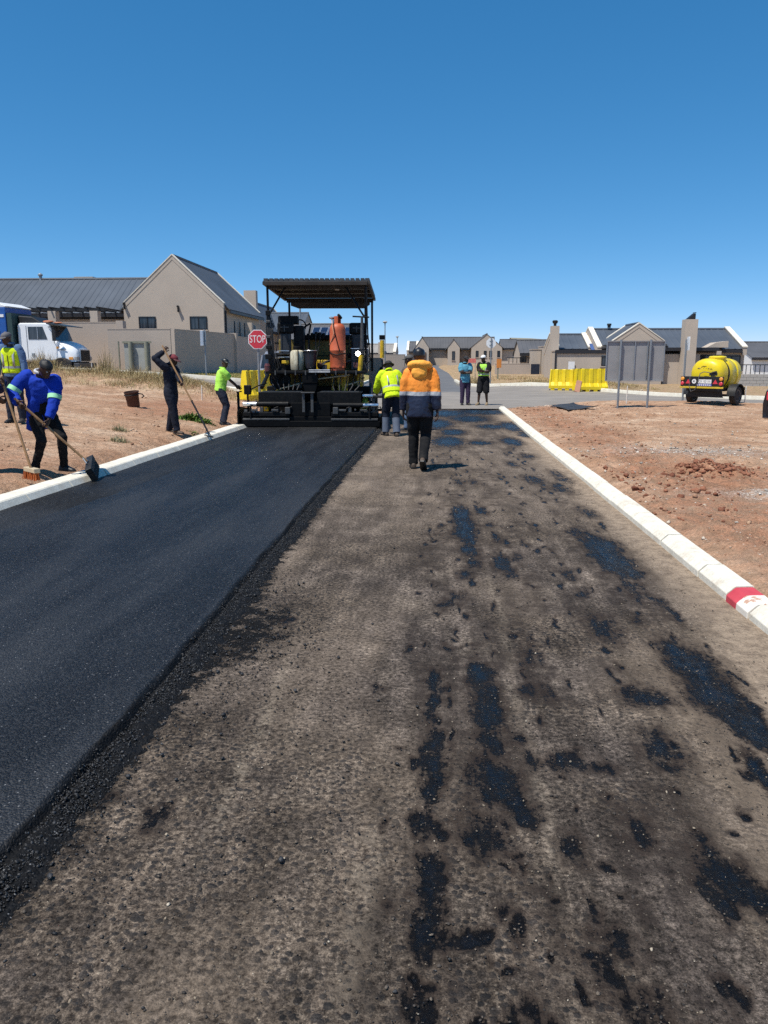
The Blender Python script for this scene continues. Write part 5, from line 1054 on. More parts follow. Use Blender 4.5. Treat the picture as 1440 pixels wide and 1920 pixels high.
# rear walkway
for a, b in ((-1.26, -0.22), (0.12, 1.15)):
    w_ = MB(); w_.prism([(0.12, 0.86), (0.12, 0.58), (0.16, 0.58), (0.16, 0.835), (0.86, 0.835), (0.86, 0.86)], 'x', a, b); w_.build('walkway', M_pb, sc, smooth=False, bevel=0.006)
    for k in range(7): pb('grip_bar', a + 0.06, b - 0.06, 0.20 + k * 0.09, 0.215 + k * 0.09, 0.862, 0.872, M_pg, sc, 0)
for x in (-0.185, 0.015): pb('step_strip', x - 0.032, x + 0.032, 0.0, 0.03, 0.40, 0.86, M_pg, sc, 0.006)
pb('step', -0.24, 0.08, -0.05, 0.11, 0.845, 0.87, M_pg, sc, 0.006)
for s in (-1, 1):
    x = -1.71 if s < 0 else 1.65
    m = MB(); m.prism([(-0.12, 0.062), (1.5, 0.062), (1.5, 0.40), (0.2, 0.52), (-0.12, 0.42)], 'x', x - 0.015, x + 0.015); m.build('end_plate', M_pbt, sc, smooth=False)
    pt('end_plate_jack', [(x + s * 0.02, 0.1, 0.40), (x + s * 0.02, 0.1, 0.86)], 0.03, M_pb, sc)
    pt('jack_handle', [(x - 0.06, 0.1, 0.86), (x + 0.07, 0.1, 0.88)], 0.014, M_pb, sc, 8)
pb('control_box', -1.62, -1.46, 0.22, 0.34, 0.80, 1.02, M_pb, sc, 0.02); pt('control_post', [(-1.54, 0.28, 0.3), (-1.54, 0.28, 0.80)], 0.025, M_pb, sc); pt('control_arm', [(-1.46, 0.28, 0.92), (-1.3, 0.3, 1.0), (-1.12, 0.5, 1.06)], 0.014, M_pb, sc, 8)
pb('control_box', 1.42, 1.56, 0.35, 0.46, 0.84, 1.02, M_pb, sc, 0.02); pt('control_post', [(1.49, 0.40, 0.3), (1.49, 0.40, 0.84)], 0.022, M_pb, sc)
# tow arms and rear frame
for s in (-1, 1): pt('tow_arm', [(s * 1.18, 0.55, 0.45), (s * 1.20, 1.4, 0.62), (s * 1.22, 3.6, 0.66)], 0.09, M_py)
for x, z0, z1, y, w_ in ((-0.86, 0.62, 1.34, 0.95, 0.07), (0.74, 0.62, 1.36, 0.95, 0.075), (1.12, 1.05, 1.72, 0.8, 0.055), (-0.95, 0.5, 1.2, 1.2, 0.05), (0.62, 0.9, 1.3, 1.15, 0.04)): pt('lift_cylinder', [(x - 0.06, y, z0), (x, y, z1)], w_, M_py, n=14)
for x in (0.40, 0.55): pb('rear_strut', x - 0.025, x + 0.025, 1.1, 1.15, 0.85, 1.33, M_py, None, 0.006)
for a, b in (((-0.82, 0.6, 0.92), (-0.2, 0.62, 1.08)), ((0.06, 0.66, 1.15), (0.86, 0.60, 1.25)), ((0.82, 0.6, 1.02), (1.12, 0.62, 1.11))): pt('rake_handle', [a, b], 0.018, M_pole, n=8)
# auger chamber and lower body
pb('auger_housing', -1.3, 1.3, 1.5, 2.1, 0.25, 0.95, M_pb); pb('lower_body', -0.95, 0.95, 1.9, 5.0, 0.30, 1.30, M_po)
for k in range(6): pt('auger_blade', [(-1.2 + k * 0.42, 1.2, 0.42), (-1.05 + k * 0.42, 1.2, 0.42)], [0.20, 0.17], M_pbt, n=18)
# platform
pb('platform', -1.18, 1.24, 0.48, 1.9, 1.28, 1.35, M_pb)
for k in range(10): pb('platform_bar', -1.16 + k * 0.24, -1.13 + k * 0.24, 0.462, 0.478, 1.25, 1.36, M_pg, None, 0)
for z in (1.345, 1.30): pt('platform_edge', [(-0.1, 0.44, z + 0.02), (0.40, 0.44, z + 0.02)], 0.014, M_alu, n=8)
hs = pb('engine_housing', -1.05, 0.80, 1.95, 4.3, 1.30, 2.12, M_po, None, 0.03)
pb('rear_panel', -0.14, 0.36, 1.90, 1.945, 1.38, 2.08, M_po, hs, 0.01); pb('panel_seam', -0.14, 0.36, 1.885, 1.9, 1.70, 1.715, M_pb, hs, 0)
pb('rear_panel', 0.80, 1.12, 1.90, 1.945, 1.38, 2.08, M_po, hs, 0.01)
pb('top_rail', -0.35, 1.22, 1.80, 1.94, 2.10, 2.22, M_pb, hs)
pb('yellow_panel', 0.02, 0.36, 0.98, 1.02, 1.37, 1.60, M_py); m = MB(); m.ball((0.11, 0.93, 1.47), 0.075); m.build('rusty_cap', M_rust, pv)
pb('engine_grille', -1.02, -0.55, 1.90, 1.945, 1.42, 1.80, M_pb, hs, 0.01)
for k in range(3): pb('grille_bar', -1.02 + 0.02 * k, -0.62, 0.9, 0.92, 1.66 + k * 0.075, 1.678 + k * 0.075, M_alu if k != 1 else M_pg, None, 0)
pb('rear_console', -1.0, -0.42, 0.95, 1.4, 1.36, 1.64, M_pbt)
m = MB(); m.lathe([(0.24, 0), (0.26, 0.05), (0.26, 0.1), (0.2, 0.12)], 20, Matrix.Translation((-0.85, 0.9, 1.15)) @ Matrix.Rotation(math.pi / 2, 4, 'X')); m.build('fan_cover', M_pb, pv)
# waste chute hanging at the centre
ch = MB(); ch.prism([(-0.27, 1.06), (0.09, 1.06), (0.09, 1.36), (-0.27, 1.36)], 'y', 0.5, 0.78); ch.prism([(-0.22, 0.86), (0.05, 0.86), (0.09, 1.058), (-0.27, 1.058)], 'y', 0.52, 0.76); ch.build('chute', M_pbt, pv, smooth=False, bevel=0.01)
# seats, consoles
def seat(x, y, z, rz):
    s = MB(); s.loft([[(x - w * f, y + yy, z + zz) for f in (1, 0.9)] + [(x + w * f, y + yy, z + zz) for f in (0.9, 1)] for w, yy, zz in ((0.13, 0, 0), (0.14, 0.0, 0.35), (0.17, -0.02, 0.45), (0.175, -0.03, 0.58), (0.15, -0.03, 0.66))])
    return s
for x, y, z in ((-0.72, 1.0, 1.72), (1.02, 1.0, 1.70)):
    m = MB()
    for (xa, xb, za, zb) in ((x - 0.13, x + 0.13, z, z + 0.52),): m.box(xa, xb, y, y + 0.07, za, zb)
    st = m.build('seat_back', simple('seat_vinyl', (0.022, 0.026, 0.034), 0.5), pv, smooth=False, bevel=0.03)
    MB().box(x - 0.20, x + 0.20, y - 0.03, y + 0.10, z + 0.50, z + 0.78).build('head_rest', M_pb, st, smooth=False, bevel=0.05)
    MB().box(x - 0.11, x + 0.09, y - 0.045, y - 0.032, z + 0.645, z + 0.665).build('seat_mark', M_pg, st, smooth=False); MB().box(x - 0.03, x - 0.005, y - 0.045, y - 0.032, z + 0.55, z + 0.70).build('seat_mark', M_pg, st, smooth=False)
    MB().box(x - 0.27, x + 0.27, y + 0.08, y + 0.50, z - 0.05, z + 0.06).build('seat_cushion', M_pb, st, smooth=False, bevel=0.03)
    for s in (-1, 1): MB().box(x + s * 0.26 - 0.03, x + s * 0.26 + 0.03, y + 0.1, y + 0.4, z + 0.26, z + 0.31).build('arm_rest', M_pb, st, smooth=False, bevel=0.01)
pb('side_console', -0.55, -0.30, 1.15, 1.5, 1.72, 2.42, M_pb, None, 0.03); pb('instrument_box', -0.95, -0.45, 1.3, 1.55, 2.46, 2.66, M_pb, None, 0.03)
m = MB(); m.tube([(-0.45 + 0.16 * math.cos(a), 1.5 + 0.05 * math.sin(a), 2.42 + 0.16 * math.sin(a)) for a in [2 * math.pi * k / 16 for k in range(16)]], 0.016, 8, closed=True); m.build('steering_wheel', M_pb, pv)
m = MB(); m.prism([(-0.22, 2.10), (0.14, 2.10), (0.15, 2.17), (0.08, 2.26), (-0.06, 2.29), (-0.18, 2.24)], 'y', 1.9, 2.3); m.build('dash_console', M_pb, pv, smooth=False, bevel=0.02)
pt('grab_rail', [(-0.36, 1.2, 1.6), (-0.36, 1.2, 2.30), (-0.32, 1.2, 2.36), (-0.15, 1.2, 2.47), (-0.13, 1.2, 2.45), (-0.18, 1.2, 2.20), (-0.18, 1.2, 1.36)], 0.022)
# right rear cabinet with work light
cb_ = pb('rear_cabinet', 0.86, 1.28, 0.92, 1.4, 1.36, 1.86, simple('cabinet_blue_grey', (0.028, 0.032, 0.042), 0.4), None, 0.02)
for k in range(5): pb('louvre', 0.92, 1.26, 0.895, 0.918, 1.60 + k * 0.05, 1.62 + k * 0.05, M_pg, cb_, 0)
pb('cabinet_edge', 0.86, 1.28, 0.90, 0.918, 1.862, 1.88, M_alu, cb_, 0); pb('warning_label', 0.92, 1.04, 0.898, 0.917, 1.42, 1.54, simple('label_pink', (0.62, 0.25, 0.22), 0.5, var=0.35, scale=20), cb_, 0)
wl = MB().lathe([(0.001, 0.0), (0.06, 0.0), (0.075, 0.03), (0.075, 0.06)], 18, Matrix.Translation((1.04, 0.88, 1.75)) @ Matrix.Rotation(math.pi / 2, 4, 'X')).build('work_light', M_pb, pv)
t = NT('lit_lens'); t.b.inputs['Emission Color'].default_value = (1, 0.98, 0.95, 1); t.b.inputs['Emission Strength'].default_value = 18
MB().lathe([(0.001, 0.066), (0.04, 0.066), (0.056, 0.061)], 18, Matrix.Translation((1.04, 0.88, 1.75)) @ Matrix.Rotation(math.pi / 2, 4, 'X')).build('lens', t.out((0.9, 0.9, 0.9), 0.3), wl)
# canopy
m = MB(); rib = []
nr = 21; xa, xb = -1.14, 1.34
for i in range(nr):
    u0 = xa + (xb - xa) * i / nr; p = (xb - xa) / nr; wd = 0.78 if i % 5 else 0.9
    rib += [(u0, 0), (u0 + p * (1 - wd), 0), (u0 + p * (1 - wd) + 0.004, 1), (u0 + p - 0.004, 1), (u0 + p, 0)]
rings = []
for y, z in ((0.50, 3.41), (3.75, 3.28)):
    top = [(x, y, z + 0.052 * h) for x, h in rib]; bot = [(xb, y, z - 0.02), (xa, y, z - 0.02)]
    rings.append(top + bot)
m.loft(rings); cano = m.build('canopy', simple('canopy_steel', (0.075, 0.078, 0.082), 0.55, 0.3, var=0.25, dirt=(0.03, 0.022, 0.016), dirt_amt=0.5), pv, smooth=False)
M_und = simple('canopy_frame', (0.028, 0.022, 0.018), 0.7, var=0.4, scale=4)
def cz(y): return 3.39 - (y - 0.5) * 0.13 / 3.25
for s, x in ((-1, -1.12), (1, 1.32)): m = MB(); m.add([(x - 0.03, 0.47, cz(0.47) - 0.07), (x + 0.03, 0.47, cz(0.47) - 0.07), (x + 0.03, 3.78, cz(3.78) - 0.07), (x - 0.03, 3.78, cz(3.78) - 0.07), (x - 0.03, 0.47, cz(0.47) - 0.003), (x + 0.03, 0.47, cz(0.47) - 0.003), (x + 0.03, 3.78, cz(3.78) - 0.003), (x - 0.03, 3.78, cz(3.78) - 0.003)], [(0, 3, 2, 1), (4, 5, 6, 7), (0, 1, 5, 4), (1, 2, 6, 5), (2, 3, 7, 6), (3, 0, 4, 7)]); m.build('canopy_side', M_und, cano, smooth=False)
for y, h in ((0.48, 0.09), (0.85, 0.12), (1.45, 0.06), (2.2, 0.06), (3.0, 0.06), (3.74, 0.12)): pb('canopy_beam', -1.088, 1.288, y - 0.03, y + 0.03, cz(y) - h, cz(y) - 0.005, M_und, cano, 0.006)
m = MB(); m.prism([(-0.95, 3.05), (-0.75, 2.98), (1.05, 2.98), (1.2, 3.08), (1.2, 3.13), (-0.95, 3.13)], 'y', 3.55, 3.68); m.build('canopy_visor', M_und, cano, smooth=False)
pt('canopy_post', [(-1.06, 0.6, 1.3), (-1.06, 0.6, 3.34)], 0.028); pt('canopy_post', [(-1.0, 3.6, 1.3), (-1.0, 3.6, 3.2)], 0.03)
pt('canopy_post', [(1.24, 0.6, 1.3), (1.24, 0.6, 3.34)], 0.028); pt('canopy_post', [(1.26, 3.6, 1.3), (1.26, 3.6, 3.2)], 0.03)
pt('canopy_brace', [(-1.05, 0.6, 2.62), (-0.68, 0.82, 3.28)], 0.022); pt('canopy_brace', [(1.22, 0.6, 2.58), (0.76, 0.82, 3.28)], 0.022)
pt('canopy_strap', [(1.27, 0.4, 3.2), (1.30, 0.4, 2.2), (1.36, 0.4, 1.6), (1.26, 0.42, 1.5)], 0.016); pt('gas_strut', [(1.16, 0.5, 2.6), (1.16, 0.5, 1.85)], [0.03, 0.05], M_pg)
pt('canopy_lever', [(0.94, 0.5, 2.60), (1.33, 0.5, 2.58)], 0.018); pt('lamp_arm', [(1.0, 0.5, 3.02), (1.2, 0.5, 3.02)], 0.012); m = MB(); m.ball((0.55, 0.9, 3.24), (0.06, 0.05, 0.025)); m.build('canopy_lamp', M_beige, cano)
# left mast of hoses and valves
for k in range(7):
    x = -1.05 + 0.022 * k; pt('hose', [(x, 0.45 + 0.02 * k, 2.75 - 0.06 * k), (x - 0.03 + 0.02 * (k % 3), 0.42, 2.3), (x + 0.03 * math.sin(k * 2.1), 0.44, 1.8), (x + 0.02, 0.5, 1.35), (x + 0.14, 0.7, 1.05 + 0.03 * k)], 0.016, M_rub2, n=8)
for z in (2.62, 2.45, 2.1, 1.85, 1.62): pb('valve', -1.10 + random.uniform(-.02, .02), -0.98, 0.38, 0.48, z, z + random.uniform(0.06, 0.13), random.choice([M_pb, M_pg]), None, 0.01)
m = MB(); m.cyl((-1.07, 0.36, 1.34), (-1.07, 0.36, 1.46), 0.07); m.cyl((-1.07, 0.36, 1.46), (-1.07, 0.36, 1.52), 0.075, 0.05); m.build('beacon', simple('maroon_lens', (0.10, 0.03, 0.03), 0.3), pv)
for k in range(5): pt('hose', [(0.5 + 0.15 * k, 0.7, 1.30), (0.45 + 0.16 * k, 0.55, 1.0), (0.5 + 0.12 * k, 0.5, 0.88)], 0.014, M_rub2, n=8)
for k in range(6): pt('hose', [(-1.0 + 0.13 * k, 0.75, 1.30), (-1.02 + 0.14 * k, 0.6, 1.08), (-0.9 + 0.1 * k, 0.5, 0.9)], 0.014, M_rub2, n=8)
pt('hose', [(1.2, 0.5, 1.55), (1.36, 0.45, 1.2), (1.42, 0.4, 0.95)], 0.016, M_rub2, n=8)
for k in range(8): pb('fitting', -0.85 + 0.22 * k, -0.80 + 0.22 * k, 0.82, 0.86, 1.18 + 0.02 * (k % 3), 1.235 + 0.02 * (k % 3), random.choice([M_pg, M_alu, M_py]), None, 0.005)
# grimy clutter of valves, clamps and pipework
rc = random.Random(3)
for k in range(26):
    x = rc.uniform(-1.1, 1.15); z = rc.choice([rc.uniform(0.92, 1.24), rc.uniform(1.42, 1.62)]); y = rc.uniform(0.78, 1.1); a = rc.uniform(0.03, 0.09); b_ = rc.uniform(0.03, 0.09)
    if rc.random() < 0.5: pb('valve_block', x - a, x + a, y, y + 0.08, z - b_, z + b_, rc.choice([M_pb, M_pb, M_pg, M_py]), None, 0.008)
    else: pt('pipe', [(x - a, y, z - b_), (x + a * 0.4, y - 0.03, z + b_ * 0.3), (x + a * 2.2, y, z + b_)], rc.uniform(0.012, 0.025), rc.choice([M_rub2, M_pg, M_pb]), n=8)
for k in range(12):
    x = rc.uniform(-0.95, 1.15); pt('cable', [(x, 0.95, rc.uniform(1.9, 2.4)), (x + rc.uniform(-.1, .1), 0.88, 1.75), (x + rc.uniform(-.2, .2), 0.85, 1.4)], 0.010, M_rub2, n=6)
for k in range(5): pb('lever_box', -0.28 + k * 0.10, -0.22 + k * 0.10, 1.55, 1.62, 2.12, 2.22 + rc.uniform(0, .08), M_pb, None, 0.008)
pb('tool_box', 0.10, 0.36, 1.2, 1.5, 1.36, 1.62, M_pb, None, 0.015); pb('side_console', 0.84, 1.2, 1.35, 1.7, 1.9, 2.18, M_pb, None, 0.02)
# tracks
for s in (-1, 1):
    m = MB(); pr = []
    for k in range(9): a = -math.pi / 2 - math.pi * k / 8; pr.append((2.0 + 0.38 * math.cos(a), 0.44 + 0.38 * math.sin(a)))
    for k in range(9): a = math.pi / 2 - math.pi * k / 8; pr.append((4.9 + 0.38 * math.cos(a), 0.44 + 0.38 * math.sin(a)))
    m.prism(pr, 'x', s * 1.18 - 0.17, s * 1.18 + 0.17); tkk = m.build('track', M_tyre, pv, smooth=False)
    for k in range(10): pb('track_shoe', s * 1.18 - 0.18, s * 1.18 + 0.18, 2.0 + k * 0.3, 2.2 + k * 0.3, 0.822, 0.85, M_pbt, tkk, 0)
# hopper
hp_ = pb('hopper_floor', -1.4, 1.4, 4.6, 6.4, 0.55, 0.65, M_pb)
for s in (-1, 1):
    m = MB(); m.prism([(4.1, 0.62), (6.4, 0.62), (6.4, 1.35), (4.5, 1.66), (4.1, 1.66)], 'x', s * 1.42 - 0.03, s * 1.42 + 0.03); m.build('hopper_wing', M_beige, pv, smooth=False)
    m = MB(); m.prism([(s * 1.16, 0.65), (s * 1.56, 0.75), (s * 1.50, 1.66), (s * 1.16, 1.66)], 'y', 3.75, 3.80); m.build('hopper_back', M_beige, pv, smooth=False)
m = MB(); m.tube([(1.50, 4.6, 1.66), (1.50, 4.6, 2.16)], 0.06, 10); m.build('guide_mast', M_py, pv); pb('mast_lamp', 1.42, 1.58, 4.55, 4.65, 2.17, 2.30, M_pb)
pt('side_frame', [(1.52, 2.0, 0.9), (1.52, 3.5, 1.1), (1.50, 4.0, 1.6)], 0.05); pt('side_frame', [(-1.52, 2.0, 0.9), (-1.52, 4.0, 1.6)], 0.05)
m = MB(); m.prism([(1.0, 0.62), (2.3, 0.55), (2.3, 0.95), (1.6, 1.05)], 'x', 1.3, 1.34); m.build('side_guard', M_pg, pv, smooth=False)

# ------------------------------------------------------------------ loose things standing on the paver
def on_paver(x, y, z): return pv.matrix_basis @ Vector((x, y, z))
t = NT('gas_cylinder_paint'); co = t.co()
c = t.ramp(t.noise(co, 4, 5), [(0.3, (0.44, 0.085, 0.030)), (0.7, (0.56, 0.125, 0.05))])
c = t.mix(t.mr(t.noise(co, 9, 6, 0.7), 0.54, 0.72, 0, 0.6), c, (0.26, 0.06, 0.03))
M_gas = t.out(c, 0.55, t.bump(t.noise(co, 30, 3), 0.1, 0.01))
gc = thing('gas_cylinder', 'tall orange red gas cylinder standing on the back of the paver', 'gas cylinder', on_paver(0.57, 0.66, 1.352), math.radians(2))
m = MB(); m.lathe([(0.155, 0.0), (0.165, 0.01), (0.165, 0.05), (0.175, 0.055), (0.185, 0.07), (0.187, 0.10), (0.187, 0.46), (0.190, 0.465), (0.190, 0.475), (0.187, 0.48), (0.187, 0.93), (0.180, 1.0), (0.150, 1.06), (0.10, 1.09), (0.001, 1.10)], 32); m.build('body', M_gas, gc)
m = MB(); m.lathe([(0.155, 0.0), (0.158, 0.03), (0.158, 0.052)], 32); m.build('foot_ring', M_gas, gc)
for k in range(3): a = -math.pi / 2 + (k - 1) * 0.75; MB().cbox((0.172 * math.cos(a), 0.172 * math.sin(a), 0.085), (0.08, 0.04, 0.03), None).build('vent_slot', M_gas, gc, smooth=False)
m = MB()
for k in range(11):
    a = math.radians(200 + k * 28); b = math.radians(200 + (k + 1) * 28)
    if 3 <= k <= 4: continue
    m.add([(0.085 * math.cos(a), 0.085 * math.sin(a), 1.07), (0.085 * math.cos(b), 0.085 * math.sin(b), 1.07), (0.085 * math.cos(b), 0.085 * math.sin(b), 1.26), (0.085 * math.cos(a), 0.085 * math.sin(a), 1.26), (0.078 * math.cos(a), 0.078 * math.sin(a), 1.07), (0.078 * math.cos(b), 0.078 * math.sin(b), 1.07), (0.078 * math.cos(b), 0.078 * math.sin(b), 1.26), (0.078 * math.cos(a), 0.078 * math.sin(a), 1.26)], [(0, 1, 2, 3), (4, 7, 6, 5), (3, 2, 6, 7), (0, 4, 5, 1), (0, 3, 7, 4), (1, 5, 6, 2)])
m.build('valve_collar', M_gas, gc)
m = MB(); m.cyl((0, 0, 1.09), (0, 0, 1.24), 0.025); m.cyl((-0.06, 0, 1.22), (-0.13, -0.02, 1.22), 0.025); m.build('valve', M_rust, gc)
m = MB(); m.lathe([(0.001, 0.0), (0.06, 0.0), (0.075, 0.03), (0.06, 0.06), (0.001, 0.065)], 16, Matrix.Translation((0.035, -0.02, 1.235)) @ Matrix.Rotation(math.radians(50), 4, 'Y')); m.build('regulator_cap', M_pb, gc)
m = MB(); m.lathe([(0.04, 0.0), (0.06, 0.02), (0.06, 0.035), (0.02, 0.05)], 14, Matrix.Translation((-0.14, -0.02, 1.2))); m.build('regulator', M_alu, gc)
m = MB(); m.tube([(-0.13, -0.03, 1.2), (-0.10, -0.17, 1.0), (-0.07, -0.20, 0.85), (-0.12, -0.16, 0.72), (-0.19, -0.06, 0.6)], 0.010, 8); m.build('hose', simple('hose_orange', (0.60, 0.30, 0.18), 0.5), gc)
m = MB(); m.tube([(-0.10, -0.03, 1.2), (-0.07, -0.18, 1.0), (-0.02, -0.205, 0.75), (0.06, -0.2, 0.45)], 0.010, 8); m.tube([(-0.2, -0.05, 0.45), (-0.12, -0.18, 0.39), (0.0, -0.205, 0.36), (0.09, -0.185, 0.385), (0.2, -0.05, 0.40)], 0.014, 8); m.build('strap', M_pb, gc)
cn = thing('plastic_canister', 'grubby off-white plastic canister with black cap tied to the back of the paver', 'canister', on_paver(-0.40, 0.66, 1.352))
t = NT('canister_plastic'); co = t.co(); sx, sy, sz = t.sep(co)
c = t.mix(t.mr(t.noise(t.map(co, (1, 1, 0.4)), 9, 5, 0.7), 0.45, 0.65), (0.62, 0.57, 0.42), (0.30, 0.25, 0.16)); c = t.mix(t.mr(t.math('ADD', sz, t.math('MULTIPLY', t.noise(co, 8), 0.1)), 0.26, 0.12, 0, 0.6), c, (0.09, 0.075, 0.05))
m = MB(); m.lathe([(0.12, 0), (0.15, 0.015), (0.16, 0.05), (0.165, 0.2), (0.165, 0.40), (0.15, 0.45), (0.11, 0.475), (0.06, 0.485), (0.055, 0.5)], 28); m.build('body', t.out(c, 0.5), cn)
m = MB(); m.lathe([(0.09, 0.486), (0.095, 0.5), (0.095, 0.56), (0.08, 0.57), (0.001, 0.57)], 20); m.build('cap', M_pb, cn); m = MB(); m.tube([(0.05, -0.172, 0.02), (0.052, -0.176, 0.25), (0.05, -0.172, 0.44), (0.04, -0.13, 0.485)], 0.012, 8); m.build('strap', M_pb, cn)
bn = thing('rubbish_bag', 'black rubbish bin hanging beside the off-white canister on the paver', 'bin', on_paver(-0.08, 0.64, 1.362))
m = MB(); rings = []
for z, r in ((0.0, 0.10), (0.06, 0.125), (0.2, 0.135), (0.36, 0.14), (0.44, 0.15), (0.45, 0.155)): rings.append([(r * (1 + 0.06 * math.sin(5 * a + z * 9)) * math.cos(a), r * (1 + 0.06 * math.sin(5 * a + z * 9)) * math.sin(a), z) for a in [2 * math.pi * k / 24 for k in range(24)]])
m.loft(rings); m.build('bag', simple('bin_plastic', (0.015, 0.018, 0.028), 0.35), bn, smooth=True)
m = MB(); m.tube([(0.158 * math.cos(a), 0.158 * math.sin(a), 0.455) for a in [2 * math.pi * k / 24 for k in range(24)]], 0.010, 6, closed=True); m.build('rim', M_alu, bn)
# ------------------------------------------------------------------ people
def fabric(name, col, rough=0.9, var=0.18, dust=None, amt=0.3):
    t = NT(name); co = t.co()
    c = t.ramp(t.noise(co, 5, 5, 0.6), [(0.3, tuple(v * (1 - var) for v in col)), (0.7, tuple(min(1, v * (1 + var)) for v in col))])
    if dust: c = t.mix(t.mr(t.noise(co, 7, 6, 0.7), 0.48, 0.7, 0, amt), c, dust)
    return t.out(c, rough, t.bump(t.noise(t.map(co, (1, 1, 0.5)), 16, 4, 0.6), 0.35, 0.02), spec=0.25)
def skin(name, col):
    t = NT(name); co = t.co()
    return t.out(t.ramp(t.noise(co, 14, 4), [(0.3, tuple(v * 0.85 for v in col)), (0.7, tuple(v * 1.12 for v in col))]), 0.48, t.bump(t.noise(co, 120, 2), 0.05, 0.002), spec=0.4)
M_skin = skin('dark_brown_skin', (0.052, 0.026, 0.017)); M_skin2 = skin('brown_skin', (0.085, 0.043, 0.028))
M_eye = simple('eye_white', (0.55, 0.52, 0.48), 0.3); M_mouth = simple('lips', (0.10, 0.035, 0.03), 0.5); M_hair = simple('black_hair', (0.008, 0.007, 0.007), 0.6, scale=40, bump=0.5)
M_refl = simple('reflective_tape', (0.42, 0.43, 0.44), 0.4, 0.1); M_wood = simple('broom_handle_wood', (0.30, 0.17, 0.075), 0.6, scale=10, var=0.25)
def fuse(mb, voxel, iters=4, wr=0.0, seed=0):
    me = mb.mesh('tmp', False); o = bpy.data.objects.new('tmp', me); C.objects.link(o)
    r = o.modifiers.new('r', 'REMESH'); r.mode = 'VOXEL'; r.voxel_size = voxel; r.adaptivity = 0
    if iters: s = o.modifiers.new('s', 'SMOOTH'); s.iterations = iters; s.factor = 0.5
    dg = bpy.context.evaluated_depsgraph_get(); dg.update()
    out = bpy.data.meshes.new_from_object(o.evaluated_get(dg)); bpy.data.objects.remove(o); bpy.data.meshes.remove(me)
    n = len(out.vertices)
    if wr and n:
        co = np.empty(n * 3, np.float32); out.vertices.foreach_get('co', co); co = co.reshape(-1, 3)
        no = np.empty(n * 3, np.float32); out.vertices.foreach_get('normal', no); no = no.reshape(-1, 3)
        a = co[:, 0] * 7 + co[:, 1] * 5 + seed; b = co[:, 2] * 13 + co[:, 1] * 4
        f = fbm(a, b, 3, 100 + seed) + 0.7 * (1 - np.abs(fbm(a * 1.7 + co[:, 2] * 6, b * 0.8 - a, 3, 140 + seed)) * 2.2)
        co += no * (wr * f)[:, None]; out.vertices.foreach_set('co', co.ravel()); out.update()
    out.polygons.foreach_set('use_smooth', np.ones(len(out.polygons), bool)); out.materials.clear()
    return out
def limb(mb, pts, rs, n=12):
    mb.tube(pts, rs, n)
    for p, r in zip(pts, rs): mb.ball(p, r * 0.995, 10, 8)
def ell_ring(c, rt, fw, rx, ry, n=20): return [Vector(c) + rt * (rx * math.cos(a)) + fw * (ry * math.sin(a)) for a in [2 * math.pi * k / n for k in range(n)]]
def ik(a, b, l1, l2, hint):
    a = Vector(a); b = Vector(b); d = b - a; L = min(d.length, (l1 + l2) * 0.998); dn = d.normalized(); b2 = a + dn * L
    x = (l1 * l1 - l2 * l2 + L * L) / (2 * L); h = math.sqrt(max(0, l1 * l1 - x * x)); hv = Vector(hint); hv = hv - dn * hv.dot(dn)
    hv = hv.normalized() if hv.length > 1e-5 else dn.orthogonal()
    return a + dn * x + hv * h, b2
def hand_mesh(mb, w, d, n, side, curl, s=1.0):
    """w wrist, d finger direction, n palm normal, side +1 when the thumb lies towards d x n"""
    w = Vector(w); d = Vector(d).normalized(); n = Vector(n); n = (n - d * n.dot(d)).normalized(); t = d.cross(n).normalized() * side
    rings = []
    for q, wd, th in ((-0.02, 0.024, 0.020), (0.0, 0.027, 0.019), (0.03, 0.038, 0.018), (0.06, 0.042, 0.016), (0.085, 0.040, 0.013), (0.095, 0.034, 0.010)): rings.append(ell_ring(w + d * q * s, t, n, wd * s, th * s, 12))
    mb.loft(rings)
    for k, (off, ln) in enumerate(((0.030, 0.072), (0.010, 0.082), (-0.010, 0.077), (-0.029, 0.060))):
        p = w + (d * 0.082 + t * off) * s; dd = d.copy(); pts = [p - dd * 0.01]; ax = t.normalized()
        for j, f in enumerate((0.45, 0.32, 0.26)):
            q = Quaternion(d.cross(n).normalized(), -curl * (1.0 if j else 0.75)); 
            c, sn = math.cos(curl * (j + 0.75)), math.sin(curl * (j + 0.75)); dd = (d * c + n * sn).normalized()
            p = p + dd * ln * f * s; pts.append(p)
        mb.tube(pts, [0.0095 * s, 0.009 * s, 0.0085 * s, 0.007 * s], 8)
        mb.ball(pts[-1], 0.0072 * s, 8, 6)
    p = w + (d * 0.02 + t * 0.03) * s; a = (d * 0.6 + t * 0.75 + n * 0.25).normalized(); b = (d * 0.8 + t * 0.15 + n * (0.4 + 0.4 * curl)).normalized()
    mb.tube([p - a * 0.012, p + a * 0.035 * s, p + a * 0.035 * s + b * 0.03 * s, p + a * 0.035 * s + b * 0.05 * s], [0.013 * s, 0.0115 * s, 0.010 * s, 0.008 * s], 8)

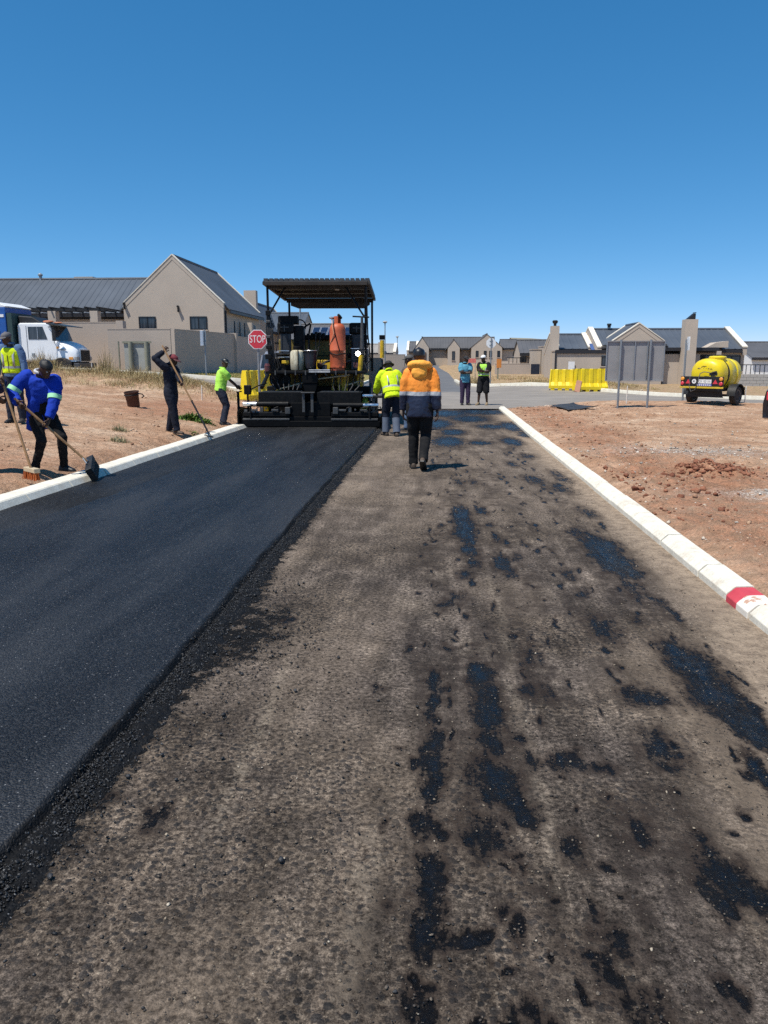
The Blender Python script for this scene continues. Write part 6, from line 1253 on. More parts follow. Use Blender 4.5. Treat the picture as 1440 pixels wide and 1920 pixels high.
def person(label, root, f, J, cl, sk=None, H=1.75, hat=None, seed=0, group='road workers and bystanders'):
    """root: ground point; f: facing (x, y); J: joint offsets in metres (world axes); cl: clothing"""
    sk = sk or M_skin; k = H / 1.75
    P = thing('person', label, 'person', root, 0, group)
    V3 = lambda p: Vector(p)
    hip, chest, head = V3(J['hip']), V3(J['chest']), V3(J['head'])
    fw = Vector((f[0], f[1], 0)).normalized(); rt = Vector((fw.y, -fw.x, 0))
    up = (chest - hip).normalized(); srt = J.get('srt'); srt = Vector(srt).normalized() if srt else rt
    srt = (srt - up * srt.dot(up)).normalized(); sf = up.cross(srt).normalized()
    if sf.dot(fw) < 0: sf = -sf
    sw, hw = 0.185 * k * J.get('sw', 1), 0.095 * k
    sh = {-1: chest - srt * sw + up * 0.05, 1: chest + srt * sw + up * 0.05}
    hd = {-1: V3(J['hl']), 1: V3(J['hr'])}; ank = {-1: V3(J['al']), 1: V3(J['ar'])}
    hj = {-1: hip - rt * hw, 1: hip + rt * hw}
    el, wr_, kn = {}, {}, {}
    for s in (-1, 1):
        el[s], wr_[s] = ik(sh[s], hd[s], 0.295 * k, 0.255 * k, J.get('eh%d' % s, tuple(-fw * 0.6 + Vector((0, 0, -0.6)) + srt * s * 0.5)))
        kn[s], ank[s] = ik(hj[s], ank[s], 0.43 * k, 0.42 * k, J.get('kh%d' % s, tuple(fw)))
    neck = chest + up * 0.13 * k; hf = Vector(J.get('hf', tuple(fw))).normalized(); hu = Vector(J.get('hu', tuple((head - neck).normalized() * 0.5 + Vector((0, 0, 0.5))))).normalized()
    hf = (hf - hu * hf.dot(hu)).normalized(); hr_ = hf.cross(hu).normalized()
    hs = 0.97 * k ** 0.6
    # body
    m = MB()
    hp = [(-.118, .026, .030, .045), (-.104, .046, .052, .032), (-.07, .058, .078, .014), (-.03, .066, .088, .004), (.01, .071, .094, 0), (.05, .073, .096, -.004), (.085, .063, .083, -.006), (.107, .04, .052, -.008), (.117, .012, .016, -.01)]
    m.loft([ell_ring(head + hu * z * hs + hf * o_ * hs, hr_, hf, a * hs, b * hs, 16) for z, a, b, o_ in hp])
    m.ball(head + hf * 0.097 * hs - hu * 0.022 * hs, (0.016, 0.02, 0.022)); m.ball(head + hf * 0.09 * hs + hu * 0.028 * hs, (0.035, 0.018, 0.012)); m.ball(head + hf * 0.085 * hs - hu * 0.062 * hs, (0.022, 0.018, 0.014))
    for s in (-1, 1): m.ball(head + hr_ * s * 0.073 * hs - hf * 0.008 - hu * 0.012, (0.014, 0.02, 0.03))
    limb(m, [neck - up * 0.06, neck + up * 0.01, head - hu * 0.06 - hf * 0.012], [0.066 * k, 0.056 * k, 0.055 * k])
    tl = [(-0.08, .115, .09), (0.0, .15, .105), (.14, .135, .10), (.26, .15, .108), (.38, .165, .11), (.45, .155, .10), (.52, .09, .08)]; Lt = (chest - hip).length / 0.45
    m.loft([ell_ring(hip + up * z * Lt * k ** 0, srt.lerp(rt, max(0, 1 - z / 0.3)).normalized() if z < 0.3 else srt, sf, a * k, b * k) for z, a, b in tl])
    for s in (-1, 1):
        limb(m, [sh[s], sh[s].lerp(el[s], 0.4), el[s], el[s].lerp(wr_[s], 0.35), wr_[s]], [0.054 * k, 0.047 * k, 0.038 * k, 0.039 * k, 0.026 * k])
        limb(m, [hj[s], hj[s].lerp(kn[s], 0.4), kn[s], kn[s].lerp(ank[s], 0.3), ank[s]], [0.085 * k, 0.075 * k, 0.053 * k, 0.055 * k, 0.036 * k])
    body = fuse(m, 0.012, 3)
    hm = MB()
    for s in (-1, 1):
        d = Vector(J.get('hd%d' % s, tuple(wr_[s] - el[s]))); n = Vector(J.get('pn%d' % s, tuple(-srt * s)))
        side = 1 if (d.cross(n)).dot(fw + Vector((0, 0, 0.3))) > 0 else -1
        hand_mesh(hm, wr_[s], d, n, J.get('ts%d' % s, side), J.get('curl%d' % s, 0.45), k)
    hme = hm.mesh('h', True)
    bm = bmesh.new(); bm.from_mesh(body); bm.from_mesh(hme); bm.to_mesh(body); bm.free(); bpy.data.meshes.remove(hme)
    body.polygons.foreach_set('use_smooth', np.ones(len(body.polygons), bool))
    B = link('body', body, sk, P)
    for s in (-1, 1): MB().ball(head + hr_ * s * 0.031 * hs + hf * 0.088 * hs + hu * 0.012 * hs, (0.012, 0.010, 0.008)).build('eye', M_eye, B, smooth=True)
    MB().ball(head + hf * 0.092 * hs - hu * 0.062 * hs, (0.024, 0.012, 0.009)).build('mouth', M_mouth, B, smooth=True)
    # trousers or shorts
    m = MB(); g = cl.get('tr_r', 1.0)
    m.loft([ell_ring(hip + up * z, rt, fw, a * k, b * k) for z, a, b in ((-0.10, .11, .09), (-.05, .155, .115), (0.02, .168, .122), (.09, .160, .118), (.13, .155, .115))])
    cut = cl.get('tr_cut', 1.0)
    for s in (-1, 1):
        pts = [hj[s] + Vector((0, 0, 0.0)), hj[s].lerp(kn[s], 0.35), hj[s].lerp(kn[s], 0.75), kn[s], kn[s].lerp(ank[s], 0.4), kn[s].lerp(ank[s], 0.8), ank[s] + (ank[s] - kn[s]).normalized() * 0.02]
        rs = [0.105 * k, 0.098 * k * g, 0.082 * k * g, 0.074 * k * g, 0.068 * k * g, 0.062 * k * g, 0.064 * k * g]
        if cut < 1: pts = pts[:4] + [kn[s].lerp(ank[s], 0.12)]; rs = [0.115 * k, 0.118 * k, 0.112 * k, 0.108 * k, 0.108 * k]
        m.tube(pts, rs, 16); m.ball(pts[0], rs[0], 12, 8); m.ball(pts[3], rs[3] * 0.98, 12, 8)
    T = link('trousers' if cut == 1 else 'shorts', fuse(m, 0.012, 3, 0.006 * cl.get('wr', 1), seed), cl['trousers'], P)
    if 'cuff' in cl:
        for s in (-1, 1): MB().tube([kn[s].lerp(ank[s], 0.25), kn[s].lerp(ank[s], 0.6), ank[s]], [0.078 * k * g, 0.074 * k * g, 0.074 * k * g], 16).build('trouser_leg', cl['cuff'], T)
    # shoes
    for s in (-1, 1):
        ff = Vector(J.get('ff%d' % s, tuple((fw + rt * s * 0.18).normalized()))).normalized(); fu = Vector((0, 0, 1)) - ff * ff.z; fu.normalize(); fr_ = ff.cross(fu); a0 = ank[s]; base = a0 - fu * 0.075
        rings = []
        for q, wd, ht in ((-0.085, 0.022, 0.035), (-0.075, 0.036, 0.07), (-0.03, 0.042, 0.10), (0.03, 0.043, 0.095), (0.08, 0.046, 0.065), (0.13, 0.048, 0.05), (0.17, 0.040, 0.040), (0.195, 0.018, 0.026)):
            c = base + ff * q * k; rings.append([c + fr_ * (wd * k * x) + fu * (ht * k * z) for x, z in ((-1, 0.05), (-1, 0.45), (-0.8, 0.8), (-0.35, 1), (0.35, 1), (0.8, 0.8), (1, 0.45), (1, 0.05))])
        mm = cl.get('shoe%d' % s, cl['shoes'])
        so = MB().loft(rings).build('shoe', mm, P, smooth=50)
        rings = []
        for q, wd in ((-0.09, 0.024), (-0.078, 0.039), (-0.03, 0.045), (0.03, 0.045), (0.08, 0.050), (0.13, 0.051), (0.175, 0.043), (0.20, 0.020)):
            c = base + ff * q * k; rings.append([c + fr_ * (wd * k * x) + fu * z for x, z in ((-1, -0.002), (-1, 0.016), (1, 0.016), (1, -0.002))])
        MB().loft(rings).build('sole', cl.get('sole', M_black), so, smooth=False)
    # shirt or jacket
    bk = cl.get('bulk', 0.02); m = MB(); hem = cl.get('hem', 0.0)
    lv = [(hem, .160, .118), (hem + .02, .165, .122), (0.06, .158, .118), (.16, .150, .112), (.27, .162, .118), (.38, .176, .12), (.45, .172, .112), (.50, .13, .095), (.535, .085, .08)]
    if hem > 0.05: lv = [l for l in lv if l[0] >= hem]
    m.loft([ell_ring(hip + up * z * Lt, (rt if z < 0.2 else srt), sf, (a + bk) * k, (b + bk) * k) for z, a, b in lv])
    for s in (-1, 1):
        w2 = wr_[s] + (wr_[s] - el[s]).normalized() * 0.0
        pts, rs = [sh[s] - srt * s * 0.03, sh[s].lerp(el[s], 0.35), sh[s].lerp(el[s], 0.8), el[s], el[s].lerp(wr_[s], 0.4), el[s].lerp(wr_[s], 0.93)], [0.075 + bk * 0.6, 0.068 + bk * 0.9, 0.058 + bk * 0.9, 0.056 + bk * 0.9, 0.050 + bk * 0.9, 0.042 + bk * 0.8]
        if cl.get('sleeve') == 'short': pts, rs = pts[:3], [rs[0], rs[1] + 0.008, rs[2] + 0.016]
        if cl.get('sleeve') == 'none': pts, rs = pts[:2], [rs[0], rs[1]]; pts[1] = sh[s].lerp(el[s], 0.08)
        m.tube(pts, [r * k for r in rs], 16)
        for p_, r_ in list(zip(pts, rs))[:-1]: m.ball(p_, r_ * k * 0.99, 12, 8)
    SH = link(cl.get('top_name', 'shirt'), fuse(m, 0.012, 3, (0.009 if bk > 0.03 else 0.006) * cl.get('wr', 1), seed + 5), cl['top'], P)
    if 'bands' in cl:
        for s in (-1, 1):
            for seg, t0, t1 in cl['bands']:
                a, b = (sh[s], el[s]) if seg == 'u' else (el[s], wr_[s]); r_ = ((0.062 if seg == 'u' else 0.053) + bk * 1.0 + 0.006) * k
                MB().tube([a.lerp(b, t0), a.lerp(b, t1)], [r_, r_ * 0.98], 18).build('reflective_band', cl['band_mat'], SH)
    if 'vest' in cl:
        m = MB(); vb = bk + 0.016; v0 = cl.get('vest_hem', 0.02)
        vl = [(v0, .162, .120), (v0 + 0.03, .162, .120), (.16, .155, .115), (.27, .166, .121), (.38, .178, .123), (.45, .165, .112), (.50, .125, .095), (.52, .10, .085)]
        vl = [l for l in vl if l[0] >= v0]
        m.loft([ell_ring(hip + up * z * Lt, (rt if z < 0.2 else srt), sf, (a + vb) * k, (b + vb) * k) for z, a, b in vl])
        VS = link('safety_vest', fuse(m, 0.012, 2, 0.005, seed + 9), cl['vest'], P)
        for zz in cl.get('vest_bands', (0.12,)):
            i_ = np.interp(zz, [l[0] for l in lv], [l[1] for l in lv]); j_ = np.interp(zz, [l[0] for l in lv], [l[2] for l in lv])
            q = vb + 0.008; MB().loft([ell_ring(hip + up * (zz + e) * Lt, rt if zz < 0.2 else srt, sf, (i_ + q) * k, (j_ + q) * k, 28) for e in (-0.022, 0.022)], cap=False).build('reflective_band', cl.get('band_mat', M_refl), VS)
        for s in (-1, 1):
            q = vb + 0.012; pts = []
            for zz, y_ in ((0.14, 1), (.27, 1), (.38, 1), (.46, 0.8), (.53, 0.0), (.46, -0.8), (.38, -1), (.27, -1), (.14, -1)):
                b_ = float(np.interp(zz, [l[0] for l in lv], [l[2] for l in lv])) + q
                pts.append((hip + up * zz * Lt + srt * s * 0.10 * k + sf * y_ * b_ * k * 0.86, 0))
            wv = srt * 0.022; MB().loft([[p - wv, p + wv, p + wv + up * 0.002, p - wv + up * 0.002] for p, _ in pts]).build('reflective_strap', cl.get('band_mat', M_refl), VS, smooth=True)
        if cl.get('zip', True): MB().tube([hip + up * z * Lt + sf * (float(np.interp(z, [l[0] for l in lv], [l[2] for l in lv])) + vb + 0.006) * k for z in (v0 + 0.02, .16, .27, .38)], 0.006, 6).build('zip', M_black, VS)
    if cl.get('hood'):
        m = MB(); c = neck - sf * 0.05 - up * 0.015; m.tube([c + srt * 0.13 * math.cos(a) + sf * (0.10 * math.sin(a)) + up * (0.035 - 0.02 * math.sin(a)) for a in [2 * math.pi * q / 16 for q in range(16)]], 0.055, 10, closed=True)
        m.ball(c - sf * 0.07 - up * 0.07, (0.12, 0.06, 0.10), 14, 10); m.ball(c, (0.13, 0.10, 0.07))
        link('hood', fuse(m, 0.012, 5, 0.008, seed + 3), cl['hood'], SH)
    else:
        m = MB(); m.tube([neck + up * 0.02 + srt * 0.072 * k * math.cos(a) + sf * 0.072 * k * math.sin(a) for a in [2 * math.pi * q / 16 for q in range(16)]], 0.018, 8, closed=True); m.build('collar', cl.get('collar', cl['top']), SH)
    # hair, cap, hat
    def dome(grow, zmin, name, mat, par=P):
        R = [ell_ring(head + hu * z * hs + hf * o_ * hs, hr_, hf, (a + grow) * hs, (b + grow) * hs, 20) for z, a, b, o_ in [(zmin, np.interp(zmin, [h[0] for h in hp], [h[1] for h in hp]), np.interp(zmin, [h[0] for h in hp], [h[2] for h in hp]), -0.004)] + [h for h in hp if h[0] > zmin]]
        R.append([head + hu * (0.118 + grow) * hs + (v - head - hu * 0.117 * hs) * 0.3 for v in R[-1]])
        return MB().loft(R).build(name, mat, par, smooth=True)
    if hat is None or hat[0] == 'hair': dome(0.008, 0.045, 'hair', M_hair); 
    elif hat[0] == 'beanie': dome(0.016, -0.01, 'beanie', hat[1])
    elif hat[0] == 'cap':
        hc = dome(0.013, 0.03, 'cap', hat[1]); 
        R = []
        for a in [math.radians(q) for q in range(-75, 76, 10)]:
            d = hf * math.cos(a) + hr_ * math.sin(a); ed = hf * 0.095 * math.cos(a) ** 0.5 if math.cos(a) > 0 else hf * 0
            p0 = head + hu * 0.036 * hs + hf * (0.10 * math.cos(a)) * hs + hr_ * 0.08 * math.sin(a) * hs
            p1 = p0 + hf * 0.085 * max(0, math.cos(a)) ** 0.6 - hu * 0.018
            R.append([p0, p1, p1 + hu * 0.006, p0 + hu * 0.012])
        MB().loft(R).build('peak', hat[2] if len(hat) > 2 else hat[1], hc, smooth=True)
    elif hat[0] == 'brim':
        hc = dome(0.014, 0.03, 'hat', hat[1]); R = []
        MB().loft([ell_ring(head + hu * z * hs, hr_, hf, (0.083 + g_) * hs, (0.105 + g_) * hs, 24) for z, g_ in ((0.045, 0.0), (0.03, 0.045), (0.022, 0.05), (0.028, 0.0))], cap=False).build('brim', hat[1], hc, smooth=True)
    if cl.get('hairtuft'): dome(0.004, -0.03, 'hair', M_hair)
    return P

M_denim = fabric('dark_denim', (0.018, 0.024, 0.042), 0.9, dust=(0.12, 0.09, 0.07), amt=0.25)
M_navy = fabric('navy_workwear', (0.010, 0.013, 0.024), 0.85); M_blk = fabric('black_trousers', (0.008, 0.008, 0.009), 0.9, dust=(0.06, 0.05, 0.04), amt=0.3)
M_yel = fabric('hi_vis_yellow', (0.62, 0.80, 0.015), 0.75, 0.08); M_lime = fabric('hi_vis_lime', (0.42, 0.80, 0.10), 0.8, 0.08)
M_blue = fabric('royal_blue_jacket', (0.008, 0.040, 0.36), 0.85, 0.15); M_teal = fabric('teal_shirt', (0.10, 0.30, 0.40), 0.85)
M_purple = fabric('dusk_purple_trousers', (0.045, 0.03, 0.065), 0.9); M_chamb = fabric('chambray_shirt', (0.10, 0.17, 0.30), 0.9)
M_boot = simple('brown_boot', (0.05, 0.032, 0.02), 0.7, dirt=(0.2, 0.14, 0.1)); M_bshoe = simple('black_shoe', (0.012, 0.012, 0.012), 0.5, dirt=(0.12, 0.09, 0.07)); M_tan = simple('tan_shoe', (0.22, 0.16, 0.09), 0.7); M_wshoe = simple('white_trainer', (0.55, 0.56, 0.57), 0.5)
M_band = simple('lime_tape', (0.36, 0.75, 0.42), 0.5)
# orange and navy jacket: orange yoke, grey tape, navy below (colour blocks of the cloth, by height on the garment)
t = NT('orange_navy_jacket'); co = t.co(); sx, sy, sz = t.sep(co)
zz = t.math('ADD', sz, t.math('MULTIPLY', t.math('SUBTRACT', t.noise(co, 6, 3), 0.5), 0.02))
c = t.ramp(t.noise(co, 5, 4), [(0.3, (0.88, 0.235, 0.02)), (0.7, (0.98, 0.34, 0.05))])
nv = t.ramp(t.noise(co, 5, 4), [(0.3, (0.010, 0.014, 0.032)), (0.7, (0.018, 0.024, 0.05))])
c = t.mix(t.mr(zz, 1.145, 1.150), (0.40, 0.41, 0.43), c); c = t.mix(t.mr(zz, 1.090, 1.095), nv, c)
M_orj = t.out(c, t.mr(zz, 1.09, 1.1, 0.42, 0.7), t.bump(t.noise(t.map(co, (1, 1, 0.45)), 11, 4, 0.6), 0.5, 0.03), spec=0.35)
M_hood = fabric('orange_hood', (0.95, 0.40, 0.06), 0.7, 0.08)
person('man in orange and navy hooded jacket walking away past the paver', (-0.21, 11.45, 0), (0.06, 1),
       dict(hip=(0, 0, .93), chest=(0, .04, 1.36), head=(-.015, .075, 1.655), hl=(-.25, .12, .78), hr=(.27, -.04, .78), al=(-.09, .12, .085), ar=(.06, -.22, .17), ff1=(0.1, .85, -.62), kh1=(0.1, 1, .1)),
       dict(top=M_orj, top_name='jacket', bulk=.022, hem=-.17, hood=M_hood, trousers=M_blk, tr_r=1.08, shoes=M_boot, wr=1.1), hat=('beanie', simple('black_beanie', (0.010, 0.010, 0.012), 0.42)), H=1.77, seed=1)
person('man in yellow safety jacket and dark hat bending at the right end of the screed', (-0.93, 16.6, 0), (-.35, .94),
       dict(hip=(.05, -.02, .90), chest=(-.02, .14, 1.26), head=(-.06, .27, 1.47), hf=(-.3, .9, -.45), hl=(-.33, .42, .92), hr=(.12, .48, .98), al=(-.10, .05, .085), ar=(.14, -.12, .085)),
       dict(top=M_yel, top_name='jacket', bulk=.035, hem=-.12, trousers=M_navy, cuff=fabric('dusty_jeans', (0.11, 0.13, 0.17), 0.9), shoes=M_boot, tr_r=1.1, vest=M_yel, vest_hem=0.0, vest_bands=(.13,), zip=False), hat=('brim', simple('dark_hat', (0.015, 0.014, 0.013), 0.8)), H=1.72, seed=2)
person('worker almost hidden behind the orange jacketed man, only jeans and an arm showing', (-0.52, 17.7, 0), (-.8, .5),
       dict(hip=(0, 0, .92), chest=(-.03, .05, 1.33), head=(-.06, .08, 1.6), hl=(-.30, .25, .95), hr=(-.22, .05, 1.25), al=(-.10, -.06, .085), ar=(.10, .06, .085)),
       dict(top=fabric('grey_brown_shirt', (0.12, 0.10, 0.085)), bulk=.02, hem=-.04, trousers=fabric('pale_jeans', (0.10, 0.15, 0.24)), shoes=M_bshoe), hat=('cap', simple('grey_cap', (0.08, 0.075, 0.07), 0.8)), H=1.70, seed=3)
person('man in teal shirt and purple trousers standing with folded arms at the junction', (1.10, 28.3, Hz(1.1, 28.3) + .005), (.25, -1),
       dict(hip=(0, 0, .93), chest=(0, 0, 1.36), head=(.02, -.03, 1.62), hf=(.75, -.65, -.05), hl=(-.06, -.24, 1.17), hr=(.10, -.25, 1.14), al=(.12, .0, .085), ar=(-.10, -.02, .085), **{'eh-1': (.8, .2, -.8), 'eh1': (-.8, .2, -.8), 'pn-1': (0, 1, 0), 'pn1': (0, 1, 0), 'hd-1': (-1, -.1, 0.1), 'hd1': (1, -.1, .1)}),
       dict(top=M_teal, sleeve='short', bulk=.03, hem=-.14, trousers=M_purple, shoes=M_bshoe, tr_r=1.12), hat=('cap', simple('dark_cap', (0.015, 0.015, 0.017), 0.8)), H=1.74, seed=4)
person('man in lime safety vest, white cap and black shorts standing with folded arms', (1.76, 28.3, Hz(1.76, 28.3) + .005), (-.35, -1),
       dict(hip=(0, 0, .94), chest=(0, .01, 1.38), head=(-.03, -.03, 1.65), hf=(-.7, -.7, -.05), hl=(-.08, -.26, 1.24), hr=(.06, -.27, 1.20), al=(.14, .02, .085), ar=(-.17, -.05, .085), **{'eh-1': (.8, .2, -.8), 'eh1': (-.8, .2, -.8), 'pn-1': (0, 1, 0), 'pn1': (0, 1, 0), 'hd-1': (-1, -.1, 0.1), 'hd1': (1, -.1, .1)}),
       dict(top=fabric('black_tee', (0.010, 0.010, 0.011)), sleeve='short', bulk=.03, hem=-.08, trousers=fabric('black_shorts', (0.012, 0.012, 0.014)), tr_cut=.5, shoes=M_tan, sole=M_tan, vest=M_lime, vest_hem=.10, vest_bands=(.16,)), hat=('cap', simple('white_cap', (0.75, 0.75, 0.74), 0.7), simple('black_peak', (0.012, 0.012, 0.012), 0.7)), H=1.78, seed=5)
person('worker in lime shirt and dark jeans reaching to the left control box of the paver', (-4.93, 17.85, .115), (1, .35),
       dict(hip=(-.02, 0, .80), chest=(.03, .03, 1.17), head=(.10, .05, 1.42), hf=(.8, -.55, -.1), hl=(.36, .32, .83), hr=(.38, .22, .80), al=(-.02, .09, .08), ar=(.06, -.09, .08), **{'curl1': .8, 'curl-1': .8}),
       dict(top=M_lime, sleeve='short', bulk=.03, hem=-.03, trousers=M_denim, shoes=M_bshoe, tr_r=1.15), hat=('cap', simple('black_cap', (0.012, 0.014, 0.015), 0.45)), H=1.55, seed=6)
person('worker in navy overalls and maroon cap holding a long rake upright by the kerb', (-5.28, 15.45, .13), (1, -.25),
       dict(hip=(-.02, 0, .86), chest=(-.01, .0, 1.26), head=(.07, -.02, 1.47), hf=(1, -.15, -.45), hr=(-.07, -.12, 1.64), hl=(.28, -.20, 1.02), al=(-.13, .12, .08), ar=(.09, -.08, .08), **{'eh1': (-1, -.5, -.1), 'curl-1': 1.0, 'curl1': 1.0, 'hd1': (.4, -.1, .6)}),
       dict(top=M_navy, top_name='jacket', bulk=.014, hem=-.06, trousers=M_navy, shoes=M_boot, tr_r=1.2, collar=M_denim), hat=('cap', simple('maroon_cap', (0.17, 0.022, 0.03), 0.8), simple('pale_peak', (0.10, 0.03, 0.03), 0.8)), H=1.62, seed=7)
person('worker in blue jacket and black jeans bending over a wide black broom on the kerb', (-5.13, 9.9, .13), (.80, -.6),
       dict(hip=(-.05, .05, .81), chest=(.04, -.05, 1.19), head=(.19, -.19, 1.36), hf=(.6, -.35, -.72), hu=(.45, -.35, .8), srt=(-.80, -.22, .26), sw=1.1, hr=(-.10, -.38, .935), hl=(.20, -.28, .64), al=(.16, .16, .08), ar=(-.13, -.05, .08), **{'eh1': (-.9, .1, -.3), 'eh-1': (.8, .5, 0), 'curl-1': 1.0, 'curl1': 1.0, 'ff1': (.35, -.9, 0), 'ff-1': (.9, -.35, 0)}),
       dict(top=M_blue, top_name='jacket', bulk=.022, hem=-.26, trousers=M_blk, tr_r=.88, shoes=M_bshoe, shoe1=M_wshoe, collar=simple('white_collar', (0.5, 0.5, 0.52), 0.8), bands=(('u', .68, .88),), band_mat=M_band, wr=1.4), hat=('hair',), H=1.70, seed=8)
person('worker in yellow safety vest, grey cap and chambray shirt on the dirt behind', (-7.80, 14.1, Hz(-7.80, 14.1) + .02), (.05, -1),
       dict(hip=(0, 0, .89), chest=(0, -.02, 1.30), head=(-.02, -.08, 1.53), hf=(-.45, -.8, -.4), hl=(.25, -.03, .78), hr=(-.24, -.14, .82), al=(.11, .0, .08), ar=(-.09, -.03, .08)),
       dict(top=M_chamb, bulk=.014, hem=-.05, trousers=M_denim, shoes=M_bshoe, vest=M_yel, vest_hem=.02, vest_bands=(.14,), tr_r=1.1), hat=('cap', simple('faded_cap', (0.10, 0.095, 0.10), 0.8)), H=1.68, seed=9)
person('worker cut off by the left edge, only a hand and sleeve on a broom showing', (-5.80, 9.45, .13), (.9, -.3),
       dict(hip=(0, 0, .90), chest=(.05, -.03, 1.30), head=(.10, -.04, 1.55), hl=(.43, -.02, 1.20), hr=(.36, -.05, 1.0), al=(-.02, .12, .08), ar=(.08, -.12, .08), **{'curl-1': 1.0, 'curl1': 1.0}),
       dict(top=fabric('dark_blue_overall', (0.010, 0.022, 0.09)), top_name='jacket', bulk=.03, hem=-.06, trousers=M_denim, shoes=M_bshoe), hat=('hair',), H=1.68, seed=10)

# ------------------------------------------------------------------ brooms and rake
def stick(name, label, cat, a, b, r, mat): 
    o = thing(name, label, cat, a); a = Vector(a); d = Vector(b) - a
    MB().tube([(0, 0, 0), d * 0.5, d], [r, r * 1.02, r], 10).build('handle', mat, o); return o, d
o, d = stick('broom', 'wide black headed broom pushed along the left kerb', 'broom', (-5.27, 9.50, 1.13), (-4.52, 9.78, 0.30), 0.016, M_wood)
Mh = Matrix.Translation(d + Vector((0.03, 0.02, -0.05))) @ Matrix.Rotation(math.radians(20), 4, 'Z') @ Matrix.Rotation(math.radians(18), 4, 'X') @ Matrix.Rotation(math.radians(-24), 4, 'Y')
m = MB(); m.box(-0.045, 0.045, -0.21, 0.21, -0.03, 0.04, Mh); m.build('head', M_black, o, smooth=False, bevel=0.006)
m = MB(); m.box(-0.04, 0.04, -0.205, 0.205, -0.15, -0.031, Mh); m.build('bristles', simple('dark_bristle', (0.03, 0.022, 0.018), 0.95, scale=60, bump=0.8), o, smooth=False)
m = MB(); m.tube([d * 0.93, d + Vector((0.02, -0.06, -0.02))], 0.009, 6); m.tube([d * 0.93, d + Vector((0.04, 0.08, -0.03))], 0.009, 6); m.build('brace', M_galv, o)
o, d = stick('broom', 'push broom with orange bristles held at the left edge', 'broom', (-5.36, 9.40, 1.40), (-5.00, 9.25, 0.28), 0.016, M_wood)
Mh = Matrix.Translation(d + Vector((0.01, 0, -0.03))) @ Matrix.Rotation(math.radians(50), 4, 'Z')
m = MB(); m.box(-0.04, 0.04, -0.16, 0.16, -0.02, 0.035, Mh); m.build('head', simple('pale_wood', (0.50, 0.40, 0.26), 0.7), o, smooth=False, bevel=0.006)
m = MB()
for i in range(90):
    x = random.uniform(-0.035, 0.035); y = random.uniform(-0.155, 0.155); m.tube([Mh @ Vector((x, y, -0.018)), Mh @ Vector((x * 1.5 + random.uniform(-.01, .01), y * 1.12 + random.uniform(-.01, .01), -0.115))], [0.006, 0.004], 5)
tag(m.build('bristles', simple('orange_bristle', (0.45, 0.11, 0.02), 0.8), o, fix=False), kind='stuff')
o, d = stick('asphalt_rake', 'long wooden handled asphalt rake reaching down to the left kerb', 'rake', (-5.38, 15.33, 1.88), (-4.42, 15.02, 0.16), 0.017, M_wood)
m = MB(); m.tube([d * 0.62, d * 1.0], 0.0185, 8); m.build('ferrule', M_black, o)
m = MB(); m.tube([d * 0.93, d + Vector((-0.10, 0.10, -0.03))], 0.008, 6); m.tube([d * 0.93, d + Vector((0.08, -0.12, -0.03))], 0.008, 6); m.tube([d + Vector((-0.14, 0.16, -0.035)), d + Vector((0.12, -0.18, -0.035))], 0.016, 8); m.build('rake_head', M_black, o)
# ------------------------------------------------------------------ loose stones, clods, crumbs and plants
def ground_z(x, y):
    i = np.clip(np.searchsorted(gx, x) - 1, 0, len(gx) - 2); j = np.clip(np.searchsorted(gy, y) - 1, 0, len(gy) - 2)
    u = (x - gx[i]) / (gx[i + 1] - gx[i]); v = (y - gy[j]) / (gy[j + 1] - gy[j])
    return (ZG[j, i] * (1 - u) + ZG[j, i + 1] * u) * (1 - v) + (ZG[j + 1, i] * (1 - u) + ZG[j + 1, i + 1] * u) * v
def rock_variants(sub, k, rough, flat):
    out = []
    for q in range(k):
        bm = bmesh.new(); bmesh.ops.create_icosphere(bm, subdivisions=sub, radius=1)
        V = np.array([v.co[:] for v in bm.verts]); F = np.array([[v.index for v in f.verts] for f in bm.faces]); bm.free()
        r = np.random.default_rng(100 + q + sub * 50); d = r.normal(size=(9, 3)); d /= np.linalg.norm(d, axis=1)[:, None]
        for n_ in d: V = V - np.maximum(0, V @ n_ - r.uniform(0.45, 0.85))[:, None] * n_ * 0.9
        V = V * (1 + rough * np.clip(r.normal(size=(len(V), 1)), -2, 2)); V[:, 2] *= flat
        out.append((V, F))
    return out
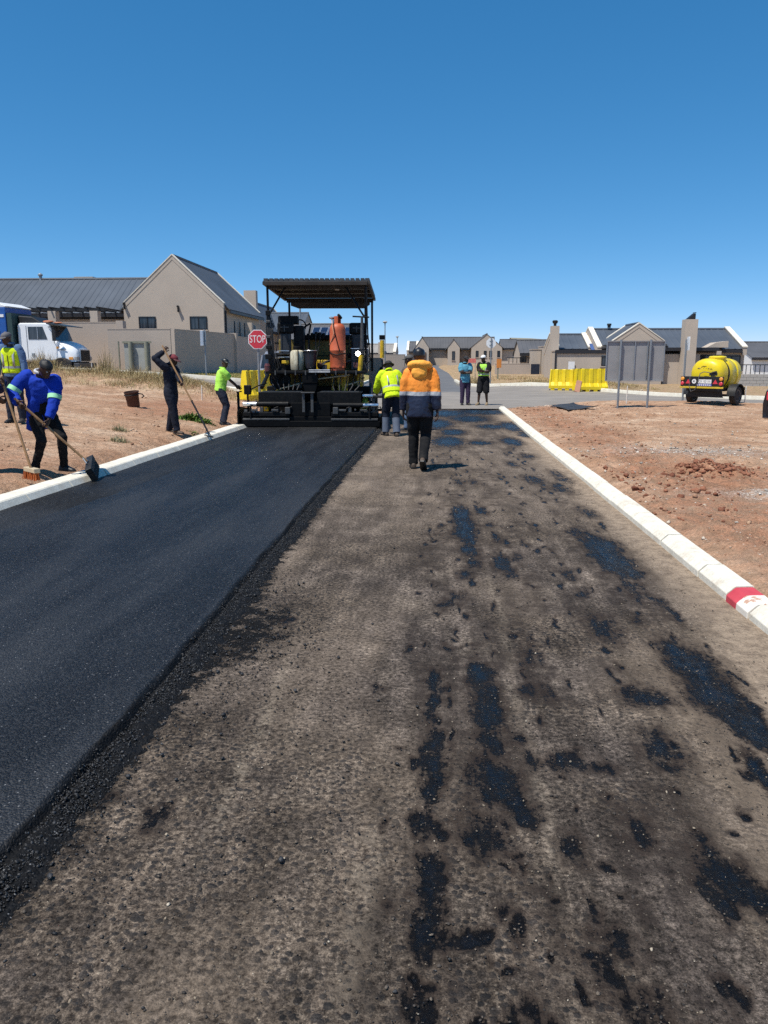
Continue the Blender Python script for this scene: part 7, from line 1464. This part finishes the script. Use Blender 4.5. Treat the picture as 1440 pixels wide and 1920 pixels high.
def scatter(name, label, xs, ys, zs, sizes, mat, sub=1, rough=0.06, flat=0.7, sink=0.25, attr=None):
    var = rock_variants(sub, 6, rough, flat); VV, FF, off = [], [], 0; n = len(xs); rng = np.random.default_rng(len(name) * 7 + n)
    which = rng.integers(0, 6, n); ang = rng.uniform(0, 6.28, n); tilt = rng.normal(0, 0.35, n); asp = rng.uniform(0.75, 1.3, n); tone = rng.uniform(0, 1, n); TT = []
    for q, (V, F) in enumerate(var):
        idx = np.where(which == q)[0]
        if not len(idx): continue
        c, s = np.cos(ang[idx])[:, None], np.sin(ang[idx])[:, None]; ct, st = np.cos(tilt[idx])[:, None], np.sin(tilt[idx])[:, None]
        x0, y0, z0 = V[None, :, 0] * asp[idx][:, None], V[None, :, 1] / asp[idx][:, None], V[None, :, 2] + 0 * c
        y1, z1 = y0 * ct - z0 * st, y0 * st + z0 * ct; x2, y2 = x0 * c - y1 * s, x0 * s + y1 * c; S_ = sizes[idx][:, None]
        W_ = np.stack([x2 * S_ + xs[idx][:, None], y2 * S_ + ys[idx][:, None], z1 * S_ + (zs[idx] + sizes[idx] * flat * (1 - 2 * sink))[:, None]], 2)
        VV.append(W_.reshape(-1, 3)); FF.append((F[None] + (np.arange(len(idx)) * len(V))[:, None, None]).reshape(-1, 3) + off); off += len(idx) * len(V); TT.append(np.repeat(tone[idx], len(V)))
    me = mesh_np(name, np.concatenate(VV), np.concatenate(FF)); fattr(me, 'tone', np.concatenate(TT))
    return tag(link(name, me, mat), label, name.replace('_', ' ').split()[-1], kind='stuff')
def tone_mat(name, stops, rough=0.9, spec=0.25, bs=60):
    t = NT(name); P = t.pos(); c = t.ramp(t.attr('tone'), stops); c = t.mix(0.6, c, t.ramp(t.noise(P, bs, 4, 0.7), [(0.35, 0.65), (0.65, 1.25)]), 'MULTIPLY')
    return t.out(c, rough, t.bump(t.noise(P, bs * 1.5, 3), 0.4, 0.01), spec=spec)
R = RNG
def onpoly_ok(x, y): return ~inpoly(x, y, CROSS)
# right verge: soil clods
n = 7500; x = 2.24 + R.gamma(1.3, 1.9, n); y = 3.6 + 24 * R.power(1.3, n); k = onpoly_ok(x, y) & (x < 15); x, y = x[k], y[k]
keep = fbm(x * 0.8, y * 0.8, 3, 200) + 0.6 * np.exp(-((x - 3.4) / 1.2) ** 2) > R.uniform(-0.5, 0.6, len(x)); x, y = x[keep], y[keep]
s = 0.006 + 0.010 * R.pareto(2.8, len(x)); s = np.where(s > 0.05, 0.05 * R.uniform(0.4, 1, len(x)), s)
M_clod = tone_mat('soil_clod', [(0.0, (0.21, 0.095, 0.055)), (0.5, (0.33, 0.185, 0.115)), (0.85, (0.42, 0.28, 0.18)), (1.0, (0.55, 0.47, 0.38))])
scatter('soil_clods', 'loose red soil clods on the verge behind the right kerb', x, y, ground_z(x, y), s, M_clod, 1, 0.2, 0.7, 0.3)
# dug heap: bigger clods
n = 700; x = np.where(R.uniform(size=n) < 0.6, R.normal(3.8, 0.26, n), R.normal(3.4, 0.9, n)); y = np.where(np.abs(x - 3.8) < 0.5, R.normal(10.7, 0.24, n), R.normal(10.0, 1.1, n)); x = np.maximum(x, 2.4); s = 0.010 + 0.014 * R.pareto(2.4, n); s = np.where(s > 0.06, 0.06 * R.uniform(0.3, 1, n), s)
scatter('heap_clods', 'heap of dug dark red clods beside the right kerb', x, y, ground_z(x, y), s, tone_mat('red_clod', [(0.0, (0.15, 0.055, 0.032)), (1.0, (0.31, 0.135, 0.078))]), 2, 0.14, 0.75, 0.3)
# pale stones and gravel
n = 2600; x = np.concatenate([R.normal(4.4, 1.2, 700), R.normal(3.3, 0.9, 1000), R.uniform(2.4, 11, 900)]); y = np.concatenate([R.normal(13.2, 0.7, 700), R.normal(27.0, 0.6, 1000), R.uniform(4, 26, 900)])
k = onpoly_ok(x, y) & (x > rk(y) + 0.32); x, y = x[k], y[k]; s = np.minimum(0.008 + 0.009 * R.pareto(2.8, len(x)), 0.035)
scatter('pale_gravel', 'pale grey gravel chips strewn over the right verge', x, y, ground_z(x, y), s, tone_mat('pale_stone', [(0.0, (0.26, 0.24, 0.21)), (0.7, (0.50, 0.45, 0.38)), (1.0, (0.68, 0.63, 0.55))]), 1, 0.14, 0.6, 0.25)
# left bank
n = 3600; x = -4.95 - R.gamma(1.6, 2.2, n); y = 5 + 24 * R.power(1.4, n); k = (x > -17); x, y = x[k], y[k]
keep = fbm(x * 0.7, y * 0.7, 3, 210) + 0.5 * np.exp(-((x + 5.8) / 0.9) ** 2) > R.uniform(-0.3, 0.7, len(x)); x, y = x[keep], y[keep]; s = np.minimum(0.007 + 0.011 * R.pareto(2.7, len(x)), 0.04)
scatter('bank_clods', 'loose brown clods and stones on the left dirt bank', x, y, ground_z(x, y), s, tone_mat('bank_clod', [(0.0, (0.19, 0.10, 0.06)), (0.6, (0.34, 0.21, 0.13)), (1.0, (0.52, 0.42, 0.32))]), 1, 0.2, 0.7, 0.3)
# bright rubble by the junction barriers
n = 220; x = R.normal(8.6, 0.7, n); y = R.normal(39.6, 0.5, n); k = onpoly_ok(x, y); x, y = x[k], y[k]; s = np.minimum(0.03 + 0.03 * R.pareto(2.5, len(x)), 0.16)
scatter('pale_rubble', 'pale broken rubble on the ground beside the yellow barriers', x, y, Hs(x, y), s, tone_mat('rubble', [(0.0, (0.30, 0.24, 0.18)), (1.0, (0.60, 0.52, 0.42))], bs=20), 1, 0.08, 0.6, 0.25)
# hot asphalt crumbs along the ragged mat edge
n = 20000; y = 1.2 + 16.8 * R.power(0.62, n); x = toe(y) + np.where(R.uniform(size=n) < 0.80, R.uniform(-0.105, 0.012, n), np.abs(R.normal(0, 0.05, n)) + 0.008)
u = x - toe(y); z = np.where(u < 0.05, pz(u), 0.0); z = np.maximum(z, 0.0); s = (0.0035 + 0.0022 * R.pareto(3.0, n)); s = np.minimum(s, 0.011) * np.where(u > 0.03, 0.8, 1)
M_crumb = tone_mat('asphalt_crumb', [(0.0, (0.006, 0.006, 0.0065)), (0.8, (0.016, 0.016, 0.017)), (1.0, (0.04, 0.04, 0.042))], 0.5, 0.5, 150)
scatter('asphalt_crumbs', 'black asphalt crumbs along the ragged right edge of the fresh mat', x, y, z, s, M_crumb, 1, 0.16, 0.8, 0.3)
n = 2600; x = np.concatenate([R.normal(-1.02, 0.22, 1500), R.uniform(-1.25, 0.2, 500), R.normal(-1.12, 0.12, 600)]); y = np.concatenate([R.normal(4.35, 0.6, 1500), 1.3 + 6 * R.power(0.8, 500), R.uniform(1.3, 6, 600)]); k = x > toe(y) + 0.02; x, y = x[k], y[k]
s = np.minimum(0.003 + 0.003 * R.pareto(3.0, len(x)), 0.014)
scatter('spilt_crumbs', 'black asphalt crumbs spilt over the old surface beside the mat', x, y, 0.002 + 0 * x, s, M_crumb, 1, 0.16, 0.8, 0.25)
# loose chippings on the old surface
n = 9000; y = 1.3 + 9 * R.power(0.55, n); x = R.uniform(-1.2, 1.85, n); s = np.minimum(0.0028 + 0.0028 * R.pareto(3.0, n), 0.008)
scatter('loose_chippings', 'loose brown and grey stone chippings on the old road surface', x, y, 0.001 + 0 * x, s, tone_mat('chipping', [(0.0, (0.030, 0.027, 0.025)), (0.55, (0.085, 0.070, 0.058)), (0.9, (0.17, 0.135, 0.10)), (0.97, (0.30, 0.24, 0.17)), (1.0, (0.55, 0.48, 0.38))], 0.8, 0.3, 120), 1, 0.16, 0.65, 0.35)

# ------------------------------------------------------------------ grass and weeds
def blades(bx, by, bz, h, lean, width, rng):
    n = len(bx); a = rng.uniform(0, 6.28, n); dx, dy = np.cos(a), np.sin(a); l = np.abs(rng.normal(0, lean, n)) * h
    px, py = -dy * width / 2, dx * width / 2
    P0 = np.stack([bx - px, by - py, bz], 1); P1 = np.stack([bx + px, by + py, bz], 1)
    m_ = lambda s, q: np.stack([bx + dx * l * s + q * px * 0.7, by + dy * l * s + q * py * 0.7, bz + h * (0.6 if s < 0.5 else 1) * (1 - 0.25 * np.minimum(1, l / h) ** 2)], 1)
    P2, P3 = m_(0.35, 1), m_(0.35, -1); P4 = m_(1.0, 0)
    V = np.stack([P0, P1, P2, P3, P4], 1).reshape(-1, 3); o = np.arange(n)[:, None] * 5
    F = np.concatenate([o + np.array([[0, 1, 2]]), o + np.array([[0, 2, 3]]), o + np.array([[3, 2, 4]])])
    return V, F
def grass_obj(name, label, cx, cy, per, spread, hmin, hmax, mat, zf=ground_z, lean=0.5, width=0.012, seed=1, kind='stuff', cat='grass'):
    rng = np.random.default_rng(seed); n = len(cx) * per; bx = np.repeat(cx, per) + rng.normal(0, spread, n); by = np.repeat(cy, per) + rng.normal(0, spread, n)
    hh = np.repeat(rng.uniform(0.5, 1, len(cx)), per) * rng.uniform(hmin, hmax, n)
    V, F = blades(bx, by, zf(bx, by) - 0.01, hh, lean, width, rng); me = mesh_np(name, V, F)
    fattr(me, 'tone', np.repeat(rng.uniform(0, 1, n), 5)); return tag(link(name, me, mat), label, cat, kind=kind)
def leaf_mat(name, stops):
    t = NT(name); c = t.ramp(t.attr('tone'), stops); m = t.out(c, 0.8, spec=0.2); t.b.inputs['Transmission Weight'].default_value = 0.0; return m
M_straw = leaf_mat('dry_straw', [(0.0, (0.20, 0.14, 0.065)), (0.5, (0.38, 0.285, 0.145)), (0.85, (0.50, 0.40, 0.22)), (1.0, (0.24, 0.23, 0.08))])
M_weed = leaf_mat('green_weed', [(0.0, (0.035, 0.075, 0.015)), (0.6, (0.09, 0.17, 0.03)), (1.0, (0.20, 0.25, 0.06))])
rng = np.random.default_rng(5)
cx = rng.uniform(-24, -5.6, 2600); cy = 27.2 + 0.05 * (-6 - cx) + rng.normal(0.4, 1.1, 2600); d = fbm(cx * 0.5, cy * 0.5, 3, 300) > rng.uniform(-0.55, 0.35, 2600); d &= ~inpoly(cx, cy, CROSS) & ~((cx > -7.5) & (cy > 26.8)); cx, cy = cx[d], cy[d]
grass_obj('dry_grass', 'dry straw coloured grass along the top of the left bank', cx, cy, 24, 0.16, 0.06, 0.30, M_straw, seed=6, width=0.011, lean=0.8)
cx = np.concatenate([rng.uniform(2.6, 9.5, 800), rng.uniform(5.5, 12, 700)]); cy = np.concatenate([rng.uniform(46, 66, 800), rng.uniform(41, 53, 700)]); d = ~inpoly(cx, cy, CROSS) & (fbm(cx * 0.4, cy * 0.4, 3, 310) > rng.uniform(-0.6, 0.5, len(cx))); cx, cy = cx[d], cy[d]
grass_obj('verge_grass', 'short dry grass on the far verge behind the standing men', cx, cy, 10, 0.18, 0.05, 0.22, M_straw, zf=Hs, seed=8, width=0.022)
cx = rng.uniform(-13.2, -6.2, 900); cy = rng.uniform(37.8, 47, 900); d = ~inpoly(cx, cy, CROSS) & (fbm(cx * 0.5, cy * 0.5, 3, 320) > rng.uniform(-0.7, 0.3, 900)); cx, cy = cx[d], cy[d]
grass_obj('lawn_grass', 'patchy yellow green grass in front of the shaded wall', cx, cy, 9, 0.2, 0.05, 0.16, leaf_mat('lawn_blade', [(0.0, (0.13, 0.16, 0.03)), (0.6, (0.32, 0.27, 0.10)), (1.0, (0.44, 0.36, 0.17))]), zf=Hs, seed=9, width=0.022)
def weed(name, label, x, y, r, h, n, mat, cat='weed', stems=True, width=0.02, lean=0.8, group=None):
    w_ = thing(name, label, cat, (0, 0, 0), 0, group); rg = np.random.default_rng(int(abs(x * 100 + y * 10)))
    bx = x + rg.normal(0, r, n); by = y + rg.normal(0, r, n); hh = h * rg.uniform(0.35, 1, n) * np.exp(-((bx - x) ** 2 + (by - y) ** 2) / (2.5 * r * r))
    V, F = blades(bx, by, ground_z(bx, by) - 0.01, hh, lean, width, rg); me = mesh_np('foliage', V, F); fattr(me, 'tone', np.repeat(rg.uniform(0, 1, n), 5)); tag(link('foliage', me, mat, w_), kind='stuff')
    if stems:
        m = MB(); leaves_v, leaves_f = [], []
        for k in range(9):
            a = rg.uniform(0, 6.28); q = r * rg.uniform(0.1, 0.8); p0 = Vector((x + q * 0.3 * math.cos(a), y + q * 0.3 * math.sin(a), float(ground_z(x, y)) - 0.02)); p1 = p0 + Vector((q * math.cos(a), q * math.sin(a), h * rg.uniform(0.6, 1.1))); m.tube([p0, p0.lerp(p1, 0.5) + Vector((0.02, 0, 0.02)), p1], [0.008, 0.006, 0.003], 5)
        m.build('stem', simple('dry_stem', (0.26, 0.19, 0.10), 0.9), w_, fix=False)
    return w_
weed('green_weed', 'larger patch of leafy green weeds beside the maroon capped worker', -5.75, 18.2, 0.22, 0.22, 420, M_weed, stems=False, width=0.05, lean=1.4)
weed('green_weed', 'small leafy green weed left of the lime shirted worker', -5.35, 17.9, 0.12, 0.16, 200, M_weed, stems=False, width=0.04, lean=1.4)
weed('green_weed', 'trodden yellow green weed by the rake on the left kerb', -5.0, 16.1, 0.15, 0.07, 140, M_weed, stems=False, width=0.03, lean=1.6)
weed('grass_tuft', 'upper dry grey green tuft on the left dirt below the bucket', -6.15, 14.8, 0.10, 0.2, 170, leaf_mat('grey_tuft', [(0.0, (0.10, 0.11, 0.05)), (1.0, (0.36, 0.33, 0.20))]), 'grass', False, 0.012)
weed('grass_tuft', 'lower dry grey green tuft on the left dirt close to the kerb', -5.62, 13.5, 0.11, 0.19, 190, leaf_mat('grey_tuft2', [(0.0, (0.10, 0.11, 0.05)), (1.0, (0.36, 0.33, 0.20))]), 'grass', False, 0.012)
for lab, x, y, r, h, n in (('bushy dry shrub in front of the door of the white truck', -14.6, 28.6, 0.45, 0.95, 900), ('tall thin dry weed in front of the grille of the white truck', -12.2, 28.6, 0.32, 1.05, 420), ('low dry shrub on the bank left of the maroon capped worker', -9.7, 28.2, 0.55, 0.6, 700), ('dry shrub on the bank under the notice board', -10.9, 28.4, 0.5, 0.55, 600), ('thin dry bush beside the two standing men', 0.9 + 1.6, 50.5, 0.6, 1.0, 700)):
    weed('dry_shrub', lab, x, y, r, h, n, M_straw, 'shrub', True, 0.014, 0.7, 'dry shrubs')
